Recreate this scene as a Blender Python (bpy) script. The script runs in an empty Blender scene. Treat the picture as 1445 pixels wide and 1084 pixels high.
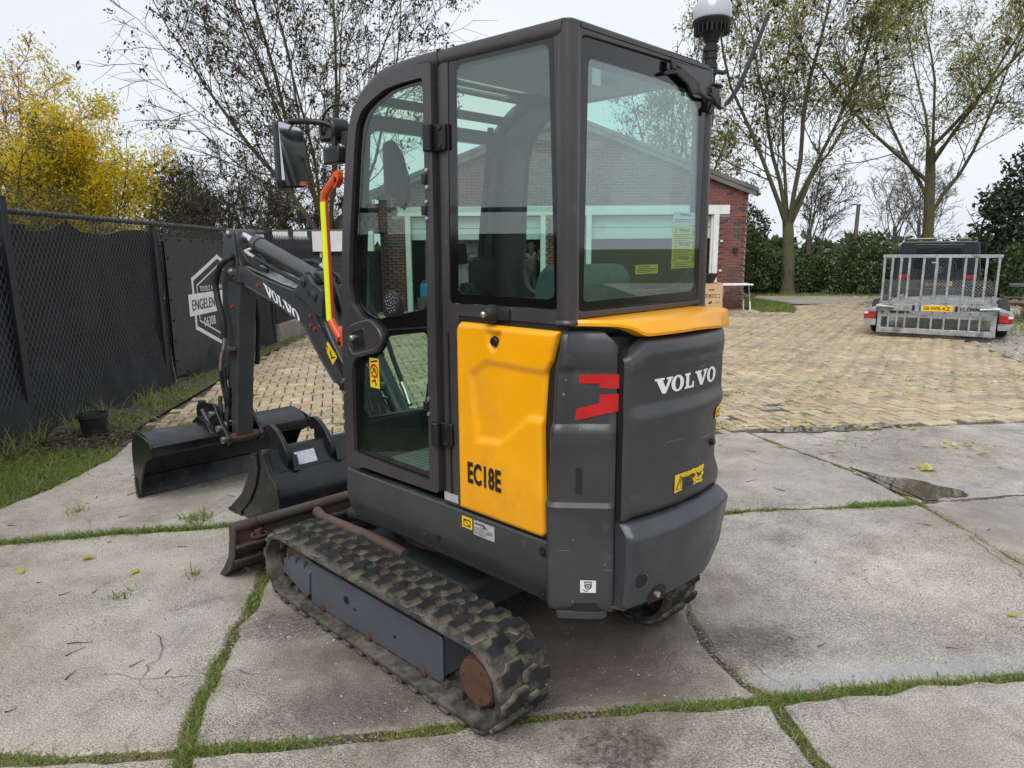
import bpy, bmesh, math, random
import numpy as np
from mathutils import Vector, Matrix
R_ = math.radians
random.seed(7)
scn = bpy.context.scene
COL = scn.collection

# ---------------------------------------------------------------- camera, world, sun
cam_d = bpy.data.cameras.new('camera')
cam = bpy.data.objects.new('camera', cam_d)
COL.objects.link(cam)
cam_d.sensor_width = 36.0
cam_d.lens = 24.99
cam_d.clip_start = 0.05
cam_d.clip_end = 900
cam.matrix_world = Matrix(((1.0, -0.0017, -0.0005, 0.0), (0.0019, 0.1888, -0.9820, 0.0), (0.0118, 0.9820, 0.1888, 1.6), (0, 0, 0, 1)))
_q = Matrix(((1.0, 0.0021, 0.0), (-0.0001, 0.189, -0.982), (-0.0119, 0.982, 0.189))).to_quaternion()
_q.normalize()
cam.matrix_world = Matrix.Translation((0, 0, 1.6)) @ _q.to_matrix().to_4x4()
scn.camera = cam

SUN_EL, SUN_AZ = 50.0, 200.0          # azimuth measured clockwise from +Y
world = bpy.data.worlds.new('World')
scn.world = world
world.use_nodes = True
nt = world.node_tree
for n in list(nt.nodes):
    nt.nodes.remove(n)
wo = nt.nodes.new('ShaderNodeOutputWorld')
bg = nt.nodes.new('ShaderNodeBackground')
sky = nt.nodes.new('ShaderNodeTexSky')
sky.sky_type = 'NISHITA'
sky.sun_disc = False
sky.sun_elevation = R_(SUN_EL)
sky.sun_rotation = R_(SUN_AZ)
sky.air_density = 1.0
sky.dust_density = 3.0
hs = nt.nodes.new('ShaderNodeHueSaturation')
hs.inputs['Saturation'].default_value = 0.10
mx = nt.nodes.new('ShaderNodeMix')
mx.data_type = 'RGBA'
mx.inputs['Factor'].default_value = 0.86
tc = nt.nodes.new('ShaderNodeTexCoord')
cn = nt.nodes.new('ShaderNodeTexNoise')
cn.inputs['Scale'].default_value = 2.2
cn.inputs['Detail'].default_value = 3
cr = nt.nodes.new('ShaderNodeValToRGB')
cr.color_ramp.elements[0].position = 0.3
cr.color_ramp.elements[0].color = (7.3, 7.85, 8.7, 1)
cr.color_ramp.elements[1].position = 0.7
cr.color_ramp.elements[1].color = (8.5, 9.0, 9.7, 1)
mp = nt.nodes.new('ShaderNodeMapping')
mp.inputs['Scale'].default_value = (1, 1, 2.5)
nt.links.new(tc.outputs['Generated'], mp.inputs['Vector'])
nt.links.new(mp.outputs['Vector'], cn.inputs['Vector'])
nt.links.new(cn.outputs['Fac'], cr.inputs['Fac'])
nt.links.new(sky.outputs['Color'], hs.inputs['Color'])
nt.links.new(hs.outputs['Color'], mx.inputs['A'])
nt.links.new(cr.outputs['Color'], mx.inputs['B'])
nt.links.new(mx.outputs['Result'], bg.inputs['Color'])
bg.inputs['Strength'].default_value = 0.087
nt.links.new(bg.outputs['Background'], wo.inputs['Surface'])

sun_d = bpy.data.lights.new('sun', 'SUN')
sun_d.energy = 1.5
sun_d.angle = R_(42)
sun_d.color = (1.0, 0.97, 0.93)
sun = bpy.data.objects.new('sun', sun_d)
COL.objects.link(sun)
_sd = Vector((math.sin(R_(SUN_AZ)) * math.cos(R_(SUN_EL)), math.cos(R_(SUN_AZ)) * math.cos(R_(SUN_EL)), math.sin(R_(SUN_EL))))
sun.rotation_euler = _sd.to_track_quat('Z', 'Y').to_euler()

scn.view_settings.view_transform = 'Standard'
scn.view_settings.look = 'None'
scn.view_settings.exposure = 0.45
scn.view_settings.gamma = 1.0
scn.view_settings.use_curve_mapping = False
scn.cycles.max_bounces = 10
scn.cycles.transparent_max_bounces = 24
scn.cycles.glossy_bounces = 5
scn.cycles.caustics_reflective = False
scn.cycles.caustics_refractive = False

# measured outlines in metres (machine axes for the digger)
T = {
 'cab': [(-0.9155, 2.2235), (-0.3794, 2.2365), (-0.2431, 2.24), (-0.0904, 2.2353), (0.0191, 2.2159), (0.1004, 2.1724), (0.1468, 2.1315), (0.1804, 2.085), (0.209, 1.9741), (0.2497, 1.7547), (0.2743, 1.5948), (0.3102, 1.2328), (0.3327, 0.8648), (0.3345, 0.6876)],
 'door_out': [(-0.3323, 2.1961), (-0.1902, 2.2066), (-0.0879, 2.2039), (-0.0007, 2.1886), (0.069, 2.1628), (0.1165, 2.1261), (0.1518, 2.0814), (0.1736, 2.0328), (0.2089, 1.879), (0.2413, 1.6887), (0.2698, 1.4647), (0.2898, 1.1722), (0.3019, 0.8977), (0.289, 0.7034), (-0.316, 0.7088)],
 'door_glass': [(-0.2875, 2.1567), (-0.1667, 2.1564), (-0.0754, 2.1508), (0.0138, 2.1241), (0.0751, 2.0968), (0.112, 2.0512), (0.1322, 1.9691), (0.158, 1.8225), (0.1967, 1.6054), (0.2145, 1.452), (0.1966, 1.3764), (0.1459, 1.331), (0.0832, 1.3236), (0.0428, 1.2958), (0.0186, 1.2479), (0.0553, 1.2029), (0.1859, 1.1704), (0.2207, 1.1288), (0.2339, 0.939), (0.2385, 0.7543), (-0.2625, 0.746), (-0.266, 0.9647), (-0.2835, 1.6499)],
 'door_clear_up': [(-0.2677, 2.142), (-0.1697, 2.1412), (-0.0866, 2.1325), (-0.007, 2.1079), (0.045, 2.0755), (0.0765, 2.0319), (0.0973, 1.9581), (0.1247, 1.8178), (0.162, 1.6051), (0.1816, 1.453), (0.1702, 1.3889), (0.1339, 1.3542), (0.0633, 1.3332), (0.0351, 1.3321), (-0.2548, 1.3853), (-0.2662, 1.7225)],
 'door_clear_lo': [(-0.0107, 1.2668), (-0.2542, 1.3026), (-0.2513, 0.9595), (-0.2537, 0.7745), (0.2073, 0.7789), (0.1852, 1.1239), (0.1528, 1.1477), (0.0521, 1.1836), (0.0068, 1.2213)],
 'win_out': [(-0.3991, 2.2052), (-0.8461, 2.1892), (-0.8737, 1.417), (-0.3803, 1.4137)],
 'win_in': [(-0.4325, 2.1737), (-0.83, 2.1647), (-0.8571, 1.4456), (-0.4188, 1.4466)],
 'sill': [(0.3175, 0.6701), (-0.3994, 0.671), (-0.8351, 0.6732), (-0.8433, 0.4602), (-0.5421, 0.4539), (-0.2255, 0.4568), (0.1528, 0.4375), (0.2916, 0.4347), (0.3246, 0.5464)],
 'handle_out': [(0.2248, 1.2744), (0.1725, 1.2924), (0.0851, 1.3123), (0.0345, 1.2813), (0.0191, 1.2549), (0.0455, 1.2181), (0.2087, 1.178), (0.2379, 1.2081)],
 'spk_out': [(0.0068, 1.3366), (0.0014, 1.4046), (-0.0561, 1.4467), (-0.1113, 1.4225), (-0.1239, 1.355)],
 'chev_a': [(0.0646, 1.2244), (0.199, 1.2282), (0.1982, 1.1844), (0.1415, 1.1857), (0.1414, 1.1994), (0.0732, 1.1992)],
 'chev_b': [(0.1427, 1.1664), (0.1984, 1.1692), (0.1977, 1.1157), (0.0586, 1.0829), (0.0725, 1.1212), (0.141, 1.1399)],
 'slot': [(0.0727, 0.9353), (0.0921, 0.9355), (0.0926, 0.8538), (0.073, 0.8535)],
 'boom_top': [(2.0536, 1.5052), (1.9927, 1.507), (1.8406, 1.4873), (1.7522, 1.4574), (1.6067, 1.4297), (1.4508, 1.4038), (1.2922, 1.3779), (1.2207, 1.3689), (1.1341, 1.3361), (1.0713, 1.288), (1.0096, 1.2407), (0.9453, 1.138), (0.8282, 1.0042), (0.7755, 0.893)],
 'boom_bot': [(2.1011, 1.4391), (2.0385, 1.4108), (1.9747, 1.3947), (1.9076, 1.4024), (1.872, 1.3859), (1.7632, 1.3607), (1.6238, 1.3264), (1.4903, 1.2935), (1.5002, 1.2821), (1.3096, 1.2339), (1.2038, 1.1834), (1.1242, 1.095), (1.0297, 1.0006), (0.9364, 0.9181), (0.8519, 0.8552)],
 'boomstick': [(0.98, 1.1306), (0.8962, 1.056), (0.943, 1.0099), (1.0103, 1.0911)],
 'hose': [(1.982, 1.5402), (2.1026, 1.4919), (2.1795, 1.3938), (2.1616, 1.2746), (2.1206, 1.1674), (2.1233, 1.057), (2.1893, 0.9618), (2.2597, 0.8521)],
}
# ---------------------------------------------------------------- materials
MATS = {}

def nodes_of(name):
    m = bpy.data.materials.new(name)
    m.use_nodes = True
    t = m.node_tree
    b = t.nodes.get('Principled BSDF')
    MATS[name] = m
    return m, t, b

class NB:
    """small node builder"""
    def __init__(s, t):
        s.t = t
    def n(s, typ, **kw):
        nd = s.t.nodes.new('ShaderNode' + typ)
        for k, v in kw.items():
            if k in ('i',):
                for a, b in v.items():
                    nd.inputs[a].default_value = b
            else:
                setattr(nd, k, v)
        return nd
    def l(s, a, b):
        s.t.links.new(a, b)
    def coord(s, scale=(1, 1, 1), kind='Object', rot=(0, 0, 0)):
        c = s.n('TexCoord')
        m = s.n('Mapping')
        m.inputs['Scale'].default_value = scale
        m.inputs['Rotation'].default_value = rot
        s.l(c.outputs[kind], m.inputs['Vector'])
        return m.outputs['Vector']
    def noise(s, vec, scale, detail=4, rough=0.55, dist=0.0):
        n = s.n('TexNoise')
        n.inputs['Scale'].default_value = scale
        n.inputs['Detail'].default_value = detail
        n.inputs['Roughness'].default_value = rough
        n.inputs['Distortion'].default_value = dist
        s.l(vec, n.inputs['Vector'])
        return n.outputs['Fac']
    def voro(s, vec, scale, feature='F1', out='Distance', rnd=1.0):
        n = s.n('TexVoronoi')
        n.feature = feature
        n.inputs['Scale'].default_value = scale
        n.inputs['Randomness'].default_value = rnd
        s.l(vec, n.inputs['Vector'])
        return n.outputs[out]
    def ramp(s, fac, stops, interp='LINEAR'):
        r = s.n('ValToRGB')
        r.color_ramp.interpolation = interp
        e = r.color_ramp.elements
        while len(e) > 1:
            e.remove(e[-1])
        e[0].position = stops[0][0]
        e[0].color = tuple(stops[0][1]) + (1,) if len(stops[0][1]) == 3 else stops[0][1]
        for p, c in stops[1:]:
            x = e.new(p)
            x.color = tuple(c) + (1,)
        s.l(fac, r.inputs['Fac'])
        return r.outputs['Color']
    def rng(s, fac, a, b, c=0.0, d=1.0):
        r = s.n('MapRange')
        r.inputs['From Min'].default_value = a
        r.inputs['From Max'].default_value = b
        r.inputs['To Min'].default_value = c
        r.inputs['To Max'].default_value = d
        s.l(fac, r.inputs['Value'])
        return r.outputs['Result']
    def mix(s, f, a, b, mode='MIX'):
        m = s.n('Mix')
        m.data_type = 'RGBA'
        m.blend_type = mode
        if isinstance(f, (int, float)):
            m.inputs['Factor'].default_value = f
        else:
            s.l(f, m.inputs['Factor'])
        for k, v in (('A', a), ('B', b)):
            if isinstance(v, tuple):
                m.inputs[k].default_value = v if len(v) == 4 else v + (1,)
            else:
                s.l(v, m.inputs[k])
        return m.outputs['Result']
    def math(s, op, a, b=0.0):
        m = s.n('Math')
        m.operation = op
        for i, v in enumerate((a, b)):
            if isinstance(v, (int, float)):
                m.inputs[i].default_value = v
            else:
                s.l(v, m.inputs[i])
        return m.outputs['Value']
    def bump(s, h, strength, dist=0.01, normal=None):
        b = s.n('Bump')
        b.inputs['Strength'].default_value = strength
        b.inputs['Distance'].default_value = dist
        s.l(h, b.inputs['Height'])
        if normal is not None:
            s.l(normal, b.inputs['Normal'])
        return b.outputs['Normal']

def pm(name, col, rough=0.5, metal=0.0, var=0.12, vs=6.0, bump=0.0, bs=80.0, dirt=None, ds=5.0, da=(0.55, 0.7), rv=0.1, spec=0.5, coat=0.0, scr=None, stretch=(1, 1, 1), chips=None):
    """painted / plastic / metal surface: colour mottling, dirt patches, roughness changes, fine relief, scratches"""
    m, t, b = nodes_of(name)
    N = NB(t)
    v = N.coord(stretch)
    n1 = N.noise(v, vs, 5)
    lo = tuple(max(0.0, c * (1 - var)) for c in col)
    hi = tuple(min(1.0, c * (1 + var)) for c in col)
    c = N.ramp(n1, [(0.3, lo), (0.7, hi)])
    rg = N.rng(N.noise(v, vs * 2.3, 4), 0.3, 0.7, max(0.02, rough - rv), min(1, rough + rv))
    if dirt:
        f = N.rng(N.noise(v, ds, 7, 0.65), da[0], da[1], 0, 1)
        c = N.mix(f, c, tuple(dirt))
        rg2 = N.n('Mix')
        N.l(f, rg2.inputs[0]); N.l(rg, rg2.inputs[2]); rg2.inputs[3].default_value = 0.85
        rg = rg2.outputs[0]
    if scr:
        v2 = N.coord((3, 3, 60))
        s1 = N.rng(N.noise(v2, 2.0, 3, 0.6, 0.4), 0.68, 0.71, 0, 1)
        s2 = N.math('MULTIPLY', s1, N.rng(N.noise(v, 4.0, 2), 0.5, 0.62, 0, 1))
        c = N.mix(s2, c, tuple(scr))
    if chips:
        vo = N.n('TexVoronoi'); vo.inputs['Scale'].default_value = 34; N.l(v, vo.inputs['Vector'])
        sc_ = N.n('SeparateColor'); N.l(vo.outputs['Color'], sc_.inputs[0])
        fc = N.math('MULTIPLY', N.rng(vo.outputs['Distance'], .05, .10, 1, 0), N.rng(sc_.outputs[1], .86, .88))
        vo2 = N.n('TexVoronoi'); vo2.inputs['Scale'].default_value = 11; N.l(v, vo2.inputs['Vector'])
        sc2 = N.n('SeparateColor'); N.l(vo2.outputs['Color'], sc2.inputs[0])
        fc2 = N.math('MULTIPLY', N.rng(vo2.outputs['Distance'], .025, .055, 1, 0), N.rng(sc2.outputs[0], .75, .77))
        c = N.mix(N.math('MAXIMUM', fc, fc2), c, tuple(chips))
    N.l(c, b.inputs['Base Color'])
    N.l(rg, b.inputs['Roughness'])
    b.inputs['Metallic'].default_value = metal
    b.inputs['Specular IOR Level'].default_value = spec
    if coat:
        b.inputs['Coat Weight'].default_value = coat
        b.inputs['Coat Roughness'].default_value = 0.08
    if bump:
        N.l(N.bump(N.noise(v, bs, 4), bump, 0.004), b.inputs['Normal'])
    return m

def glass(name, tint, ior=1.6, refl_rough=0.0, dust=0.0):
    m = bpy.data.materials.new(name)
    m.use_nodes = True
    t = m.node_tree
    t.nodes.clear()
    N = NB(t)
    o = N.n('OutputMaterial')
    tr = N.n('BsdfTransparent'); tr.inputs['Color'].default_value = tuple(tint) + (1,)
    gl = N.n('BsdfGlossy'); gl.inputs['Roughness'].default_value = refl_rough; gl.inputs['Color'].default_value = (1, 1, 1, 1)
    # Schlick reflectance from the facing angle (the same from both sides of a pane)
    f0 = ((ior - 1) / (ior + 1)) ** 2
    lw = N.n('LayerWeight'); lw.inputs['Blend'].default_value = 0.5
    fr = N.n('Math'); fr.operation = 'MULTIPLY_ADD'
    N.l(N.math('POWER', lw.outputs['Facing'], 5.0), fr.inputs[0]); fr.inputs[1].default_value = 1 - f0; fr.inputs[2].default_value = f0
    mixs = N.n('MixShader')
    N.l(fr.outputs[0], mixs.inputs['Fac']); N.l(tr.outputs['BSDF'], mixs.inputs[1]); N.l(gl.outputs['BSDF'], mixs.inputs[2])
    last = mixs
    if dust:
        df = N.n('BsdfDiffuse'); df.inputs['Color'].default_value = (0.5, 0.5, 0.48, 1)
        v = N.coord()
        a = N.rng(N.noise(v, 7, 5, 0.6), 0.35, 0.75, 0.1, 1.0)
        spot = N.rng(N.voro(v, 90), 0.02, 0.10, 1.6, 0.0)
        sp2 = N.math('MULTIPLY', spot, N.rng(N.noise(v, 5, 2), 0.5, 0.65))
        f = N.math('MULTIPLY', N.math('ADD', a, sp2), dust)
        m2 = N.n('MixShader')
        N.l(f, m2.inputs['Fac']); N.l(mixs.outputs[0], m2.inputs[1]); N.l(df.outputs[0], m2.inputs[2])
        last = m2
    N.l(last.outputs[0], o.inputs['Surface'])
    MATS[name] = m
    return m

def leafmat(name, stops, trans=0.35, rough=0.5):
    """leaf colours spread over the leaves by a per-leaf random number"""
    m, t, b = nodes_of(name)
    N = NB(t)
    a = N.n('Attribute'); a.attribute_name = 'rnd'
    c = N.ramp(a.outputs['Fac'], stops)
    N.l(c, b.inputs['Base Color'])
    b.inputs['Roughness'].default_value = rough
    b.inputs['Specular IOR Level'].default_value = 0.3
    tl = N.n('BsdfTranslucent'); N.l(c, tl.inputs['Color'])
    ms = N.n('MixShader'); ms.inputs['Fac'].default_value = trans
    o = t.nodes.get('Material Output')
    N.l(b.outputs['BSDF'], ms.inputs[1]); N.l(tl.outputs['BSDF'], ms.inputs[2])
    N.l(ms.outputs[0], o.inputs['Surface'])
    return m

# ---------------------------------------------------------------- mesh helpers
def link(name, me, mat=None, parent=None, label=None, cat=None, group=None, kind=None):
    o = bpy.data.objects.new(name, me)
    COL.objects.link(o)
    if mat is not None and me is not None and len(me.materials) == 0:
        for mm in (mat if isinstance(mat, (list, tuple)) else [mat]):
            me.materials.append(MATS[mm] if isinstance(mm, str) else mm)
    if parent is not None:
        o.parent = parent
    if label: o['label'] = label
    if cat: o['category'] = cat
    if group: o['group'] = group
    if kind: o['kind'] = kind
    return o

def empty(name, loc=(0, 0, 0), rz=0.0, label=None, cat=None, group=None, kind=None):
    o = bpy.data.objects.new(name, None)
    COL.objects.link(o)
    o.location = loc
    o.rotation_euler = (0, 0, rz)
    o.empty_display_size = 0.2
    if label: o['label'] = label
    if cat: o['category'] = cat
    if group: o['group'] = group
    if kind: o['kind'] = kind
    return o

def smooth_by_angle(me, ang=40):
    bm = bmesh.new()
    bm.from_mesh(me)
    lim = R_(ang)
    for f in bm.faces:
        f.smooth = True
    for e in bm.edges:
        if len(e.link_faces) == 2:
            e.smooth = e.calc_face_angle(0.0) < lim
        else:
            e.smooth = False
    bm.to_mesh(me)
    bm.free()

def mesh(name, V, F, recalc=True):
    me = bpy.data.meshes.new(name)
    me.from_pydata([tuple(map(float, v)) for v in V], [], F)
    if recalc:
        bm = bmesh.new(); bm.from_mesh(me)
        bmesh.ops.recalc_face_normals(bm, faces=bm.faces)
        bm.to_mesh(me); bm.free()
    return me

def part(name, V, F, mat, parent=None, bevel=0.0, seg=2, smooth=None, **kw):
    me = mesh(name, V, F)
    if smooth: smooth_by_angle(me, smooth)
    o = link(name, me, mat, parent, **kw)
    if bevel:
        b = o.modifiers.new('bevel', 'BEVEL'); b.width = bevel; b.segments = seg
        b.limit_method = 'ANGLE'; b.angle_limit = R_(38); b.harden_normals = False
        smooth_by_angle(me, 60)
    return o

class MB:
    """collects several shapes of one part"""
    def __init__(s): s.V = []; s.F = []
    def add(s, V, F, M=None):
        b = len(s.V)
        if M is not None: V = [tuple(M @ Vector(v)) for v in V]
        s.V += [tuple(v) for v in V]; s.F += [tuple(i + b for i in f) for f in F]
        return s
    def box(s, c, d, M=None):
        return s.add(*box(c, d), M)
    def tube(s, pts, r, n=10, **k): return s.add(*tube(pts, r, n, **k))
    def prism(s, *a, **k): return s.add(*prism(*a, **k))
    def lathe(s, *a, **k): return s.add(*lathe(*a, **k))
    def build(s, name, mat, parent=None, **kw): return part(name, s.V, s.F, mat, parent, **kw)

def box(c, d):
    x, y, z = c; a, b, e = d[0] / 2, d[1] / 2, d[2] / 2
    V = [(x - a, y - b, z - e), (x + a, y - b, z - e), (x + a, y + b, z - e), (x - a, y + b, z - e), (x - a, y - b, z + e), (x + a, y - b, z + e), (x + a, y + b, z + e), (x - a, y + b, z + e)]
    return V, [(3, 2, 1, 0), (4, 5, 6, 7), (0, 1, 5, 4), (1, 2, 6, 5), (2, 3, 7, 6), (3, 0, 4, 7)]

def pt(plane, a, b, d):
    return (a, d, b) if plane == 'xz' else (d, a, b) if plane == 'yz' else (a, b, d)

def prism(pts, plane, d0, d1):
    """outline extruded between two depths (no holes)"""
    n = len(pts)
    V = [pt(plane, a, b, d0) for a, b in pts] + [pt(plane, a, b, d1) for a, b in pts]
    F = [tuple(range(n)), tuple(range(2 * n - 1, n - 1, -1))] + [(i, (i + 1) % n, n + (i + 1) % n, n + i) for i in range(n)]
    return V, F

def area2(p):
    return sum(p[i][0] * p[(i + 1) % len(p)][1] - p[(i + 1) % len(p)][0] * p[i][1] for i in range(len(p))) / 2

def rnd_poly(pts, r, n=4):
    """fillet the corners of an outline"""
    out = []
    N = len(pts)
    for i in range(N):
        p0, p1, p2 = Vector(pts[i - 1]), Vector(pts[i]), Vector(pts[(i + 1) % N])
        a, b = (p0 - p1), (p2 - p1)
        rr = min(r, a.length * 0.45, b.length * 0.45)
        a.normalize(); b.normalize()
        A, B = p1 + a * rr, p1 + b * rr
        for k in range(n + 1):
            t = k / n
            out.append(tuple((1 - t) ** 2 * A + 2 * t * (1 - t) * p1 + t * t * B))
    return out

def grow_poly(pts, d):
    """offset an outline outwards by d (inwards when negative)"""
    s = 1 if area2(pts) > 0 else -1
    out = []
    N = len(pts)
    for i in range(N):
        p0, p1, p2 = Vector(pts[i - 1]), Vector(pts[i]), Vector(pts[(i + 1) % N])
        a = (p1 - p0).normalized(); b = (p2 - p1).normalized()
        na = Vector((a.y, -a.x)) * s; nb = Vector((b.y, -b.x)) * s
        m = na + nb
        if m.length < 1e-6: m = na
        m.normalize()
        k = d / max(0.4, m.dot(na))
        out.append((p1.x + m.x * k, p1.y + m.y * k))
    return out

def holed(name, outer, holes, plane, d0, d1, mat, parent=None, bevel=0.0, seg=2, **kw):
    """plate with openings"""
    bm = bmesh.new()
    es = []
    for lp in [outer] + list(holes):
        vs = [bm.verts.new(pt(plane, a, b, d0)) for a, b in lp]
        es += [bm.edges.new((vs[i], vs[(i + 1) % len(vs)])) for i in range(len(vs))]
    bmesh.ops.triangle_fill(bm, use_beauty=True, use_dissolve=False, edges=es)
    fs = list(bm.faces)
    r = bmesh.ops.extrude_face_region(bm, geom=fs)
    vv = [g for g in r['geom'] if isinstance(g, bmesh.types.BMVert)]
    dv = {'xz': (0, d1 - d0, 0), 'yz': (d1 - d0, 0, 0), 'xy': (0, 0, d1 - d0)}[plane]
    bmesh.ops.translate(bm, verts=vv, vec=dv)
    bmesh.ops.recalc_face_normals(bm, faces=bm.faces)
    me = bpy.data.meshes.new(name)
    bm.to_mesh(me); bm.free()
    o = link(name, me, mat, parent, **kw)
    if bevel:
        b = o.modifiers.new('bevel', 'BEVEL'); b.width = bevel; b.segments = seg
        b.limit_method = 'ANGLE'; b.angle_limit = R_(38)
        smooth_by_angle(me, 60)
    return o

def frames(pts):
    P = [Vector(p) for p in pts]
    T_ = []
    for i in range(len(P)):
        a = P[max(0, i - 1)]; b = P[min(len(P) - 1, i + 1)]
        T_.append((b - a).normalized())
    u = T_[0].orthogonal().normalized()
    out = []
    for i in range(len(P)):
        u = (u - T_[i] * u.dot(T_[i]))
        if u.length < 1e-6: u = T_[i].orthogonal()
        u.normalize()
        out.append((P[i], u.copy(), T_[i].cross(u)))
    return out

def tube(pts, r, n=10, cap=True):
    rs = r if isinstance(r, (list, tuple)) else [r] * len(pts)
    V = []; F = []
    for (p, u, w), q in zip(frames(pts), rs):
        for k in range(n):
            a = 2 * math.pi * k / n
            V.append(tuple(p + (u * math.cos(a) + w * math.sin(a)) * q))
    for i in range(len(pts) - 1):
        for k in range(n):
            F.append((i * n + k, i * n + (k + 1) % n, (i + 1) * n + (k + 1) % n, (i + 1) * n + k))
    if cap:
        F.append(tuple(range(n - 1, -1, -1))); F.append(tuple((len(pts) - 1) * n + k for k in range(n)))
    return V, F

def curve(pts, n=8):
    """smooth curve through points (Catmull-Rom)"""
    P = [Vector(p) for p in pts]
    P = [P[0] * 2 - P[1]] + P + [P[-1] * 2 - P[-2]]
    out = []
    for i in range(1, len(P) - 2):
        for k in range(n):
            t = k / n
            a, b, c, d = P[i - 1], P[i], P[i + 1], P[i + 2]
            out.append(tuple(0.5 * ((2 * b) + (c - a) * t + (2 * a - 5 * b + 4 * c - d) * t * t + (3 * b - a - 3 * c + d) * t ** 3)))
    out.append(tuple(P[-2]))
    return out

def lathe(prof, c=(0, 0, 0), axis='z', n=20, M=None, cap=True):
    """profile of (radius, height) turned about an axis"""
    V = []; F = []
    for r, h in prof:
        for k in range(n):
            a = 2 * math.pi * k / n
            p = (r * math.cos(a), r * math.sin(a), h)
            if axis == 'y': p = (p[0], p[2], p[1])
            if axis == 'x': p = (p[2], p[0], p[1])
            V.append((p[0] + c[0], p[1] + c[1], p[2] + c[2]))
    m = len(prof)
    for i in range(m - 1):
        for k in range(n):
            F.append((i * n + k, i * n + (k + 1) % n, (i + 1) * n + (k + 1) % n, (i + 1) * n + k))
    if cap: F.append(tuple(range(n))); F.append(tuple((m - 1) * n + k for k in range(n)))
    if M is not None: V = [tuple(M @ Vector(v)) for v in V]
    return V, F

def grid_part(name, f, nu, nv, mat, parent, inward=None, smooth=60, **kw):
    """curved panel f(u,v) for u,v in 0..1 with its rim turned inwards by the vector inward(p)"""
    V = []; F = []
    for j in range(nv + 1):
        for i in range(nu + 1):
            V.append(f(i / nu, j / nv))
    W = nu + 1
    for j in range(nv):
        for i in range(nu):
            F.append((j * W + i, j * W + i + 1, (j + 1) * W + i + 1, (j + 1) * W + i))
    if inward:
        rim = [i for i in range(W)] + [j * W + nu for j in range(1, nv + 1)] + [nv * W + i for i in range(nu - 1, -1, -1)] + [j * W for j in range(nv - 1, 0, -1)]
        b = len(V)
        for k in rim:
            d = inward(V[k]); V.append((V[k][0] + d[0], V[k][1] + d[1], V[k][2] + d[2]))
        m = len(rim)
        for i in range(m):
            F.append((rim[i], rim[(i + 1) % m], b + (i + 1) % m, b + i))
    return part(name, V, F, mat, parent, smooth=smooth, **kw)

def np_mesh(name, V, F, rnd=None):
    """large mesh from arrays; F is (n,3) or (n,4)"""
    V = np.asarray(V, dtype=np.float32); F = np.asarray(F, dtype=np.int32)
    me = bpy.data.meshes.new(name)
    me.vertices.add(len(V)); me.vertices.foreach_set('co', V.ravel())
    k = F.shape[1]
    me.loops.add(F.size); me.loops.foreach_set('vertex_index', F.ravel())
    me.polygons.add(len(F)); me.polygons.foreach_set('loop_start', np.arange(0, F.size, k, dtype=np.int32))
    if rnd is not None:
        a = me.attributes.new('rnd', 'FLOAT', 'FACE')
        a.data.foreach_set('value', np.asarray(rnd, dtype=np.float32))
    me.update(calc_edges=True)
    me.validate()
    return me

FONT = None
def text_mesh(s, bold=0.0, shear=0.0, space=1.0):
    """letters as a flat mesh normalised to the unit box; returns verts, faces, aspect"""
    cu = bpy.data.curves.new('letters', 'FONT')
    cu.body = s; cu.size = 1.0; cu.offset = bold; cu.shear = shear; cu.space_character = space
    cu.resolution_u = 3
    ob = bpy.data.objects.new('letters', cu)
    COL.objects.link(ob)
    dg = bpy.context.evaluated_depsgraph_get()
    me = ob.evaluated_get(dg).to_mesh()
    V = [tuple(v.co) for v in me.vertices]; F = [tuple(p.vertices) for p in me.polygons]
    ob.evaluated_get(dg).to_mesh_clear()
    bpy.data.objects.remove(ob); bpy.data.curves.remove(cu)
    x0 = min(v[0] for v in V); x1 = max(v[0] for v in V); y0 = min(v[1] for v in V); y1 = max(v[1] for v in V)
    return [((v[0] - x0) / (x1 - x0), (v[1] - y0) / (y1 - y0)) for v in V], F, (x1 - x0) / (y1 - y0)

def print_on(name, shapes, f, mat, parent, **kw):
    """flat print: 2D meshes [(verts, faces), ...] placed on a surface by f(u,v)"""
    V = []; F = []
    for vs, fs in shapes:
        b = len(V)
        V += [f(u, v) for u, v in vs]; F += [tuple(i + b for i in q) for q in fs]
    me = mesh(name, V, F, recalc=False)
    return link(name, me, mat, parent, **kw)

def quad(u0, v0, u1, v1):
    return [(u0, v0), (u1, v0), (u1, v1), (u0, v1)], [(0, 1, 2, 3)]

def place(vs_fs, u0, v0, u1, v1):
    vs, fs = vs_fs[0], vs_fs[1]
    return [(u0 + (u1 - u0) * a, v0 + (v1 - v0) * b) for a, b in vs], fs

def ngon(pts):
    return list(pts), [tuple(range(len(pts)))]

def line2(pts, w, closed=False):
    """stroked 2D line"""
    vs = []; fs = []
    n = len(pts)
    for i in range(n if closed else n - 1):
        a = Vector(pts[i]); b = Vector(pts[(i + 1) % n])
        d = (b - a).normalized(); p = Vector((-d.y, d.x)) * w / 2
        k = len(vs); a2 = a - d * w / 2; b2 = b + d * w / 2
        vs += [tuple(a2 - p), tuple(b2 - p), tuple(b2 + p), tuple(a2 + p)]; fs.append((k, k + 1, k + 2, k + 3))
    return vs, fs

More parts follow.
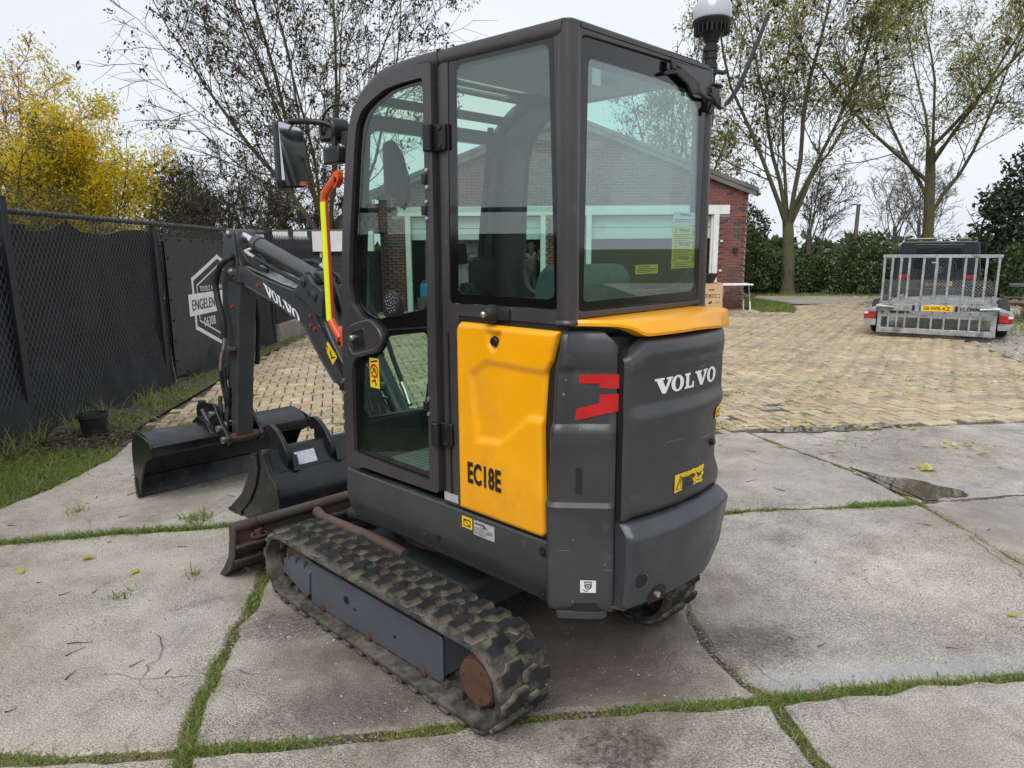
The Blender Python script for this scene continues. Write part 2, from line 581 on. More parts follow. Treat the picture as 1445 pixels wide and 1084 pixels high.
def slab_word():
    """the five slab-serif letters V O L V O in the unit box"""
    Vg = [(0, 1), (.52, 1), (.52, .87), (.42, .87), (.59, .37), (.74, .87), (.64, .87), (.64, 1), (1, 1), (1, .87), (.93, .87), (.62, 0), (.42, 0), (.09, .87), (0, .87)]
    Lg = [(0, 1), (.56, 1), (.56, .87), (.43, .87), (.43, .15), (.74, .15), (.80, .40), (.95, .40), (.95, 0), (0, 0), (0, .13), (.12, .13), (.12, .87), (0, .87)]
    def O():
        vs = []; fs = []; n = 28
        for k in range(n):
            a = 2 * math.pi * k / n
            vs.append((.5 + .5 * math.cos(a), .5 + .53 * math.sin(a))); vs.append((.5 + .2 * math.cos(a), .5 + .40 * math.sin(a)))
        for k in range(n):
            a, b = 2 * k, 2 * ((k + 1) % n)
            fs.append((a, b, b + 1, a + 1))
        return vs, fs
    xs = [(0, .235), (.215, .395), (.41, .565), (.575, .81), (.80, 1.0)]
    out = []
    for g, (a, b) in zip((ngon(Vg), O(), ngon(Lg), ngon(Vg), O()), xs):
        out.append(place(g, a, 0, b, 1))
    return out
# ---------------------------------------------------------------- setting materials
def mk_concrete():
    m, t, b = nodes_of('concrete')
    N = NB(t)
    v = N.coord(kind='Object')
    base = N.ramp(N.noise(v, 0.9, 6, 0.6), [(0.3, (.30, .262, .212)), (0.5, (.435, .40, .345)), (0.72, (.52, .49, .437))])
    fine = N.ramp(N.noise(v, 150, 4, 0.7), [(0.38, (.42, .40, .38)), (0.5, (.98, .97, .96)), (0.62, (1.45, 1.45, 1.45))])
    c = N.mix(0.85, base, fine, 'MULTIPLY')
    mott = N.ramp(N.noise(v, 5.0, 8, 0.78), [(0.36, (.60, .57, .55)), (0.52, (1.0, 1.0, 1.0)), (0.7, (1.14, 1.13, 1.12))])
    c = N.mix(0.6, c, mott, 'MULTIPLY')
    # washed-out aggregate: pale and dark pebbles, in patches
    patch = N.rng(N.noise(v, 1.7, 5, 0.65), 0.46, 0.60)
    peb = N.n('TexVoronoi'); peb.inputs['Scale'].default_value = 120; N.l(v, peb.inputs['Vector'])
    pebc = N.ramp(peb.outputs['Color'], [(0.0, (.12, .10, .085)), (0.45, (.32, .28, .235)), (0.75, (.48, .44, .39)), (1.0, (.74, .71, .66))])
    pf = N.math('MULTIPLY', N.rng(peb.outputs['Distance'], 0.28, 0.42, 1, 0), N.math('ADD', N.math('MULTIPLY', patch, 0.70), 0.26))
    c = N.mix(pf, c, pebc)
    peb2 = N.n('TexVoronoi'); peb2.inputs['Scale'].default_value = 70; N.l(N.coord(rot=(.4, .3, .9)), peb2.inputs['Vector'])
    sp = N.n('SeparateColor'); N.l(peb2.outputs['Color'], sp.inputs[0])
    pf2 = N.math('MULTIPLY', N.rng(peb2.outputs['Distance'], 0.14, 0.26, 1, 0), N.rng(sp.outputs[0], 0.84, 0.88))
    c = N.mix(N.math('MULTIPLY', pf2, 0.8), c, (.66, .62, .56))
    # pits, damp stains and brown mud
    pit = N.rng(N.noise(N.coord((1, 2.2, 1), rot=(0, 0, .5)), 19, 5, 0.7), 0.66, 0.73)
    c = N.mix(N.math('MULTIPLY', pit, 0.8), c, (.085, .075, .07))
    dk = N.rng(N.noise(v, 2.1, 8, 0.72, 0.8), 0.56, 0.72)
    c = N.mix(N.math('MULTIPLY', dk, 0.62), c, (.115, .105, .10))
    mud = N.rng(N.noise(N.coord(rot=(0.3, 0.2, 0.5)), .85, 7, 0.72), 0.50, 0.72)
    c = N.mix(N.math('MULTIPLY', mud, 0.70), c, (.19, .140, .098))
    # brown staining round the digger, with its underbody shadow painted into the colour
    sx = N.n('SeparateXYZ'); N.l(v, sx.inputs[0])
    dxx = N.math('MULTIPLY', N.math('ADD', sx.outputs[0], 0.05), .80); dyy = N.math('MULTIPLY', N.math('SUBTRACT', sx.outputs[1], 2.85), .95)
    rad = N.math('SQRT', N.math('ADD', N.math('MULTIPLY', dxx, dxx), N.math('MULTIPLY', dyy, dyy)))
    stain_shade = N.rng(N.math('ADD', rad, N.math('MULTIPLY', N.math('SUBTRACT', N.noise(v, 3.2, 6, .7), .5), 1.1)), .45, 1.05, 1, 0)
    c = N.mix(N.math('MULTIPLY', stain_shade, 0.85), c, N.ramp(N.noise(v, 9, 6, .7), [(.3, (.075, .055, .042)), (.55, (.13, .10, .078)), (.75, (.19, .155, .125))]))
    tyre = N.rng(N.noise(N.coord((9, 0.8, 1), rot=(0, 0, 0.55)), 1.6, 5, 0.7), 0.60, 0.72)
    c = N.mix(N.math('MULTIPLY', tyre, 0.30), c, (.12, .112, .112))
    # fine hairline cracks
    ck = N.n('TexVoronoi'); ck.feature = 'DISTANCE_TO_EDGE'; ck.inputs['Scale'].default_value = .62
    wv = N.n('VectorMath'); wv.operation = 'ADD'; nz = N.n('TexNoise'); nz.inputs['Scale'].default_value = 2.2; nz.inputs['Detail'].default_value = 6; N.l(v, nz.inputs['Vector'])
    vs_ = N.n('VectorMath'); vs_.operation = 'SCALE'; vs_.inputs['Scale'].default_value = .55; N.l(nz.outputs['Color'], vs_.inputs[0])
    N.l(v, wv.inputs[0]); N.l(vs_.outputs[0], wv.inputs[1]); N.l(wv.outputs[0], ck.inputs['Vector'])
    crk = N.math('MULTIPLY', N.rng(ck.outputs['Distance'], 0.0, 0.0042, 1, 0), N.rng(N.noise(v, 1.3, 3), .54, .60))
    c = N.mix(N.math('MULTIPLY', crk, .7), c, (.10, .085, .075))
    # rain water lying thin along the low edge of the right-hand slab and round the hollows
    off = N.math('SUBTRACT', sx.outputs[1], N.math('ADD', N.math('MULTIPLY', sx.outputs[0], .088), 2.215))
    off = N.math('ADD', off, N.math('MULTIPLY', N.math('SUBTRACT', N.noise(v, 6, 5, .6), .5), .09))
    w1 = N.math('MULTIPLY', N.math('MULTIPLY', N.rng(off, .02, .035), N.rng(off, .13, .22, 1, 0)), N.math('MULTIPLY', N.rng(sx.outputs[0], .86, .96), N.rng(sx.outputs[0], 1.7, 2.5, 1, .25)))
    qx = N.math('MULTIPLY', N.math('SUBTRACT', sx.outputs[0], 2.68), .9); qy = N.math('SUBTRACT', sx.outputs[1], N.math('SUBTRACT', 6.25, N.math('MULTIPLY', sx.outputs[0], .60)))
    rw = N.math('SQRT', N.math('ADD', N.math('MULTIPLY', qx, qx), N.math('MULTIPLY', N.math('MULTIPLY', qy, qy), 5.0)))
    w2 = N.rng(N.math('ADD', rw, N.math('MULTIPLY', N.math('SUBTRACT', N.noise(v, 4, 6, .65), .5), .8)), .42, .62, 1, 0)
    w2 = N.math('MAXIMUM', w2, N.math('MULTIPLY', N.rng(N.noise(v, .75, 6, .62), .60, .66), N.rng(sx.outputs[1], 3.6, 4.6)))
    film = N.math('MAXIMUM', w1, N.math('MULTIPLY', w2, .8))
    for cx_, cy_, r_, cc, kk in ((1.0, 2.68, .20, (.055, .058, .052), .85), (.34, 2.03, .17, (.06, .045, .036), .9), (-1.0, 2.80, .17, (.07, .055, .045), .8), (2.95, 5.45, .5, (.12, .10, .085), .5), (-.62, 2.22, .22, (.085, .075, .075), .7), (1.95, 2.12, .15, (.10, .095, .095), .7), (-2.4, 2.15, .30, (.11, .10, .10), .6)):
        ddx = N.math('MULTIPLY', N.math('SUBTRACT', sx.outputs[0], cx_), .75); ddy = N.math('SUBTRACT', sx.outputs[1], cy_)
        rr_ = N.math('SQRT', N.math('ADD', N.math('MULTIPLY', ddx, ddx), N.math('MULTIPLY', ddy, ddy)))
        ms_ = N.rng(N.math('ADD', rr_, N.math('MULTIPLY', N.math('SUBTRACT', N.noise(v, 13, 7, .75), .5), r_ * 2.2)), r_ * .45, r_ * 1.0, 1, 0)
        c = N.mix(N.math('MULTIPLY', N.math('MULTIPLY', ms_, N.rng(N.noise(v, 48, 5, .75), .38, .60, .25, 1.0)), kk), c, cc)
    c = N.mix(N.math('MULTIPLY', film, .55), c, (.30, .295, .305))
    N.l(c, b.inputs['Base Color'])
    rgt = N.rng(sx.outputs[0], .2, 1.6)
    damp = N.math('MULTIPLY', N.rng(N.noise(v, 1.15, 7, 0.66, .5), .47, .60), N.math('ADD', N.math('MULTIPLY', rgt, .65), .30))
    c = N.mix(N.math('MULTIPLY', damp, .42), c, N.mix(1.0, c, (.55, .545, .56), 'MULTIPLY'))
    for lk in list(b.inputs['Base Color'].links): t.links.remove(lk)
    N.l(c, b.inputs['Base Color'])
    wet = N.math('SUBTRACT', N.rng(N.noise(v, 0.8, 5, 0.6), 0.42, 0.62, 0.78, 0.50), N.math('MULTIPLY', damp, .40))
    rgh = N.math('SUBTRACT', wet, N.math('MULTIPLY', dk, 0.18))
    N.l(N.math('MULTIPLY', rgh, N.math('SUBTRACT', 1.0, N.math('MULTIPLY', film, .82))), b.inputs['Roughness'])
    N.l(N.rng(N.math('ADD', film, N.math('MULTIPLY', damp, .5)), 0, 1, .45, 1.0), b.inputs['Specular IOR Level'])
    h = N.math('ADD', N.math('MULTIPLY', N.noise(v, 60, 5, 0.75), 0.9), N.math('MULTIPLY', N.rng(peb.outputs['Distance'], 0.1, 0.5, 1, 0), N.math('ADD', N.math('MULTIPLY', patch, 1.0), 0.15)))
    h = N.math('ADD', h, N.math('MULTIPLY', N.noise(v, 3.5, 5), 2.4))
    h = N.math('SUBTRACT', h, N.math('ADD', N.math('MULTIPLY', crk, 1.5), pit))
    h = N.math('MULTIPLY', h, N.math('SUBTRACT', 1.0, N.math('MULTIPLY', film, .85)))
    N.l(N.bump(h, 0.75, 0.007), b.inputs['Normal'])
mk_concrete()

def mk_unit(name, stops, rough, grime, bumps=120, gs=3.0, moss=None):
    """bricks and pavers: each piece takes its own colour"""
    m, t, b = nodes_of(name)
    N = NB(t)
    a = N.n('Attribute'); a.attribute_name = 'rnd'
    oi = N.n('ObjectInfo')
    f = N.math('FRACT', N.math('ADD', a.outputs['Fac'], oi.outputs['Random']))
    c = N.ramp(f, stops)
    tcn = N.n('NewGeometry')
    v = tcn.outputs['Position']
    c = N.mix(0.7, c, N.ramp(N.noise(v, 22, 5, 0.65), [(0.3, (.66, .64, .62)), (0.7, (1.22, 1.22, 1.22))]), 'MULTIPLY')
    g = N.rng(N.noise(v, gs, 6, 0.65), 0.48, 0.72)
    c = N.mix(N.math('MULTIPLY', g, 0.72), c, grime)
    if moss:
        mo = N.math('MULTIPLY', N.rng(N.noise(v, 0.55, 5, 0.6), 0.44, 0.60), N.rng(N.noise(v, 14, 4, 0.7), 0.45, 0.6))
        c = N.mix(N.math('MULTIPLY', mo, 0.7), c, moss)
    N.l(c, b.inputs['Base Color'])
    N.l(N.rng(N.noise(v, gs * 1.4, 4), 0.35, 0.65, rough - .18, rough + .1), b.inputs['Roughness'])
    N.l(N.bump(N.noise(v, bumps, 4, 0.7), 0.4, 0.004), b.inputs['Normal'])
mk_unit('paver', [(0, (.43, .31, .185)), (.2, (.53, .425, .275)), (.4, (.46, .36, .245)), (.6, (.60, .49, .325)), (.8, (.38, .305, .22)), (1, (.52, .385, .235))], 0.62, (.20, .165, .125), gs=1.3, moss=(.11, .12, .055))
mk_unit('wall_brick', [(0, (.17, .055, .045)), (.25, (.22, .075, .058)), (.45, (.185, .06, .05)), (.62, (.13, .052, .047)), (.75, (.23, .09, .068)), (.88, (.055, .040, .042)), (1, (.18, .065, .055))], 0.85, (.13, .10, .09), gs=2.0)

def mk_ground(name, stops, scale, peb=0, pebcol=((.1, .09, .08), (.45, .42, .38)), rough=0.9, bump=0.6, bs=40):
    m, t, b = nodes_of(name)
    N = NB(t)
    v = N.coord()
    c = N.ramp(N.noise(v, scale, 8, 0.65), stops)
    h = N.noise(v, bs, 5, 0.7)
    if peb:
        p = N.n('TexVoronoi'); p.inputs['Scale'].default_value = peb; N.l(v, p.inputs['Vector'])
        pc = N.mix(p.outputs['Color'], pebcol[0], pebcol[1])
        c = N.mix(N.math('MULTIPLY', N.rng(p.outputs['Distance'], 0.25, 0.5, 1, 0), 0.8), c, pc)
        h = N.math('ADD', h, N.rng(p.outputs['Distance'], 0, 0.6, 1, 0))
    N.l(c, b.inputs['Base Color'])
    b.inputs['Roughness'].default_value = rough
    N.l(N.bump(h, bump, 0.02), b.inputs['Normal'])
mk_ground('soil', [(.3, (.035, .026, .018)), (.5, (.075, .055, .038)), (.7, (.12, .095, .07))], 6, 60)
mk_ground('meadow', [(.3, (.05, .06, .02)), (.5, (.085, .095, .035)), (.7, (.14, .125, .07))], 0.6, 0)
mk_ground('gravel', [(.3, (.26, .215, .165)), (.5, (.35, .31, .255)), (.72, (.43, .40, .35))], 1.2, 40, ((.2, .17, .14), (.55, .52, .47)))
mk_ground('joint_sand', [(.3, (.035, .032, .02)), (.5, (.06, .052, .035)), (.7, (.10, .085, .06))], 5, 80)
mk_ground('mortar', [(.3, (.25, .225, .205)), (.7, (.36, .33, .30))], 9, 0, rough=0.95, bump=0.3)
mk_ground('white_lintel', [(.3, (.62, .62, .60)), (.7, (.76, .76, .74))], 4, 0, rough=0.7, bump=0.1)
leafmat('grass', [(0, (.09, .14, .026)), (.35, (.19, .29, .05)), (.65, (.28, .38, .085)), (.85, (.34, .33, .15)), (1, (.38, .28, .18))], 0.5)
leafmat('dead_leaf', [(0, (.03, .022, .018)), (.5, (.065, .048, .034)), (.9, (.12, .09, .06)), (1, (.25, .19, .10))], 0.15, 0.7)
leafmat('yellow_leaf', [(0, (.45, .33, .03)), (.6, (.55, .47, .07)), (1, (.60, .55, .20))], 0.25)
leafmat('ash_yellow', [(0, (.66, .38, .02)), (.2, (.76, .52, .02)), (.5, (.80, .64, .03)), (.75, (.66, .58, .04)), (.9, (.42, .43, .05)), (1, (.24, .26, .04))], 0.55)
leafmat('ash_orange', [(0, (.60, .31, .05)), (.5, (.72, .46, .05)), (1, (.75, .56, .12))], 0.5)
leafmat('willow_olive', [(0, (.06, .062, .022)), (.5, (.13, .125, .04)), (.8, (.22, .185, .06)), (1, (.30, .22, .08))], 0.4)
leafmat('ash_olive', [(0, (.11, .085, .05)), (.15, (.18, .17, .05)), (.5, (.34, .335, .075)), (.8, (.46, .44, .12)), (1, (.56, .49, .17))], 0.55)
leafmat('seed_brown', [(0, (.028, .019, .015)), (.6, (.055, .036, .027)), (1, (.10, .066, .045))], 0.1, 0.8)
leafmat('conifer_green', [(0, (.012, .022, .012)), (.6, (.026, .042, .02)), (1, (.045, .062, .028))], 0.1)
leafmat('laurel_green', [(0, (.022, .050, .018)), (.5, (.050, .098, .032)), (.85, (.09, .145, .05)), (1, (.17, .20, .08))], 0.25, 0.28)
leafmat('holly_green', [(0, (.015, .034, .018)), (.5, (.032, .060, .030)), (1, (.08, .11, .06))], 0.2, 0.3)
def mk_bark(name, a, bcol, moss, k):
    m, t, b = nodes_of(name)
    N = NB(t); v = N.coord((1, 1, 0.25))
    c = N.ramp(N.noise(v, 16, 7, 0.75), [(.36, a), (.64, bcol)])
    mo = N.rng(N.noise(N.coord(), 1.6, 5, 0.65), 0.42, 0.62)
    c = N.mix(N.math('MULTIPLY', mo, k), c, moss)
    N.l(c, b.inputs['Base Color']); b.inputs['Roughness'].default_value = 0.95
    N.l(N.bump(N.noise(v, 30, 5, 0.7), 0.8, 0.03), b.inputs['Normal'])
mk_bark('bark_moss', (.05, .04, .03), (.12, .10, .075), (.105, .11, .022), 0.85)
mk_bark('bark_dark', (.028, .022, .018), (.075, .06, .048), (.07, .07, .025), 0.4)
mk_bark('bark_grey', (.10, .085, .07), (.19, .17, .145), (.10, .10, .05), 0.4)
def mk_water():
    m, t, b = nodes_of('puddle_water')
    N = NB(t)
    b.inputs['Base Color'].default_value = (.085, .066, .045, 1)
    b.inputs['Roughness'].default_value = 0.02
    b.inputs['IOR'].default_value = 1.45
    N.l(N.bump(N.noise(N.coord(), 9, 2), 0.03, 0.01), b.inputs['Normal'])
    m2, t2, b2 = nodes_of('wet_film')
    N = NB(t2); v = N.coord()
    N.l(N.ramp(N.noise(v, 30, 5, 0.7), [(.3, (.22, .21, .21)), (.7, (.34, .33, .33))]), b2.inputs['Base Color'])
    N.l(N.rng(N.noise(v, 5, 4), 0.35, 0.65, 0.10, 0.34), b2.inputs['Roughness'])
    N.l(N.bump(N.noise(v, 70, 4, 0.7), 0.12, 0.004), b2.inputs['Normal'])
mk_water()
pm('black_coated', (.014, .016, .021), 0.5, 0.0, 0.2, 9, bump=0.05)
pm('shade_cloth', (.013, .014, .016), 0.85, 0, 0.3, 2.2, bump=0.5, bs=240, dirt=(.045, .045, .045), ds=1.4, da=(.52, .8))
pm('wire_coated', (.085, .09, .10), 0.55, 0, 0.2, 9)
pm('banner_grey', (.042, .043, .048), 0.55, 0, 0.08, 3, bump=0.08, bs=200)
pm('white_print', (.78, .80, .84), 0.5, 0, 0.04)
pm('black_print', (.015, .015, .016), 0.5, 0, 0.05)
pm('dark_planks', (.028, .031, .038), 0.7, 0, 0.25, 5, stretch=(1, 1, 8))
pm('white_fascia', (.66, .67, .68), 0.6, 0, 0.05)
pm('old_concrete_wall', (.26, .235, .20), 0.9, 0, 0.25, 6, bump=0.4, bs=40, dirt=(.10, .11, .05), ds=3)
pm('roof_sheet', (.14, .13, .115), 0.85, 0, 0.3, 3, bump=0.2)
pm('pale_panel', (.52, .56, .53), 0.6, 0, 0.06)
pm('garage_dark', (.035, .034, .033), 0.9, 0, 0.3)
pm('pot_plastic', (.014, .015, .016), 0.42, 0, 0.2, 9, dirt=(.06, .05, .04), ds=6)
pm('galvanised', (.45, .47, .49), 0.42, 0.7, 0.22, 14, dirt=(.20, .195, .17), ds=5, da=(.46, .70), rv=.15)
pm('wood_old', (.17, .125, .08), 0.85, 0, 0.3, 5, bump=0.3, stretch=(1, 1, 6))
pm('grey_wood', (.085, .082, .085), 0.8, 0, 0.2, 5)
pm('orange_wood', (.40, .23, .09), 0.75, 0, 0.2, 6)

# ---------------------------------------------------------------- numpy foliage helpers
def rot_quads(P, size, rng, aspect=0.45, droop=0.0, jitter=0.35):
    """one leaf-shaped quad (a rhomb bent by its own random turn) at each point"""
    n = len(P)
    d = rng.normal(size=(n, 3)); d[:, 2] -= droop
    d /= np.linalg.norm(d, axis=1)[:, None]
    s = rng.normal(size=(n, 3))
    s -= d * (s * d).sum(1)[:, None]; s /= np.linalg.norm(s, axis=1)[:, None]
    L = (size * (1 + jitter * rng.normal(size=n)).clip(0.4, 1.8))[:, None]
    A = P; B = P + d * L * 0.5 + s * L * aspect * 0.5; C = P + d * L; D = P + d * L * 0.5 - s * L * aspect * 0.5
    V = np.stack([A, B, C, D], 1).reshape(-1, 3)
    F = np.arange(4 * n).reshape(n, 4)
    return V, F

def tubes_np(br):
    """br: list of (points (n,3), radii (n), sides)"""
    Vs = []; Fs = []; off = 0
    for P, r, k in br:
        n = len(P)
        T_ = np.gradient(P, axis=0); T_ /= (np.linalg.norm(T_, axis=1)[:, None] + 1e-9)
        ref = np.array([0.31, 0.17, 0.93]) if abs(T_[0, 2]) < 0.8 else np.array([0.9, 0.3, 0.1])
        u = np.cross(T_, ref); u /= (np.linalg.norm(u, axis=1)[:, None] + 1e-9)
        w = np.cross(T_, u)
        a = np.linspace(0, 2 * np.pi, k, endpoint=False)
        V = P[:, None, :] + r[:, None, None] * (u[:, None, :] * np.cos(a)[None, :, None] + w[:, None, :] * np.sin(a)[None, :, None])
        i = np.arange(n - 1)[:, None] * k; j = np.arange(k)[None, :]; j2 = (j + 1) % k
        F = np.stack([i + j, i + j2, i + k + j2, i + k + j], -1).reshape(-1, 4) + off
        Vs.append(V.reshape(-1, 3)); Fs.append(F); off += n * k
    return np.concatenate(Vs), np.concatenate(Fs)

def limb(rng, p, d, L, r0, r1, seg, wob, up):
    P = [np.array(p, float)]; d = np.array(d, float); d /= np.linalg.norm(d)
    for i in range(seg):
        d = d + rng.normal(size=3) * wob + np.array([0, 0, up])
        d /= np.linalg.norm(d)
        P.append(P[-1] + d * L / seg)
    return np.array(P), np.linspace(r0, r1, seg + 1), d

def side_dir(rng, d, ang):
    u = np.cross(d, rng.normal(size=3)); u /= np.linalg.norm(u)
    return d * math.cos(ang) + u * math.sin(ang)

def tree(name, base, label, seed, trunk=(3.0, .28), limbs=5, limb_len=5.0, limb_ang=(25, 45), nb=(8, 7, 5), ratio=(.5, .45, .5), r_twig=.006,
         bark='bark_moss', leaf='ash_olive', leaf_n=6, leaf_size=.12, spread=.18, aspect=.4, leaf_frac=1.0, seeds=None, up=(.06, .04, .02), lean=(0, 0), group='trees round the yard', wob=.10, kill=None, parts_fol='crown', limb_start=.85, az0=None):
    rng = np.random.default_rng(seed)
    root = empty(name, base, 0, label, 'tree', group)
    h, r = trunk
    br = []; twigs = []
    P, rr, d = limb(rng, (0, 0, 0), (lean[0], lean[1], 1), h, r, r * .72, 8, .035, 0.02)
    rr[0] *= 1.25
    br.append((P, rr, 9))
    for i in range(limbs):
        f = limb_start + (1 - limb_start) * (i / max(1, limbs - 1))
        q = P[0] + (P[-1] - P[0]) * f
        k = min(len(P) - 1, int(f * (len(P) - 1))); q = P[k]
        az = (az0 if az0 is not None else rng.uniform(0, 6.28)) + i * 6.283 / limbs + rng.normal() * .3
        el = R_(rng.uniform(*limb_ang))
        dd = np.array([math.cos(az) * math.sin(el), math.sin(az) * math.sin(el), math.cos(el)])
        LL = limb_len * rng.uniform(.8, 1.15)
        r1 = r * rng.uniform(.24, .36)
        A, ra, da = limb(rng, q, dd, LL, r1, r1 * .16, 9, wob * .7, up[0])
        br.append((A, ra, 7))
        for j in range(nb[0]):
            f1 = .18 + .82 * (j + rng.uniform(0, .8)) / nb[0]
            x = f1 * (len(A) - 1); k = int(x); k = min(k, len(A) - 2)
            q1 = A[k] + (A[k + 1] - A[k]) * (x - k)
            t1 = (A[k + 1] - A[k]); t1 /= np.linalg.norm(t1)
            L1 = LL * ratio[0] * (1.15 - .6 * f1) * rng.uniform(.7, 1.2)
            rb = max(r_twig * 2.0, r1 * .36 * (1 - f1 * .7))
            Bp, rbp, db = limb(rng, q1, side_dir(rng, t1, rng.uniform(.5, .95)), L1, rb, rb * .25, 6, wob, up[1])
            br.append((Bp, rbp, 5))
            for m in range(nb[1]):
                f2 = .2 + .8 * (m + rng.uniform(0, .9)) / nb[1]
                x = f2 * (len(Bp) - 1); k = min(int(x), len(Bp) - 2)
                q2 = Bp[k] + (Bp[k + 1] - Bp[k]) * (x - k)
                t2 = (Bp[k + 1] - Bp[k]); t2 /= np.linalg.norm(t2)
                L2 = L1 * ratio[1] * (1.1 - .5 * f2) * rng.uniform(.7, 1.2)
                rc = max(r_twig * 1.3, rb * .4)
                Cp, rcp, dc = limb(rng, q2, side_dir(rng, t2, rng.uniform(.5, 1.0)), L2, rc, r_twig, 4, wob * 1.3, up[2])
                br.append((Cp, rcp, 4))
                for s in range(nb[2]):
                    f3 = .25 + .75 * (s + rng.uniform(0, .9)) / nb[2]
                    x = f3 * (len(Cp) - 1); k = min(int(x), len(Cp) - 2)
                    q3 = Cp[k] + (Cp[k + 1] - Cp[k]) * (x - k)
                    t3 = (Cp[k + 1] - Cp[k]); t3 /= np.linalg.norm(t3)
                    Dp, rd_, dd2 = limb(rng, q3, side_dir(rng, t3, rng.uniform(.45, .95)), L2 * ratio[2] * rng.uniform(.6, 1.2), r_twig, r_twig * .6, 2, wob, up[2])
                    br.append((Dp, rd_, 3)); twigs.append(Dp)
    V, F = tubes_np(br)
    me = np_mesh('trunk', V, F); me.polygons.foreach_set('use_smooth', np.ones(len(F), dtype=bool))
    link('trunk', me, bark, root)
    tips = np.array([t[-1] for t in twigs]); mids = np.array([t[1] for t in twigs])
    allp = np.concatenate([tips, mids])
    if leaf and leaf_n > 0:
        keep = allp[rng.random(len(allp)) < leaf_frac]
        if kill is not None: keep = keep[kill(keep, rng)]
        Q = np.repeat(keep, leaf_n, 0) + rng.normal(size=(len(keep) * leaf_n, 3)) * spread
        V, F = rot_quads(Q, leaf_size, rng, aspect, .5)
        cl = np.repeat(rng.random(len(keep)), leaf_n) * .6 + rng.random(len(Q)) * .4
        link(parts_fol, np_mesh(parts_fol, V, F, cl), leaf, root)
    if seeds:
        frac, n, size, sp, lo = seeds
        k2 = tips[(rng.random(len(tips)) < frac)]
        Q = np.repeat(k2, n, 0) + rng.normal(size=(len(k2) * n, 3)) * sp; Q[:, 2] -= sp
        V, F = rot_quads(Q, size, rng, .5, 1.2)
        link('seed_clusters', np_mesh('seed_clusters', V, F, rng.random(len(Q))), 'seed_brown', root, kind='stuff')
    return root

def leaf_mass(name, base, label, seed, blobs, n, size, leaf, cat='shrub', group=None, aspect=.5, stems=6, bark='bark_dark', fol='crown', inner=.72, droop=.2):
    """shrub or hedge section: leaves on and inside a handful of lumpy blobs, stems within"""
    rng = np.random.default_rng(seed)
    root = empty(name, base, 0, label, cat, group)
    B = np.array(blobs, float)
    vol = B[:, 3] * B[:, 4] * B[:, 5]; pr = vol ** .67; pr /= pr.sum()
    idx = rng.choice(len(B), size=n, p=pr)
    d = rng.normal(size=(n, 3)); d /= np.linalg.norm(d, axis=1)[:, None]
    # clumps: radius wobbles with direction
    ph = rng.uniform(0, 6.28, size=(len(B), 6))
    wobble = 1 + .16 * np.sin(5 * d[:, 0] + ph[idx, 0]) * np.sin(5 * d[:, 1] + ph[idx, 1]) + .12 * np.sin(9 * d[:, 2] + ph[idx, 2]) * np.sin(8 * d[:, 0] + ph[idx, 3])
    rr = (inner + (1 - inner) * rng.random(n) ** .6) * wobble * (1 + rng.normal(size=n) * .05)
    P = B[idx, :3] + d * rr[:, None] * B[idx, 3:6]
    P = P[P[:, 2] > .03]
    V, F = rot_quads(P, size, rng, aspect, droop)
    link(fol, np_mesh(fol, V, F, rng.random(len(P))), leaf, root)
    br = []
    for i in range(stems):
        b_ = B[rng.integers(len(B))]
        q = b_[:3] + rng.normal(size=3) * b_[3:6] * .35
        A, ra, _ = limb(rng, (q[0] * .5, q[1] * .5, 0), np.array([q[0] * .5, q[1] * .5, max(.5, q[2])]), np.linalg.norm(q) * .9 + .3, .03, .008, 5, .1, .03)
        br.append((A, ra, 5))
    V, F = tubes_np(br)
    link('stem', np_mesh('stem', V, F), bark, root)
    return root

def blades(P, h, rng, w=.006, lean=.5):
    n = len(P)
    a = rng.uniform(0, 6.283, n); hh = h * rng.uniform(.4, 1.25, n)
    u = np.stack([np.cos(a), np.sin(a), np.zeros(n)], 1)
    ld = rng.normal(size=(n, 3)) * lean; ld[:, 2] = 1
    ld /= np.linalg.norm(ld, axis=1)[:, None]
    ww = w * rng.uniform(.6, 1.4, n)
    A = P - u * ww[:, None] / 2; B = P + u * ww[:, None] / 2
    mid = P + ld * hh[:, None] * .55
    tip = P + ld * hh[:, None] + np.stack([ld[:, 0], ld[:, 1], -np.abs(rng.normal(size=n)) * .25], 1) * hh[:, None] * .4
    C = mid + u * ww[:, None] * .38; D = mid - u * ww[:, None] * .38
    V = np.stack([A, B, C, D, tip], 1).reshape(-1, 3)
    b = np.arange(n)[:, None] * 5
    F = np.concatenate([b + np.array([[0, 1, 2]]), b + np.array([[0, 2, 3]]), b + np.array([[3, 2, 4]])])
    r = rng.random(n)
    return V, F, np.concatenate([r, r, r])

def in_poly(P, poly):
    x, y = P[:, 0], P[:, 1]
    c = np.zeros(len(P), bool); n = len(poly)
    for i in range(n):
        x1, y1 = poly[i]; x2, y2 = poly[(i + 1) % n]
        t = ((y1 > y) != (y2 > y)) & (x < (x2 - x1) * (y - y1) / (y2 - y1 + 1e-12) + x1)
        c ^= t
    return c

def along(pts, n, rng, w):
    P = np.array(pts, float); seg = np.linalg.norm(np.diff(P, axis=0), axis=1); cum = np.concatenate([[0], np.cumsum(seg)])
    s = rng.uniform(0, cum[-1], n); k = np.clip(np.searchsorted(cum, s) - 1, 0, len(seg) - 1)
    t = (s - cum[k]) / seg[k]
    q = P[k] + (P[k + 1] - P[k]) * t[:, None]
    nrm = (P[k + 1] - P[k]) / seg[k][:, None]; nrm = np.stack([-nrm[:, 1], nrm[:, 0]], 1)
    return q + nrm * (rng.normal(size=n) * w)[:, None], s

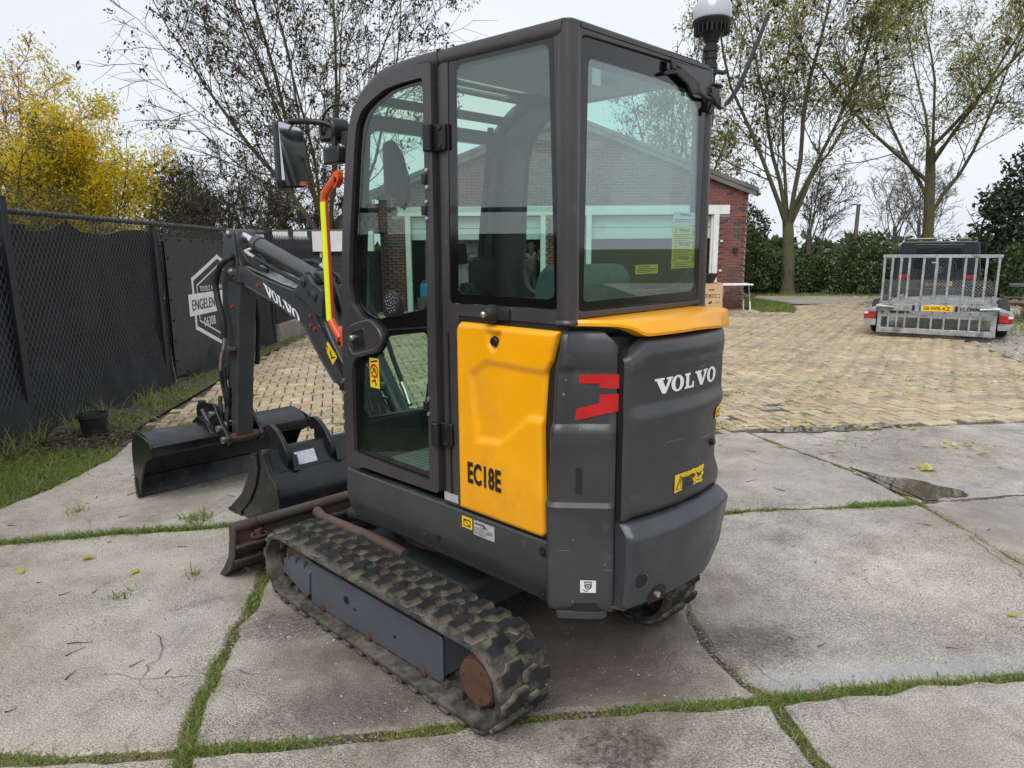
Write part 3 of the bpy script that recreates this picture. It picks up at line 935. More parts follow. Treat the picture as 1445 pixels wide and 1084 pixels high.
# ---------------------------------------------------------------- ground
EXO = Vector((-0.220, 3.010, 0.0)); EXR = R_(135.688)     # where the digger stands and which way it points
me = mesh('ground', [(-420, -420, -.045), (420, -420, -.045), (420, 420, -.045), (-420, 420, -.045)], [(0, 1, 2, 3)])
link('ground', me, 'meadow', kind='structure')
soil_poly = [(-5.2, -9), (9, -9), (9, 7.0), (6.7, 6.62), (4.709, 6.33), (3.026, 6.15), (2.02, 6.03), (1.0, 5.89), (-.3, 5.59), (-1.37, 5.41), (-1.9, 5.47), (-2.766, 5.57), (-3.40, 5.99), (-5.2, 5.99)]
yard = link('yard', mesh('yard', *[[(x, y, -.011) for x, y in soil_poly], [tuple(range(len(soil_poly)))]]), 'soil', kind='structure')

def slab(poly, seed, z=0.0, tilt=(0, 0)):
    """one cast concrete slab: ragged edges, worn arris, real thickness"""
    rg = random.Random(seed)
    pts = []
    n = len(poly)
    for i in range(n):
        a, b = Vector(poly[i]), Vector(poly[(i + 1) % n])
        L = (b - a).length; k = max(1, int(L / .07)); nr = Vector((-(b - a).y, (b - a).x)).normalized()
        for j in range(k):
            q = a + (b - a) * (j / k)
            pts.append(q + nr * (rg.gauss(0, .0065) + .007 * math.sin(j * .9 + seed) - (rg.uniform(.008, .022) if rg.random() < .06 else 0) * (1 if area2(poly) < 0 else -1) * -1))
    s = 1 if area2([tuple(p) for p in pts]) > 0 else -1
    cx_ = sum(p.x for p in pts) / len(pts); cy_ = sum(p.y for p in pts) / len(pts)
    inn = grow_poly([tuple(p) for p in pts], -.014)
    def zz(x, y): return z + tilt[0] * (x - cx_) + tilt[1] * (y - cy_)
    N_ = len(pts)
    V = [(p.x, p.y, zz(p.x, p.y) - .06) for p in pts] + [(p.x, p.y, zz(p.x, p.y) - .010) for p in pts] + [(x, y, zz(x, y)) for x, y in inn]
    F = [tuple(2 * N_ + i for i in range(N_))]
    for i in range(N_):
        j = (i + 1) % N_
        F += [(i, j, N_ + j, N_ + i), (N_ + i, N_ + j, 2 * N_ + j, 2 * N_ + i)]
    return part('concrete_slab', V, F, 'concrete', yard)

def shrink(poly, d=.022): return grow_poly(poly, -d)
J1 = [(-3.3, 3.66), (-2.855, 3.712), (-2.597, 3.772), (-2.338, 3.844), (-1.759, 3.93), (-1.45, 4.02)]
J2 = [(-1.45, 4.02), (-1.30, 3.6), (-1.245, 3.185), (-1.211, 2.979), (-1.205, 2.741), (-1.169, 2.486), (-1.134, 2.232), (-1.075, 2.04)]
J2b = [(-1.075, 2.04), (-1.04, 1.9), (-1.0, 1.6), (-.95, 1.0), (-.9, 0.0)]
J3a = [(-3.3, 1.98), (-1.787, 2.006), (-1.383, 2.012), (-1.075, 2.04)]
J3b = [(-1.075, 2.04), (-.766, 2.074), (-.448, 2.116), (-.069, 2.181), (.302, 2.228), (.583, 2.261), (.92, 2.295)]
J3c = [(.92, 2.295), (1.335, 2.354), (1.924, 2.431), (2.60, 2.50)]
J3d = [(2.60, 2.50), (3.4, 2.58), (4.6, 2.70)]
J4 = [(.92, 2.295), (.854, 2.399), (.802, 2.59), (.775, 2.85), (.83, 3.5), (.90, 4.09)]
J4b = [(.92, 2.295), (.92, 2.156), (.959, 1.94), (.99, 1.6), (1.05, 1.0), (1.1, 0)]
J5a = [(-1.45, 4.02), (-.6, 4.06), (.2, 4.08), (.90, 4.09)]
J5b = [(.90, 4.09), (1.192, 4.115), (1.469, 4.166), (2.014, 4.209), (2.535, 4.279)]
J5c = [(2.535, 4.279), (3.338, 4.423), (4.7, 4.62)]
J6 = [(2.535, 4.279), (2.547, 3.922), (2.57, 3.417), (2.59, 2.823), (2.60, 2.50)]
J6b = [(2.535, 4.279), (2.482, 4.703), (2.373, 5.124), (2.204, 5.519), (2.02, 6.02)]
PAV = [(-3.40, 6.02), (-2.766, 5.60), (-1.9, 5.50), (-1.37, 5.44), (-.3, 5.62), (1.0, 5.92), (2.02, 6.06), (3.026, 6.174), (4.709, 6.356), (6.7, 6.69)]
J7 = [(-1.45, 4.02), (-1.5, 4.6), (-1.42, 5.42)]
J8 = [(.90, 4.09), (.95, 5.0), (1.0, 5.90)]
VERGE = [(-3.30, 3.66), (-3.28, 4.315), (-3.203, 4.692), (-3.185, 5.264), (-3.30, 5.873)]
r_ = lambda l: list(reversed(l))
SL = [
    (J1 + J2[1:] + r_(J3a)[1:] , 1, (0, 0), 0),
    (VERGE + PAV[1:4] + r_(J7)[1:] + r_(J1)[1:-1], 2, (0, 0), 0),
    (J5a + r_(J4)[1:] + r_(J3b)[1:] + r_(J2)[1:-1], 3, (0, 0), 0),
    (J7 + PAV[3:6] + r_(J8)[1:] + r_(J5a)[1:-1], 4, (0, 0), 0),
    (J5b + [(x + .026, y) for x, y in J6[1:-1]] + J6[-1:] + r_(J3c)[1:] + [(x - .030, y) for x, y in J4[1:-1]], 5, (0, 0), -.002),
    (J5c + [(4.7, 2.71)] + r_(J3d)[1:] + r_(J6)[1:-1], 6, (0, 0), 0),
    (J8 + PAV[6:7] + r_(J6b)[1:] + r_(J5b)[1:-1], 7, (0, .0), 0),
    (J6b + PAV[7:9] + [(4.7, 4.62)] + r_(J5c)[1:-1], 8, (0, 0), -.004),
    (J3a + J2b[1:] + [(-3.3, 0)], 9, (0, 0), 0),
    (J3b + J4b[1:] + r_(J2b)[:-1], 10, (0, 0), .004),
    (J3c + [(2.7, 0)] + r_(J4b)[:-1], 11, (0, 0), .006),
    (J3d + [(4.7, 0), (2.7, 0)], 12, (0, 0), 0),
    ([(-3.3, 1.98), (-3.3, 3.66), (-5.0, 3.4), (-5.0, 1.9)], 13, (0, 0), 0),
    ([(-3.2, 0), (-.9, 0), (2.7, 0), (4.7, 0), (4.7, -2.2), (-3.2, -2.2)], 14, (0, 0), 0),
]
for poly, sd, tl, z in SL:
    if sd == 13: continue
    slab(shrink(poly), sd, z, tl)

# pavers in herringbone, each a block with its own height; the 300 largest in view are pieces
PAVE_END = [(11.6, 21.3), (9.7, 20.2), (8.3, 14.4), (7.05, 9.75), (6.9, 8.3)]
pav_poly = PAV[:-1] + [(5.4, 6.6), (6.9, 8.3)] + r_(PAVE_END)[1:] + [(6.6, 19.0), (5.95, 18.2), (-4.0, 18.2), (-4.0, 13.0), (-3.85, 11.4), (-3.75, 9.6), (-3.55, 7.6)]
bed = link('paving', mesh('paving', [(x, y, -.018) for x, y in pav_poly], [tuple(range(len(pav_poly)))]), 'joint_sand', kind='structure')
rngp = np.random.default_rng(5)
bw, bl, gap = .107, .214, .013
cells = []
ang = R_(14)
ca, sa = math.cos(ang), math.sin(ang)
for i in range(-140, 190):
    for j in range(-60, 260):
        # herringbone lattice: steps of one brick width
        m_ = (i - j) % 4
        if m_ == 0: cx0, cy0, hor = (i + 1) * bw, (j + .5) * bw, True
        elif m_ == 3: cx0, cy0, hor = (i + .5) * bw, (j + 1) * bw, False
        else: continue
        cells.append((cx0, cy0, hor))
cells = np.array(cells)
cxy = np.stack([cells[:, 0] * ca - cells[:, 1] * sa, cells[:, 0] * sa + cells[:, 1] * ca + 4.0], 1)
inner_p = grow_poly(pav_poly, -.06)
ok = in_poly(cxy, inner_p)
cells = cells[ok]; cxy = cxy[ok]
# drop what the frame can never show
ok = (np.abs(cxy[:, 0]) < cxy[:, 1] * .80 + .5)
cells = cells[ok]; cxy = cxy[ok]
nP = len(cxy)
def brick_verts(cx0, hor, z, tz, L, W, H, ch=.006):
    a = ang + (0 if hor else math.pi / 2)
    c, s = math.cos(a), math.sin(a)
    V = []
    for (dx, dy, zz) in [(-L, -W, -H), (L, -W, -H), (L, W, -H), (-L, W, -H), (-L, -W, -ch), (L, -W, -ch), (L, W, -ch), (-L, W, -ch), (-L + ch, -W + ch, 0), (L - ch, -W + ch, 0), (L - ch, W - ch, 0), (-L + ch, W - ch, 0)]:
        V.append((cx0[0] + dx * c - dy * s, cx0[1] + dx * s + dy * c, z + zz + tz[0] * dx + tz[1] * dy))
    return V
BF = [(8, 9, 10, 11), (4, 5, 9, 8), (5, 6, 10, 9), (6, 7, 11, 10), (7, 4, 8, 11), (0, 1, 5, 4), (1, 2, 6, 5), (2, 3, 7, 6), (3, 0, 4, 7)]
def undul(x, y): return .006 * math.sin(x * 1.1 + y * .4) + .006 * math.sin(y * .8 - x * .3)
# clear of the digger's own outline on the picture: bricks hidden behind cab or bucket stay in the joined mesh
view = np.abs(cxy[:, 0] / cxy[:, 1]) < .74
hid = ((cxy[:, 0] > -1.3) & (cxy[:, 0] < 1.75) & (cxy[:, 1] < 7.5))
size_key = np.where(view & ~hid, cxy[:, 1], 99)
order = np.argsort(size_key)
single = set(order[:298].tolist())
pvme = mesh('brick', brick_verts((0, 0), True, 0, (0, 0), bl / 2 - gap / 2, bw / 2 - gap / 2, .05), BF, recalc=True)
pvme2 = mesh('brick', [(v[0] * .985, v[1] * .97, v[2] - (.004 if k in (9, 10) else 0)) for k, v in enumerate(brick_verts((0, 0), True, 0, (0, 0), bl / 2 - gap / 2, bw / 2 - gap / 2, .05))], BF, recalc=True)
for m_ in (pvme, pvme2): m_.materials.append(MATS['paver'])
SV = []; SR = []
for k in range(nP):
    z = undul(*cxy[k]) + rngp.normal() * .003; tz = rngp.normal(size=2) * .022
    if k in single:
        o = link('brick', pvme if rngp.random() < .5 else pvme2, None, bed)
        o.location = (cxy[k][0], cxy[k][1], z)
        o.rotation_euler = (tz[1] * .6, tz[0] * .6, (0 if cells[k][2] else math.pi / 2) + rngp.normal() * .025)
    else:
        SV.append(brick_verts(cxy[k], cells[k][2], z, tz, bl / 2 - gap / 2, bw / 2 - gap / 2, .04)); SR.append(rngp.random())
SV = np.array(SV).reshape(-1, 3)
SF = (np.arange(len(SR))[:, None, None] * 12 + np.array(BF)[None]).reshape(-1, 4)
link('bricks', np_mesh('bricks', SV, SF, np.repeat(SR, 9)), 'paver', bed, kind='stuff')

# gravel drive beyond the pavers
gp = PAVE_END + [(8.5, 6.0), (40, 6.0), (40, 26), (9, 26), (6.5, 22.5), (6.2, 19.2), (9.0, 20.2)]
link('gravel_drive', mesh('gravel_drive', [(x, y, -.022) for x, y in [(6.9, 8.3), (7.05, 9.75), (8.3, 14.4), (9.7, 20.2), (7.9, 20.1), (7.0, 21.5), (8.0, 23.6), (15, 23.2), (30, 20), (30, 6.5), (6.2, 6.5)]], [tuple(range(11))]), 'gravel', kind='structure')
rg = np.random.default_rng(15)
P = np.stack([rg.uniform(6.8, 14, 5200), rg.uniform(8, 23, 5200)], 1)
P = P[(P[:, 0] > 7.0 + (P[:, 1] - 9.7) * .26) & (P[:, 0] < P[:, 1] * .76)]
def stones(P, z, rg, s0=.02):
    n = len(P); a = rg.uniform(0, 6.28, n); s = s0 * rg.uniform(.5, 1.6, n)
    k = np.arange(5) / 5 * 6.283
    ring = np.stack([P[:, None, 0] + np.cos(k[None] + a[:, None]) * s[:, None] * rg.uniform(.7, 1.2, (n, 5)), P[:, None, 1] + np.sin(k[None] + a[:, None]) * s[:, None] * rg.uniform(.6, 1.1, (n, 5)), np.full((n, 5), z)], -1)
    top = np.stack([P[:, 0] + s * .1, P[:, 1], z + s * rg.uniform(.4, .9, n)], -1)[:, None]
    V = np.concatenate([ring, top], 1).reshape(-1, 3)
    b = np.arange(n)[:, None, None] * 6
    F = (b + np.array([[i, (i + 1) % 5, 5] for i in range(5)])[None]).reshape(-1, 3)
    return V, F, np.repeat(rg.random(n), 5)
leafmat('pebbles', [(0, (.12, .10, .085)), (.4, (.26, .22, .18)), (.8, (.42, .39, .35)), (1, (.62, .60, .56))], 0.0, 0.8)
V, F, r0 = stones(P, -.022, rg, .03)
link('gravel', np_mesh('gravel', V, F, r0), 'pebbles', kind='stuff')
# loose grit on the slabs
cl = []
for (x, y, s, n) in [(.35, 2.05, .12, 150), (.1, 2.03, .15, 120), (-1.0, 2.75, .10, 120), (-1.9, 2.9, .5, 260), (2.9, 5.4, .7, 500), (3.6, 5.0, .5, 260), (-2.2, 4.5, .6, 260), (1.6, 3.2, 1.0, 260), (-.3, 2.15, .6, 160), (2.2, 1.95, .5, 120), (.6, 2.5, .25, 120)]:
    cl.append(rg.normal(size=(n, 2)) * (s, s * .45) + (x, y))
cl.append(rg.uniform((-3.2, 1.2), (4.2, 5.6), size=(5200, 2)))
P = np.concatenate(cl)
V, F, r0 = stones(P, 0.0, rg, .0032)
link('grit', np_mesh('grit', V, F, r0), 'pebbles', kind='stuff')

# puddles and wet film lying on the slabs
def lerp(a, b, t): return a + (b - a) * t
def water_sheet(name, pts, z, mat_, label):
    p0 = rnd_poly(pts, .25, 4); p = []
    rg_ = random.Random(len(pts))
    for (xa, ya), (xb, yb) in zip(p0, p0[1:] + p0[:1]):
        k_ = max(1, int(math.hypot(xb - xa, yb - ya) / .03))
        p += [(lerp(xa, xb, q / k_), lerp(ya, yb, q / k_)) for q in range(k_)]
    p = [(x + rg_.gauss(0, .004) + .016 * math.sin(x * 31 + y * 17) + .012 * math.sin(x * 57), y + rg_.gauss(0, .006) + .022 * math.sin(x * 23 + 1) + .012 * math.sin(x * 61 + y * 40)) for x, y in p]
    inn = grow_poly(p, -.004); N_ = len(p)
    V = [(x, y, z - .0035) for x, y in p] + [(x, y, z) for x, y in inn]
    F = [tuple(range(N_, 2 * N_))] + [(i, (i + 1) % N_, N_ + (i + 1) % N_, N_ + i) for i in range(N_)]
    return part(name, V, F, mat_, None, kind='structure')
water_sheet('puddle', [(2.42, 5.05), (2.56, 4.86), (2.66, 4.759), (2.823, 4.615), (3.02, 4.45), (2.753, 4.35), (2.60, 4.32), (2.54, 4.36), (2.47, 4.7)], .0045, 'puddle_water', '')
water_sheet('puddle', [(2.25, 6.13), (2.81, 6.25), (3.312, 6.25), (3.7, 6.26), (3.235, 6.11), (2.813, 6.02), (2.441, 6.0), (2.1, 6.03)], .0065, 'puddle_water', '')

# grass in the joints, on the verge and by the building
GV = []; GF = []; GR = []; goff = 0
def add_grass(P, h, z, rg_, w=.005, lean=.5, shift=0.0):
    global goff
    P3 = np.concatenate([P, np.full((len(P), 1), z)], 1)
    V, F, r = blades(P3, h, rg_, w, lean)
    GV.append(V); GF.append(F + goff); GR.append(np.clip(r * (1 - shift) + shift, 0, 1)); goff += len(V)
rg = np.random.default_rng(21)
def joint(pts, n, w, h, lo=0, hi=1, gaps=3.0, shift=0.0, thr=-.25):
    q, s = along(pts, n, rg, w)
    f = s / s.max()
    den = np.sin(s * gaps + 1.3) + .7 * np.sin(s * gaps * 2.7 + .4) + rg.normal(size=n) * .35
    k = (f >= lo) & (f <= hi) & (den > thr)
    # a low mat of moss and dead stalks under the blades
    q2, s2 = along(pts, int(n * 1.3), rg, w * 1.15)
    k2 = (s2 / s2.max() >= lo * .5) & (np.sin(s2 * gaps * 1.9 + 2) + rg.normal(size=len(s2)) * .7 > .15)
    add_grass(q2[k2], .017, -.011, rg, .006, 1.6, .6)
    k &= rg.random(n) < .72
    add_grass(q[k], h * .55, -.011, rg, .0042, .95, shift)
joint(J1, 8000, .022, .085, 0, .97, 1.2, 0, -.7)
joint(r_(J2), 6500, .020, .06, .0, .92, 2.6, .18, -.15)
joint(J3b, 5200, .016, .055, 0, 1, 3.3, .1, .1)
joint(J3c, 8000, .020, .062, 0, 1, 1.9, .1, -.5)
joint(J3d, 2500, .02, .06, 0, 1, 2, 0, -.5)
joint(J3a, 4200, .02, .065, .2, 1, 1.7, .35, -.2)
joint(J4b, 2500, .018, .055, 0, .5, 2.2, .05, -.3)
joint([(-1.075, 2.04), (-1.04, 1.9), (-1.0, 1.6)], 2400, .022, .06, 0, 1, 2, 0, -1)
joint(J4, 900, .012, .045, 0, .8, 4, .1, .6)
joint(J5b, 3400, .024, .05, .15, 1, 2.0, .12, -.2)
joint([(2.1, 4.215), (2.535, 4.275)], 2600, .022, .07, 0, 1, 1, 0, -9)
joint(r_(J6), 1800, .016, .04, .35, 1, 4, .1, .2)
joint(J6b, 900, .014, .035, 0, 1, 4, .15, .5)
joint(J7, 2200, .03, .06, .1, 1, 2, .05, -.3)
joint(PAV[1:5], 1800, .05, .05, 0, 1, 3, .05, .1)
for (x, y, s, n, h) in [(-1.93, 4.05, .05, 150, .06), (-1.62, 3.32, .03, 60, .03), (-1.86, 3.08, .035, 70, .03), (-1.22, 4.9, .10, 500, .08), (-1.27, 5.3, .10, 420, .08), (-1.35, 4.75, .07, 260, .07), (-2.75, 4.2, .03, 50, .05)]:
    add_grass(rg.normal(size=(n, 2)) * s + (x, y), h, -.002, rg, .005, .6, .05)
# tufts between the pavers
for _ in range(900):
    x = rg.uniform(-3.4, 9); y = rg.uniform(5.6, 17)
    if _ > 560: x = rg.uniform(-3.3, 1.0); y = rg.uniform(5.5, 9.5)
    if y > 9 and rg.random() < .55: continue
    if x > 0 and rg.random() < .5: continue
    add_grass(rg.normal(size=(int(rg.integers(8, 40)), 2)) * rg.uniform(.02, .07) + (x, y), .045, -.01, rg, .007, .8, .1)
# verge along the fence
vp = [(-5.2, 3.2), (-3.40, 3.3), (-3.28, 3.9), (-3.25, 4.315), (-3.17, 4.692), (-3.15, 5.264), (-3.30, 5.8), (-3.50, 6.4), (-3.6, 7.6), (-3.8, 9.6), (-3.88, 11.4), (-3.8, 13), (-4.6, 13), (-4.7, 5)]
verge = link('grass_verge', mesh('grass_verge', [(x, y, -.012) for x, y in vp], [tuple(range(len(vp)))]), 'soil', kind='structure')
P = np.stack([rg.uniform(-5, -3, 90000), rg.uniform(3.2, 13, 90000)], 1)
P = P[in_poly(P, vp)]
nz = np.sin(P[:, 0] * 5.1 + 1) + np.sin(P[:, 1] * 3.7 + P[:, 0] * 2) + .8 * np.sin(P[:, 1] * 9 + P[:, 0] * 7)
pr = np.clip(.62 + .3 * nz, .04, 1) * np.where(P[:, 1] < 5.5, 1.0, .42) * np.where((P[:, 0] < -3.75) & (P[:, 1] > 5.1) & (P[:, 1] < 6.4), .22, 1)
P = P[rg.random(len(P)) < pr]
add_grass(P[P[:, 1] < 6], .06, -.012, rg, .0065, .8)
P9 = np.stack([rg.uniform(-4.6, -3.1, 30000), rg.uniform(3.4, 5.6, 30000)], 1); P9 = P9[in_poly(P9, vp)]
add_grass(P9, .055, -.012, rg, .0065, .9)
add_grass(P[P[:, 1] >= 6], .07, -.012, rg, .008, .8, .05)
for (x, y) in [(-4.05, 5.75), (-4.2, 5.9), (-3.95, 6.2), (-4.0, 6.7), (-3.85, 7.3), (-4.0, 5.4), (-4.3, 5.6)]:
    add_grass(rg.normal(size=(70, 2)) * .07 + (x, y), .26, -.01, rg, .006, .55, .45)
link('grass', np_mesh('grass', np.concatenate(GV), np.concatenate(GF), np.concatenate(GR)), 'grass', kind='stuff')
# lawn by the building corner and along the hedge
GV, GF, GR, goff = [], [], [], 0
lp = [(6.05, 18.1), (6.0, 17.35), (6.75, 17.2), (7.25, 18.4), (7.6, 20), (7.2, 22.5), (6.1, 22.5), (6.1, 19)]
link('lawn', mesh('lawn', [(x, y, -.014) for x, y in lp], [tuple(range(len(lp)))]), 'meadow', kind='structure')
P = np.stack([rg.uniform(5.9, 7.7, 20000), rg.uniform(17, 22.5, 20000)], 1); P = P[in_poly(P, lp)]
add_grass(P, .09, -.014, rg, .014, .5)
P = np.stack([rg.uniform(6.5, 14, 9000), rg.uniform(21.3, 24.5, 9000)], 1); P = P[P[:, 1] > 23.6 - (P[:, 0] - 7) * .22]
add_grass(P, .09, -.02, rg, .018, .7, .45)
P = np.stack([rg.uniform(8.5, 12, 6000), rg.uniform(12.5, 19, 6000)], 1); P = P[P[:, 0] > 8.9 + (P[:, 1] - 13) * .33]
add_grass(P, .08, -.02, rg, .014, .7, .2)
link('lawn_grass', np_mesh('lawn_grass', np.concatenate(GV), np.concatenate(GF), np.concatenate(GR)), 'grass', kind='stuff')

# fallen leaves, dead and yellow, and twigs
def flat_leaves(P, z, size, rg_):
    n = len(P); P3 = np.concatenate([P, np.full((n, 1), z)], 1)
    a = rg_.uniform(0, 6.28, n); d = np.stack([np.cos(a), np.sin(a), rg_.uniform(-.05, .45, n)], 1); s = np.stack([-np.sin(a), np.cos(a), rg_.uniform(-.25, .25, n)], 1)
    L = (size * rg_.uniform(.5, 1.4, n))[:, None]
    V = np.stack([P3, P3 + d * L * .45 + s * L * .3, P3 + d * L, P3 + d * L * .45 - s * L * .3], 1); V[..., 2] = np.maximum(V[..., 2], z)
    return V.reshape(-1, 3), np.arange(4 * n).reshape(n, 4)
P = [rg.normal(size=(900, 2)) * (.25, .28) + (-3.9, 5.85), rg.normal(size=(600, 2)) * (.14, .25) + (-3.5, 5.9), rg.normal(size=(180, 2)) * (.15, .6) + (-3.75, 7.0)]
P = np.concatenate(P); P = P[P[:, 0] < -3.25]
V, F = flat_leaves(P, .0, .042, rg)
V[:, 2] += np.repeat(rg.uniform(0, .03, len(P)), 4)
link('dead_leaves', np_mesh('dead_leaves', V, F, rg.random(len(P))), 'dead_leaf', kind='stuff')
P = [rg.normal(size=(44, 2)) * (.55, .05) + (2.95, 6.13), rg.normal(size=(26, 2)) * (.16, .12) + (3.55, 5.45), rg.normal(size=(9, 2)) * (.5, .35) + (2.3, 5.6), rg.uniform((-3, 6), (9, 16), size=(110, 2)), rg.uniform((1.2, 2.5), (4, 5.5), size=(7, 2)), rg.uniform((-3.2, 3.0), (-1.3, 5.4), size=(7, 2)), rg.uniform((6.3, 20.5), (11, 24), size=(260, 2)), np.array([(2.42, 5.36), (2.46, 5.33), (2.45, 5.4), (3.5, 5.0), (2.95, 5.0)]), rg.normal(size=(16, 2)) * (.03, .02) + (2.97, 4.95)]
P = np.concatenate(P)
V, F = flat_leaves(P, .009, .056, rg)
link('yellow_leaves', np_mesh('yellow_leaves', V, F, rg.random(len(P))), 'yellow_leaf', kind='stuff')
br = []
for _ in range(70):
    x, y = [(rg.uniform(-3.1, -1.2), rg.uniform(2.2, 5.2)), (rg.uniform(1.0, 3.6), rg.uniform(2.3, 5.6))][int(rg.random() < .4)]
    a = rg.uniform(0, 3.14); L = rg.uniform(.02, .10)
    A, ra, _ = limb(rg, (x, y, .004), (math.cos(a), math.sin(a), 0), L, .0022, .001, 3, .12, 0)
    A[:, 2] = .004
    br.append((A, ra, 4))
V, F = tubes_np(br)
link('twig_litter', np_mesh('twig_litter', V, F), 'seed_brown', kind='stuff')
def lerp(a, b, t): return a + (b - a) * t
# ---------------------------------------------------------------- digger materials
pm('cab_grey', (.048, .044, .044), 0.33, 0.0, 0.12, 5, bump=0.04, bs=400, dirt=(.12, .11, .10), ds=7, da=(.62, .85), rv=.08)
pm('body_grey', (.043, .043, .046), 0.33, 0.0, 0.15, 4, bump=0.06, bs=300, dirt=(.10, .095, .09), ds=9, da=(.60, .85), rv=.10, scr=(.16, .155, .15), chips=(.22, .215, .21))
pm('weight_grey', (.040, .043, .050), 0.34, 0.0, 0.18, 4, bump=0.08, bs=120, dirt=(.085, .085, .088), ds=6, da=(.52, .80), rv=.12, chips=(.15, .15, .15))
pm('machine_yellow', (.93, .40, .001), 0.36, 0.0, 0.07, 3, bump=0.05, bs=120, dirt=(.66, .285, .008), ds=4, da=(.55, .85), rv=.09, coat=.2, chips=(.06, .045, .03))
pm('boom_grey', (.048, .050, .054), 0.38, 0.0, 0.12, 6, bump=0.05, bs=200, dirt=(.13, .11, .09), ds=8, da=(.64, .85), scr=(.20, .20, .20))
pm('frame_blue_grey', (.080, .088, .108), 0.42, 0.0, 0.10, 6, bump=0.04, bs=200, dirt=(.14, .12, .10), ds=9, da=(.62, .85))
pm('black_plastic', (.010, .010, .011), 0.42, 0.0, 0.15, 9, bump=0.05, bs=300)
pm('black_rubber', (.014, .014, .014), 0.65, 0.0, 0.2, 9, bump=0.1, bs=200)
pm('frit_black', (.006, .006, .007), 0.05, 0.0, 0.05, 3, spec=.6)
pm('seal_shade_black', (.008, .008, .008), 0.6)  # black for seals and joints, also shade painted on rims and recesses
pm('chrome_rod', (.78, .79, .80), 0.12, 1.0, 0.04, 4)
pm('zinc', (.55, .53, .48), 0.32, 0.9, 0.12, 12)
pm('rust_brown', (.088, .042, .030), 0.78, 0.15, 0.30, 9, bump=0.35, bs=70, dirt=(.13, .062, .040), ds=7, da=(.45, .7))
pm('blade_steel', (.070, .062, .057), 0.55, 0.35, 0.28, 6, bump=0.25, bs=50, dirt=(.14, .068, .045), ds=4, da=(.50, .72), rv=.15, scr=(.28, .25, .23))
pm('arm_rust', (.105, .082, .074), 0.6, 0.3, 0.25, 9, bump=0.2, bs=60, dirt=(.17, .075, .045), ds=7, da=(.5, .7))
pm('bucket_black', (.009, .010, .012), 0.30, 0.0, 0.2, 5, bump=0.06, bs=150, dirt=(.035, .033, .031), ds=5, da=(.55, .85), rv=.10, scr=(.16, .15, .14))
pm('orange_paint', (.68, .095, .018), 0.4, 0.0, 0.06, 6, coat=.2)
pm('fluor_yellow', (.78, .84, .02), 0.45, 0.0, 0.04, 6)
pm('sticker_yellow', (.82, .56, .015), 0.4, 0.0, 0.06, 20)
pm('sticker_white', (.70, .70, .68), 0.45, 0.0, 0.08, 30)
pm('sticker_silver', (.52, .54, .57), 0.35, 0.4, 0.15, 60)
pm('chevron_red', (.50, .010, .010), 0.42, 0.0, 0.06, 8)
pm('letter_white', (.80, .81, .83), 0.4, 0.0, 0.03)
pm('letter_black', (.012, .012, .012), 0.45)
pm('red_ink', (.55, .02, .015), 0.5)
pm('seat_cloth', (.085, .115, .115), 0.85, 0.0, 0.2, 20, bump=0.3, bs=500)
pm('liner_grey', (.30, .31, .31), 0.8, 0.0, 0.06, 5, bump=0.05)
pm('interior_dark', (.012, .014, .013), 0.75, 0.0, 0.15, 5)
pm('floor_mat', (.20, .22, .21), 0.7, 0.0, 0.15, 4, dirt=(.10, .08, .06), ds=6)
pm('beacon_lens', (.50, .53, .56), 0.12, 0.0, 0.03, 4, coat=.5)
pm('mirror_glass', (.55, .57, .58), 0.02, 1.0, 0.0)
glass('cab_glass', (.80, .91, .87), 1.50, 0.0, 0.008)
glass('side_glass', (.80, .92, .88), 1.80, 0.0, 0.010)
glass('rear_glass', (.80, .95, .925), 2.15, 0.0, 0.014)
glass('door_glass_tint', (.76, .89, .83), 1.55, 0.0, 0.012)
glass('hatch_glass', (.92, .93, .82), 1.4, 0.0, 0.05)
def mk_track():
    m, t, b = nodes_of('track_rubber')
    N = NB(t); v = N.coord()
    g = N.n('NewGeometry')
    c = N.ramp(N.noise(v, 9, 6, 0.65), [(.3, (.022, .021, .020)), (.7, (.045, .043, .040))])
    dust = N.rng(N.noise(v, 11, 7, 0.7), 0.42, 0.66)
    c = N.mix(N.math('MULTIPLY', dust, 0.9), c, (.165, .142, .112))
    N.l(c, b.inputs['Base Color']); b.inputs['Roughness'].default_value = .85
    N.l(N.bump(N.noise(v, 90, 5, 0.7), 0.5, 0.004), b.inputs['Normal'])
    m, t, b = nodes_of('lug_rubber')
    N = NB(t); v = N.coord(); w = N.n('NewGeometry').outputs['Position']
    c = N.ramp(N.noise(w, 14, 6, 0.65), [(.3, (.010, .010, .011)), (.7, (.030, .030, .031))])
    # dried sand clings low on the lug flanks, worn off the crowns
    low = N.rng(N.n('SeparateXYZ').outputs[2], 0, 1)
    sx = N.n('SeparateXYZ'); N.l(v, sx.inputs[0])
    hgt = N.rng(sx.outputs[2], 0.002, 0.022, 1.0, 0.0)
    dust = N.math('MULTIPLY', hgt, N.rng(N.noise(w, 16, 6, 0.7), 0.34, 0.55))
    c = N.mix(N.math('MULTIPLY', dust, 0.9), c, (.25, .215, .165))
    N.l(c, b.inputs['Base Color']); b.inputs['Roughness'].default_value = .85; b.inputs['Specular IOR Level'].default_value = .25
    N.l(N.bump(N.noise(w, 110, 5, 0.7), 0.5, 0.004), b.inputs['Normal'])
mk_track()

# ---------------------------------------------------------------- mini excavator (local axes: x forward, y to its left, z up)
EX = empty('mini_excavator', EXO, EXR, 'grey and yellow mini excavator on rubber tracks parked on the concrete slabs', 'excavator')
def neg(p): return [(a, -b, *c) for a, b, *c in p]

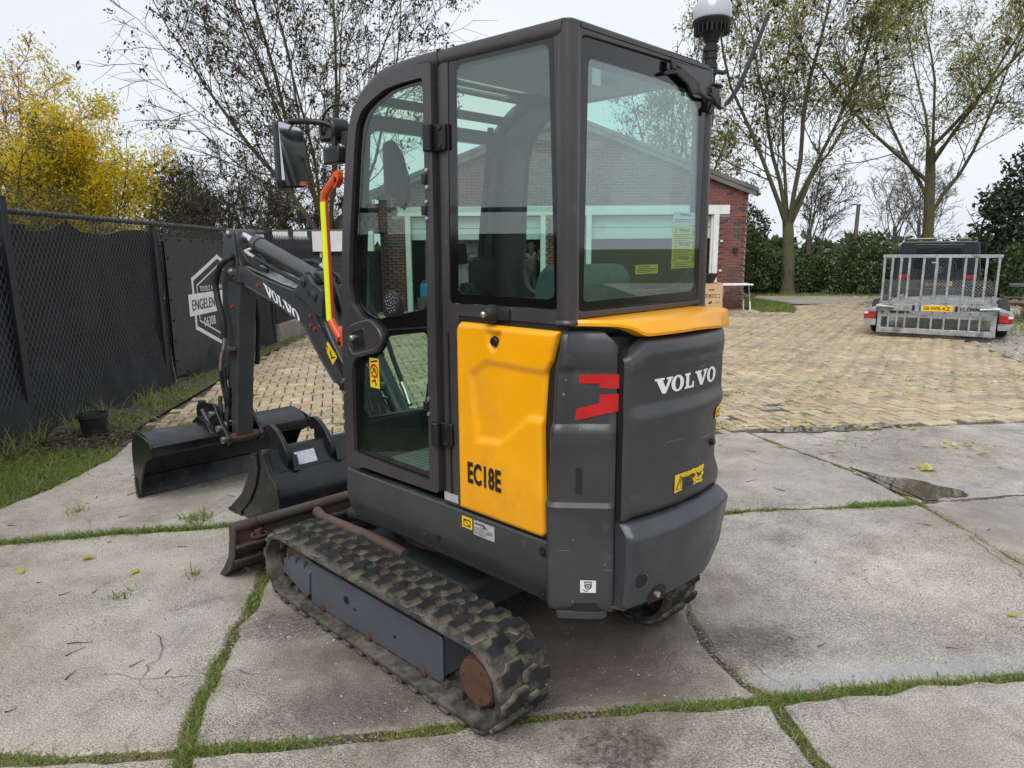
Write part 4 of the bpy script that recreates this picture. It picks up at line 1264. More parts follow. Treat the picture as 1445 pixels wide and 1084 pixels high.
# ---- undercarriage
TR, TC1, TC2, NP_ = .154, -.660, .600, 40
TLEN = 2 * (TC2 - TC1) + 2 * math.pi * TR
def loop_at(s, R=TR):
    """point and outward angle on the belt at arc length s, clockwise from the rear of the top run"""
    k = TLEN / (2 * (TC2 - TC1) + 2 * math.pi * TR)
    s = s % TLEN; Ls = TC2 - TC1; A = math.pi * TR
    zc = .180
    if s < Ls: return TC1 + s, zc + R, math.pi / 2
    s -= Ls
    if s < A:
        a = math.pi / 2 - s / TR
        return TC2 + R * math.cos(a), zc + R * math.sin(a), a
    s -= A
    if s < Ls: return TC2 - s, zc - R, -math.pi / 2
    s -= Ls
    a = -math.pi / 2 - s / TR
    return TC1 + R * math.cos(a), zc + R * math.sin(a), a
def lug_mesh(flip):
    # block tread: an angled bar running in from the belt edge with a hooked head
    base = [(-.026, .002), (.012, .002), (.020, .045), (.040, .060), (.036, .118), (.004, .122), (-.004, .082), (-.030, .066)]
    V = []; F = []
    n = len(base)
    for h, k, sh in ((0, 1.10, 0), (.013, 1.0, .002), (.022, .82, .004)):
        cx_ = .004; cy_ = .062
        for x, y in base:
            V.append((cx_ + (x - cx_) * k + sh, cy_ + (y - cy_) * (k if h else 1.0), h))
    for j in range(2):
        for i in range(n):
            F.append((j * n + i, j * n + (i + 1) % n, (j + 1) * n + (i + 1) % n, (j + 1) * n + i))
    F.append(tuple(2 * n + i for i in range(n))); F.append(tuple(reversed(range(n))))
    V = [(x, (-y if not flip else -(.230 - y)), z) for x, y, z in V]
    return mesh('tread_lug', V, F)
lugA, lugB = lug_mesh(False), lug_mesh(True)
for m_ in (lugA, lugB): m_.materials.append(MATS['lug_rubber'])
def build_track(sg):
    y1 = .60 * sg; y0 = .37 * sg
    V = []; F = []; n = 120
    prof = [(0, y1), (-.004, y1), (0, y1 - sg * .004)]
    ring = [(TR, y1 - sg * .006), (TR, y0 + sg * .006), (TR - .006, y0), (TR - .020, y0), (TR - .024, y0 + sg * .012), (TR - .024, y1 - sg * .012), (TR - .020, y1), (TR - .006, y1)]
    for i in range(n):
        s = TLEN * i / n
        for R, y in ring:
            x, z, a = loop_at(s, R); V.append((x, y, z))
    k = len(ring)
    for i in range(n):
        j = (i + 1) % n
        for q in range(k):
            F.append((i * k + q, j * k + q, j * k + (q + 1) % k, i * k + (q + 1) % k))
    tr = part('rubber_track', V, F, 'track_rubber', EX, smooth=50)
    for i in range(NP_):
        for m_, off in ((lugA, 0.0), (lugB, .5)):
            s = TLEN * (i + off) / NP_
            x, z, a = loop_at(s)
            o = link('tread_lug', m_, None, tr)
            up = Vector((math.cos(a), 0, math.sin(a))); fw = Vector((math.sin(a), 0, -math.cos(a)))
            yv = Vector((0, 1, 0))
            fl = sg
            M_ = Matrix(((fw.x, 0, up.x, x), (0, 1, 0, 0), (fw.z, 0, up.z, z), (0, 0, 0, 1)))
            if sg > 0:
                o.matrix_local = Matrix.Translation((0, .60, 0)) @ M_
            else:
                o.matrix_local = Matrix.Translation((0, -.37, 0)) @ M_
    g = MB()
    for i in range(NP_):
        s = TLEN * (i + .25) / NP_
        x, z, a = loop_at(s, TR - .034)
        up = Vector((math.cos(a), 0, math.sin(a))); fw = Vector((math.sin(a), 0, -math.cos(a)))
        M_ = Matrix(((fw.x, 0, up.x, x), (0, 1, 0, 0), (fw.z, 0, up.z, z), (0, 0, 0, 1)))
        for yy in (.045, .115):
            g.box((0, (y0 + sg * (.05 + yy)), 0), (.034, .018, .03), M_)
    gt = g.build('guide_teeth', 'track_rubber', tr); gt['kind'] = 'stuff'
    # frame, rollers, sprocket, idler
    yo = .548 * sg; yi = .40 * sg
    fr = MB().prism(rnd_poly([(.4207, .247), (-.463, .249), (-.470, .235), (-.470, .082), (-.454, .067), (.440, .050)], .012, 2), 'xz', yo - sg * .012, yo).build('track_frame', 'frame_blue_grey', EX, bevel=.005)
    MB().prism([(.42, .235), (-.46, .238), (-.455, .075), (.43, .065)], 'xz', yi, yo - sg * .0125).build('frame_box', 'frame_blue_grey', fr, bevel=.01)
    MB().prism([(.47, .24), (.40, .245), (.40, .06), (.47, .05)], 'xz', yi, yo - sg * .03).build('tensioner_box', 'bucket_black', fr, bevel=.008)
    for i, (hx, hz, r) in enumerate([(.143, .172, .016), (.082, .152, .006), (-.19, .142, .006)]):
        MB().lathe([(r, 0), (r, .004)], (hx, yo + sg * .0005, hz), 'y', 14).build('access_hole', 'seal_shade_black', fr)
    for hx, hz in [(.335, .062), (-.010, .066), (-.362, .068)]:
        MB().lathe([(.018, 0), (.018, .006 * sg), (.009, .010 * sg)], (hx, yo + sg * .001, hz), 'y', 14).build('roller_bolt', 'rust_brown', fr)
        MB().lathe([(.030, -.05 * sg), (.048, -.05 * sg), (.048, -.09 * sg), (.03, -.09 * sg)], (hx, yo - sg * .0, hz + .005), 'y', 16).build('track_roller', 'rust_brown', fr)
    cv = MB()
    cv.add([(.655, yo + sg * .007, .196), (.428, yo + sg * .007, .196), (.424, yo - sg * .025, .232), (.575, yo - sg * .025, .240), (.655, yo - sg * .05, .196), (.424, yo - sg * .05, .196)], [(0, 1, 2, 3), (1, 5, 2), (0, 3, 4), (3, 2, 5, 4)])
    cv.prism([(.655, .194), (.428, .194), (.440, .088), (.470, .070), (.655, .128)], 'xz', yo - sg * .02, yo + sg * .008)
    for q in (.62, .55, .48):
        cv.box((q, yo - sg * .006, .214), (.006, .026, .030))
    cv.build('idler_cover', 'frame_blue_grey', EX, bevel=.004)
    MB().lathe([(.03, .11), (.085, .11), (.116, .09), (.116, -.0), (.085, -.02), (.03, -.02)], (.60, yi + sg * .02, .180), 'y', 28).build('idler_wheel', 'rust_brown', EX, smooth=40)
    sp = MB()
    n = 9
    pts = []
    for i in range(n * 4):
        a = 2 * math.pi * i / (n * 4); r = .118 if i % 4 in (0, 1) else .100
        pts.append((TC1 + r * math.cos(a), .180 + r * math.sin(a)))
    sp.prism(pts, 'xz', sg * .46, sg * .485)
    spo = sp.build('sprocket', 'rust_brown', EX, bevel=.003)
    MB().lathe([(.05, 0), (.086, 0), (.088, .012), (.088, .085), (.082, .094), (.05, .096), (.0, .096)], (TC1 - .015, sg * .475, .183), 'y', 36).build('hub_motor', 'rust_brown', spo, smooth=35) if sg > 0 else MB().lathe([(.05, 0), (.088, 0), (.088, -.09), (.0, -.096)], (TC1, sg * .475, .183), 'y', 30).build('hub_motor', 'rust_brown', spo, smooth=35)
    if sg > 0:
        hb = MB()
        hb.lathe([(.076, 0), (.080, .003), (.076, .006)], (TC1 - .015, .5715, .183), 'y', 36)
        for q in range(3):
            a = 2.2 + q * 2.09
            hb.lathe([(.010, 0), (.010, .004), (.006, .006)], (TC1 - .015 + .057 * math.cos(a), .5715, .183 + .057 * math.sin(a)), 'y', 10)
        hb.lathe([(.011, 0), (.011, .003), (.006, .003), (.006, .001)], (TC1 - .012, .5715, .186), 'y', 12)
        hb.build('hub_plugs', 'rust_brown', spo)
    return tr
build_track(1); build_track(-1)
MB().box((-.02, 0, .27), (.74, .72, .14)).box((-.02, 0, .36), (.5, .5, .06)).build('car_body', 'interior_dark', EX, bevel=.02)
for sy in (1, -1):
    MB().box((.22, sy * .36, .305), (.12, .16, .05)).build('cross_member', 'arm_rust', EX, bevel=.008)
    MB().box((-.28, sy * .36, .300), (.16, .16, .05)).build('cross_member', 'arm_rust', EX, bevel=.008)
MB().lathe([(.24, .375), (.30, .375), (.30, .425), (.24, .425)], (0, 0, 0), 'z', 40).build('swing_ring', 'rust_brown', EX)

# ---- dozer blade
bp_ = [(1.118, .000), (1.090, .012), (1.020, .055), (.975, .12), (.950, .20), (.945, .262), (.955, .296)]
back = [(a - .016, b + .002) for a, b in bp_]
sec = bp_ + back[::-1]
bl = MB().prism(sec, 'xz', -.545, .545).build('blade', 'blade_steel', EX, bevel=.003)
MB().tube([(.938, -.545, .292), (.938, .545, .292)], .026, 14).build('blade_top_edge', 'blade_steel', bl, smooth=40)
for sg in (1, -1):
    e = MB().prism(sec, 'xz', sg * .549, sg * .665)
    e.tube([(.938, sg * .549, .292), (.938, sg * .665, .292)], .0265, 14)
    e.prism([(1.125, .0), (1.07, .008), (1.0, .055), (.93, .15), (.905, .275), (.925, .318), (.965, .312), (.968, .24), (1.0, .13), (1.06, .06)], 'xz', sg * .657, sg * .669)
    e.build('blade_extension', 'blade_steel', EX, bevel=.003)
    rb = MB()
    rb.box((.93, sg * .555, .205), (.07, .22, .014)); rb.box((.965, sg * .555, .125), (.085, .22, .014))
    rb.build('blade_bracket', 'blade_steel', EX, bevel=.003)
    pin = MB().tube(curve([(.915, sg * .50, .222), (.90, sg * .52, .228), (.90, sg * .57, .231), (.905, sg * .585, .24), (.915, sg * .57, .247), (.915, sg * .52, .242), (.905, sg * .505, .235)], 5), .006, 8)
    pin.lathe([(.02, .215), (.02, .262)], (.92, sg * .545, 0), 'z', 14)
    pin.build('locking_pin', 'rust_brown', EX, smooth=40)
MB().box((.945, 0, .215), (.075, 1.08, .016)).build('blade_rib', 'blade_steel', bl, bevel=.003)
MB().box((.975, 0, .130), (.085, 1.08, .016)).build('blade_rib', 'blade_steel', bl, bevel=.003)
for sg in (1, -1):
    MB().tube([(.93, sg * .22, .262), (.755, sg * .285, .288), (.20, sg * .322, .338), (.02, sg * .33, .338)], [.026, .026, .026, .026], 14).build('blade_arm', 'arm_rust', EX, smooth=40)
MB().tube([(.92, .02, .20), (.66, .03, .26)], .034, 16).tube([(.66, .03, .26), (.30, .03, .30)], .044, 16).build('blade_cylinder', 'boom_grey', EX, smooth=40)

# ---- upper structure: side skirt, platform, corner covers, hood, counterweight
MB().prism([(.31, .45), (.31, .66), (-.80, .66), (-.82, .60), (-.82, .48), (-.80, .45)], 'xz', -.385, .385).build('platform', 'interior_dark', EX, bevel=.01)
sk = T['sill']
for sg in (1, -1):
    up_ = [(.3175, .670), (-.8351, .6735), (-.8415, .520), (.324, .520)]
    m_ = MB()
    n = len(sk)
    # flat face with a soft fold towards the belly
    lowz = [(.3246, .5464), (.315, .49), (.2916, .4347), (.1528, .4375), (-.2255, .4568), (-.5421, .4539), (-.8433, .4602), (-.8435, .54)]
    V = []; F = []
    topo = [(.3175, .670), (.1, .6705), (-.2255, .671), (-.5421, .672), (-.8351, .6735)]
    xs = [.3246, .1528, -.2255, -.5421, -.8435]
    bz = [.4347, .4375, .4568, .4539, .4602]; bx = [.2916, .1528, -.2255, -.5421, -.8433]
    rows = [[(x, .375, z) for x, z in topo], [(x, .400, z) for x, z in topo], [(x, .405, z - .006) for x, z in topo], [(x, .405, .545) for x in xs], [(x + (b - x) * .35, .396, .50) for x, b in zip(xs, bx)], [(b, .372, z) for b, z in zip(bx, bz)], [(b, .33, z) for b, z in zip(bx, bz)]]
    for r in rows: V += [(x, sg * y, z) for x, y, z in r]
    for j in range(len(rows) - 1):
        for i in range(4):
            F.append((j * 5 + i, j * 5 + i + 1, (j + 1) * 5 + i + 1, (j + 1) * 5 + i))
    so = part('side_skirt', V, F, 'body_grey', EX, smooth=25)
    b = so.modifiers.new('solid', 'SOLIDIFY'); b.thickness = .004
    for hx, hz in [(-.293, .528)]:
        MB().lathe([(.010, 0), (.010, .002 * sg)], (hx, sg * .4052, hz), 'y', 12).build('drain_hole', 'seal_shade_black', so)
    for hx, hz in [(-.822, .635), (-.822, .483)]:
        MB().lathe([(.017, 0), (.017, .002 * sg), (.010, .002 * sg), (.008, .007 * sg)], (hx, sg * .4045, hz), 'y', 14).build('bolt', 'black_plastic', so)
def on_side(y, u0, z0, u1, z1):
    return lambda u, v: (u0 + (u1 - u0) * u, y, z0 + (z1 - z0) * v)
# battery sign and silver type plate
so = [o for o in EX.children if o.name.startswith('side_skirt')][0]
f = on_side(.4072, -.432, .614, -.486, .657)
print_on('battery_sticker', [quad(0, 0, 1, 1)], f, 'sticker_yellow', so)
f2 = on_side(.4084, -.432, .614, -.486, .657)
print_on('battery_symbol', [line2([(.2, .2), (.8, .2), (.8, .72), (.2, .72)], .07, True), quad(.28, .72, .42, .82), quad(.58, .72, .72, .82), line2([(.3, .65), (.7, .28)], .06), line2([(.62, .3), (.75, .25)], .05)], f2, 'letter_black', so)
f = on_side(.4072, -.4935, .602, -.5995, .6575)
print_on('type_plate', [quad(0, 0, 1, 1)], f, 'sticker_silver', so)
f2 = on_side(.4084, -.4935, .602, -.5995, .6575)
print_on('plate_lines', [line2([(.06, .12 + .13 * i), (.55 + .3 * ((i * 7) % 3) / 3, .12 + .13 * i)], .025) for i in range(4)] + [line2([(.1, .8), (.5, .8)], .08), line2([(.45, .6), (.55, .75), (.62, .62)], .05), line2([(.68, .5), (.92, .5)], .03), line2([(.68, .35), (.88, .35)], .03)], f2, 'letter_black', so)

# yellow side panel with the pressed-in field, lock and number
def lerp(a, b, t): return a + (b - a) * t
def plin(tab, x):
    for (a, b), (c, d) in zip(tab, tab[1:]):
        if x <= c: return b if x <= a else b + (d - b) * (x - a) / (c - a)
    return tab[-1][1]
def sstep(a, b, x):
    t = max(0, min(1, (x - a) / (b - a))); return t * t * (3 - 2 * t)
YR = [(.684, -.816), (.70, -.832), (.894, -.824), (1.048, -.8205), (1.107, -.826), (1.225, -.836), (1.262, -.856), (1.30, -.868), (1.352, -.884)]
def dpoly(p, poly):
    """signed distance to an outline, positive inside"""
    x, y = p; d = 9; ins = False; n = len(poly)
    for i in range(n):
        x1, y1 = poly[i]; x2, y2 = poly[(i + 1) % n]
        t = max(0, min(1, ((x - x1) * (x2 - x1) + (y - y1) * (y2 - y1)) / ((x2 - x1) ** 2 + (y2 - y1) ** 2)))
        d = min(d, math.hypot(x - x1 - t * (x2 - x1), y - y1 - t * (y2 - y1)))
        if (y1 > y) != (y2 > y) and x < (x2 - x1) * (y - y1) / (y2 - y1) + x1: ins = not ins
    return d if ins else -d
EMB = [(-.4812, 1.1836), (-.567, 1.2408), (-.90, 1.2331), (-.90, 1.0589), (-.7728, 1.058), (-.6436, .9525), (-.5121, .94)]
CUP = [(-.570, 1.337), (-.655, 1.339), (-.645, 1.3086), (-.6278, 1.272), (-.6045, 1.262), (-.582, 1.2866)]
def ypan(sg):
    def f(u, v):
        z = lerp(.684, 1.352, v)
        xl = lerp(-.4225, -.4225, v); 
        if v > .95: xl -= .022 * ((v - .95) / .05) ** 2
        xr = plin(YR, z)
        x = lerp(xl, xr, u)
        y = .414
        y -= .011 * sstep(-.003, .030, dpoly((x, z), EMB))
        y -= .014 * sstep(-.002, .020, dpoly((x, z), CUP))
        e = min(u * .44, (1 - u) * .44, v * .66, (1 - v) * .66)
        y -= .012 * max(0, 1 - e / .016) ** 2
        y -= .012 * sstep(.6, 1.0, u) * 0
        return (x, sg * y, z)
    return grid_part('yellow_side_panel', f, 84, 120, 'machine_yellow', EX, lambda p: (0, -sg * .035, 0), smooth=70)
yp = ypan(1); ypan(-1)
for sg in (1, -1):
    MB().prism([(-.405, .676), (-.405, 1.372), (-.905, 1.372), (-.905, 1.30), (-.86, 1.24), (-.86, .676)], 'xz', sg * .36, sg * .392).build('panel_recess', 'seal_shade_black', EX)
MB().lathe([(.0, .012), (.013, .012), (.016, .008), (.018, 0)], (-.611, .404, 1.300), 'y', 20).build('panel_lock', 'black_plastic', yp, smooth=40)
vs, fs, asp = text_mesh('EC18E', bold=.036, space=1.06)
print_on('model_number', [(vs, fs)], on_side(.4165, -.4775, .792, -.6425, .871), 'letter_black', yp)

# corner covers: outline in plan from the side round to the hood
def cover(sg):
    PL = [(-.838, .398), (-.844, .414), (-.856, .426), (-.872, .430), (-.888, .4233), (-1.018, .315), (-1.026, .304), (-1.016, .285)]
    cum = [0]
    for a, b in zip(PL, PL[1:]): cum.append(cum[-1] + math.hypot(b[0] - a[0], b[1] - a[1]))
    Ls = cum[-1]
    us = []
    for i in range(len(PL) - 1):
        k = 14 if i == 4 else 2
        us += [(cum[i] + (cum[i + 1] - cum[i]) * j / k) for j in range(k)]
    us.append(Ls)
    def plan(s):
        for i in range(len(PL) - 1):
            if s <= cum[i + 1] + 1e-9:
                t = (s - cum[i]) / (cum[i + 1] - cum[i]); return Vector((lerp(PL[i][0], PL[i + 1][0], t), lerp(PL[i][1], PL[i + 1][1], t)))
        return Vector(PL[-1])
    zs = [.462, .468, .49, .53, .60, .66, .70, .73, .755, .785, .80, .812, .825, .84, .90, .94, .96, .98, 1.01, 1.03, 1.045, 1.06, 1.075, 1.12, 1.18, 1.225, 1.232, 1.24, 1.25, 1.265, 1.30, 1.325, 1.338, 1.348, 1.352]
    off = [(.462, -.010), (.475, .0), (.70, .0), (.80, .006), (.812, .010), (.826, -.004), (.96, -.004), (1.03, .010), (1.06, .006), (1.075, -.006), (1.225, -.006), (1.236, -.009), (1.255, .004), (1.28, .004), (1.335, -.006), (1.348, -.012), (1.352, -.020)]
    V = []; F = []
    for z in zs:
        o = plin(off, z)
        for s in us:
            p = plan(s)
            q = s / Ls
            dirv = Vector((-.640, .768)) if q > .25 else Vector((-.3, .95))
            dirv.normalize()
            # pressed diagonals fade in from the outer side
            o2 = o * (1 - sstep(.82, .97, q)) - .004 * sstep(.9, 1, q)
            if .60 < z < .80: o2 -= .010 * sstep(.25, .6, q) * (1 - abs(z - .70) / .10) 
            # upper block leans back over the side panel
            sh = -.030 * sstep(.75, 1.24, z) * (1 - sstep(.1, .6, q)) - .022 * sstep(1.225, 1.29, z) * (1 - sstep(.1, .6, q))
            x = p.x + dirv.x * o2 + sh; y = p.y + dirv.y * o2
            zz_ = z
            zcap = 1.352 - .060 * max(0, (q - .78) / .22)
            zz_ = min(z, zcap) if z > 1.30 else z
            V.append((x, sg * y, zz_))
    W = len(us)
    for j in range(len(zs) - 1):
        for i in range(W - 1):
            F.append((j * W + i, j * W + i + 1, (j + 1) * W + i + 1, (j + 1) * W + i))
    # top lid closes inwards
    b = len(V); tj = (len(zs) - 1) * W
    for i in range(W): V.append((V[tj + i][0] * .86, V[tj + i][1] * .80, V[tj + i][2] + .004))
    for i in range(W - 1): F.append((tj + i, tj + i + 1, b + i + 1, b + i))
    o = part('corner_cover', V, F, 'body_grey', EX, smooth=32)
    return o
cvL = cover(1); cover(-1)
CP0 = Vector((-.88, .43)); CN = Vector((-.640, .768)); CT = Vector((-.768, -.640))
def on_cover(off_):
    def f(s, z):
        p = CP0 + CT * s + CN * off_
        return (p.x, p.y, z)
    return f
print_on('red_chevron', [ngon(T['chev_a'])], on_cover(-.0040), 'chevron_red', cvL)
print_on('red_chevron', [ngon([(s, z) for s, z in T['chev_b']])], on_cover(-.0030), 'chevron_red', cvL)
sl_ = rnd_poly(T['slot'], .006, 3)
part('tie_slot', [on_cover(-.03)(*q) for q in sl_] + [on_cover(-.0006)(*q) for q in sl_], prism(sl_, 'xz', 0, 1)[1], 'seal_shade_black', cvL)
print_on('lift_sticker', [quad(.0905, .530, .140, .572)], on_cover(.0042), 'sticker_white', cvL)
ring = [(.5 + .18 * math.cos(a * .5236), .5 + .2 * math.sin(a * .5236)) for a in range(12)]
lf = lambda u, v: on_cover(.0052)(.0905 + .0495 * u, .530 + .042 * v)
print_on('lift_symbol', [line2(ring, .06, True), line2([(.5 + .07 * math.cos(a * .785), .5 + .08 * math.sin(a * .785)) for a in range(8)], .05, True), line2([(.25, .85), (.75, .85)], .05), line2([(.3, .78), (.3, .5), (.42, .3)], .05), line2([(.7, .78), (.7, .45)], .05), line2([(.2, .25), (.35, .12), (.5, .18)], .05)] + [quad(.26 + .1 * i, .85, .30 + .1 * i, .93) for i in range(5)], lf, 'letter_black', cvL)
# tie-down eye under the left corner
print_on('eye_pocket_shade', [ngon([(.062, .464), (.150, .464), (.142, .492), (.072, .490)])], on_cover(.0022), 'seal_shade_black', cvL)  # flat black print, the recess shade above the eye painted on
eo_ = [(-.872, .405), (-.895, .420), (-.930, .396), (-.990, .345), (-1.012, .312), (-.985, .285), (-.88, .36)]
ei_ = [(-.918, .385), (-.945, .372), (-.975, .342), (-.965, .328), (-.925, .355)]
holed('tie_down_eye', rnd_poly(eo_, .03, 4), [rnd_poly(ei_, .012, 3)], 'xy', .440, .464, 'body_grey', EX, bevel=.006)

# engine hood and counterweight on the round tail
def tail(R, th, z): return (-R * math.cos(th), R * math.sin(th), z)
HT0, HT1 = R_(16.2), R_(-12.6)
hoff = [(.772, -.020), (.782, -.004), (.80, .002), (.93, .003), (1.04, .006), (1.084, .013), (1.104, .009), (1.124, -.003), (1.14, -.004), (1.225, -.004), (1.238, -.004), (1.252, .003), (1.285, .005), (1.312, -.002), (1.324, -.016), (1.33, -.045)]
def hood(u, v):
    zt = 1.33
    z = lerp(.772, zt, v)
    th = lerp(HT0, HT1, u)
    dz = 0
    # the upper left corner is cut on the diagonal
    cut = max(0, (.15 - u) / .15)
    zmax = zt - .055 * cut
    if z > 1.20: z = 1.20 + (z - 1.20) * (zmax - 1.20) / (zt - 1.20)
    zo = z if z < 1.2 else 1.2 + (z - 1.2) * (zt - 1.2) / (zmax - 1.2)
    o = plin(hoff, zo)
    e = min(u, 1 - u) * .56
    o *= sstep(0, .05, e) * .8 + .2
    o -= .014 * max(0, 1 - e / .022) ** 2
    o -= .022 * sstep(.86, .93, u) * (1 - sstep(1.03, 1.09, z)) * sstep(.84, .90, z)
    return tail(1.108 + o, th, z)
vsamp = [0, .01, .025, .05, .10, .2, .3, .4, .48, .52, .55, .575, .60, .63, .66, .72, .78, .82, .83, .84, .85, .865, .88, .90, .92, .935, .95, .962, .974, .985, .993, 1.0]
V = []; F = []; NU = 48
for v in vsamp:
    for i in range(NU + 1):
        V.append(hood(i / NU, v))
W = NU + 1
for j in range(len(vsamp) - 1):
    for i in range(NU): F.append((j * W + i, j * W + i + 1, (j + 1) * W + i + 1, (j + 1) * W + i))
rim = list(range(W)) + [j * W + NU for j in range(1, len(vsamp))] + [(len(vsamp) - 1) * W + i for i in range(NU - 1, -1, -1)] + [j * W for j in range(len(vsamp) - 2, 0, -1)]
hd = part('engine_hood', V, F, 'body_grey', EX, smooth=45)
n_ = len(rim)
part('hood_rim_shade', [tuple(c * .9985 for c in V[k][:2]) + (V[k][2],) for k in rim] + [(V[k][0] * .94, V[k][1] * .94, V[k][2]) for k in rim], [(i, (i + 1) % n_, n_ + (i + 1) % n_, n_ + i) for i in range(n_)], 'seal_shade_black', hd)  # hood rim coloured black to paint the shade of the gap
# dark inner shell seen in the gaps
V = []; F = []
for z in (.50, 1.335):
    for i in range(25): V.append(tail(1.045, lerp(R_(17.5), R_(-17.5), i / 24), z))
for i in range(24): F.append((i, i + 1, 26 + i, 25 + i))
b = len(V); V += [(-.8, .38, .50), (-.8, -.38, .50), (-.8, .38, 1.335), (-.8, -.38, 1.335)]
F += [(0, 25, b + 2, b), (24, 49, b + 3, b + 1), tuple(range(25, 50)) + (b + 3, b + 2), tuple(range(24, -1, -1)) + (b, b + 1)]
part('engine_bay', V, F, 'seal_shade_black', EX)
def on_hood(off_):
    def f(th, z):
        zt = 1.33
        R = 1.108 + plin(hoff, z) + off_
        return tail(R, th, z)
    return f
vw = slab_word()
fW = lambda u, v: on_hood(.0022)(lerp(.1808, -.141, u), lerp(1.157, 1.206, v) - .0)
print_on('lettering', vw, fW, 'letter_white', hd)
fw3 = lambda u, v: on_hood(.0022)(lerp(.0875, -.072, u), lerp(.824, .884, v))
fw4 = lambda u, v: on_hood(.0034)(lerp(.0875, -.072, u), lerp(.824, .884, v))
torn = [(0, 0), (.88, .05), (.93, -.03), (.97, .1), (.90, .25), (1.0, .45), (.95, .7), (1.0, .78), (.99, 1.0), (.66, .97), (.6, 1.02), (.5, .97), (0, 1)]
print_on('warning_sticker', [ngon(torn)], fw3, 'sticker_yellow', hd)
print_on('warning_symbol', [line2([(.05, .15), (.31, .15), (.18, .88)], .02, True), quad(.17, .38, .19, .66), quad(.17, .24, .19, .31), line2([(.365, .05), (.365, .95)], .006), line2([(.68, .05), (.68, .95)], .006), line2([(.42, .62), (.50, .66), (.60, .60)], .10), line2([(.44, .52), (.60, .50)], .05), line2([(.55, .72), (.62, .66)], .05), line2([(.42, .18), (.64, .18)], .05), line2([(.45, .3), (.6, .34)], .03), line2([(.74, .66), (.80, .50), (.88, .62)], .06), line2([(.76, .44), (.88, .48)], .05), line2([(.74, .25), (.86, .22)], .04)], fw4, 'letter_black', hd)
print_on('small_sticker', [quad(0, 0, 1, 1)], lambda u, v: on_hood(.003)(lerp(-.128, -.166, u), lerp(1.024, 1.068, v)), 'sticker_yellow', hd)
print_on('small_symbol', [line2([(.15, .2), (.85, .2)], .08), line2([(.2, .4), (.7, .75)], .08), line2([(.7, .4), (.25, .7)], .07)], lambda u, v: on_hood(.0042)(lerp(-.128, -.166, u), lerp(1.024, 1.068, v)), 'letter_black', hd)
lk = MB(); p0 = Vector(tail(1.08, -.118, .948)); p1 = Vector(tail(1.112, -.118, .948)); p2 = Vector(tail(1.124, -.118, .948))
lk.tube([p0, p1], .016, 14).tube([p1, p2], .010, 12)
lk.build('hood_lock', 'black_plastic', hd, smooth=40)
pm('scratch_grey0', (.16, .16, .165), .5)
print_on('scratch', [line2([(.147, .989), (.128, 1.0015), (.05, .9985)], .0016), line2([(.03, .96), (.0, .955)], .001), line2([(.1, .93), (.06, .925)], .001), line2([(-.03, .93), (-.045, .90)], .0012)], lambda s, z: on_hood(.0012)(s, z), 'scratch_grey0', hd)

coff = [(.482, -.030), (.487, -.008), (.50, .0), (.60, .010), (.70, .022), (.722, .024), (.732, .019), (.756, -.004), (.765, -.014), (.770, -.035)]
C0, C1_ = R_(16.1), R_(-12.8)
def cw(u, v):
    zs_ = lerp(.482, .770, v)
    th = lerp(C0, C1_, u)
    R = 1.122 + plin(coff, zs_)
    e = min(u, 1 - u) * .7
    R -= .012 * max(0, 1 - e / .018) ** 2
    if u < .05: R -= .022 * (1 - u / .05) * sstep(.60, .74, zs_) * .6
    # right end sweeps up
    z = zs_ + (1 - v) * .06 * sstep(.75, 1.0, u)
    return tail(R, th, z)
cwt = grid_part('counterweight', cw, 48, 40, 'weight_grey', EX, lambda p: (-p[0] * .05, -p[1] * .05, 0), smooth=30)
V = []; F = []
for i in range(33): V.append((*tail(1.115, lerp(C0, C1_, i / 32), .486)[:2], .486 + .06 * sstep(.75, 1, i / 32)))
V += [(-.75, -.36, .47), (-.75, .36, .47)]
part('belly_plate', V, [tuple(range(35))], 'arm_rust', EX)
def spot(R, th, z, r, name, mat_, d=.01):
    c = Vector(tail(R, th, z)); nrm = Vector((-math.cos(th), math.sin(th), 0))
    M_ = Matrix.Translation(c) @ nrm.to_track_quat('Z', 'Y').to_matrix().to_4x4()
    return MB().lathe([(r, -.02), (r, 0), (r * .82, -.001), (r * .78, -.012)], (0, 0, 0), 'z', 22, M_).build(name, mat_, cwt, smooth=40)
pm('scratch_grey', (.13, .13, .135), .5)
print_on('lift_hole_shade', [ngon([(.2293 + .0215 * math.cos(a * .2618), .578 + .0245 * math.sin(a * .2618)) for a in range(24)])], lambda th, z: tail(1.122 + plin(coff, z) + .0022, th, z), 'seal_shade_black', cwt)  # flat black disc painted on for the shaded recess
print_on('hole_rim', [line2([(.2293 + .0225 * math.cos(a * .2618), .578 + .0255 * math.sin(a * .2618)) for a in range(5, 20)], .002)], lambda th, z: tail(1.122 + plin(coff, z) + .003, th, z), 'scratch_grey', cwt)
pm('rust_dark', (.018, .012, .010), .8, 0, .4, 20)
cut = [(.200, .487), (.192, .520), (.178, .534), (.150, .538), (.128, .528), (.130, .487)]
print_on('tow_opening', [ngon(cut)], lambda th, z: tail(1.122 + max(0, plin(coff, z)) + .004, th, z), 'rust_dark', cwt)
MB().tube([tail(1.12, .172, .516), tail(1.14, .170, .516)], .010, 12).build('tow_pin', 'zinc', cwt, smooth=40)
rgs = random.Random(4)
scr = []
for k in range(15):
    th = rgs.uniform(-.14, .22); z = rgs.uniform(.57, .71); p = [(th, z)]
    for q in range(rgs.randint(3, 8)):
        th -= rgs.uniform(.002, .012); z += rgs.choice((rgs.uniform(-.002, .002), rgs.uniform(-.002, .002), rgs.uniform(-.006, .010))); p.append((th, z))
    scr.append(line2(p, rgs.uniform(.0004, .0008)))
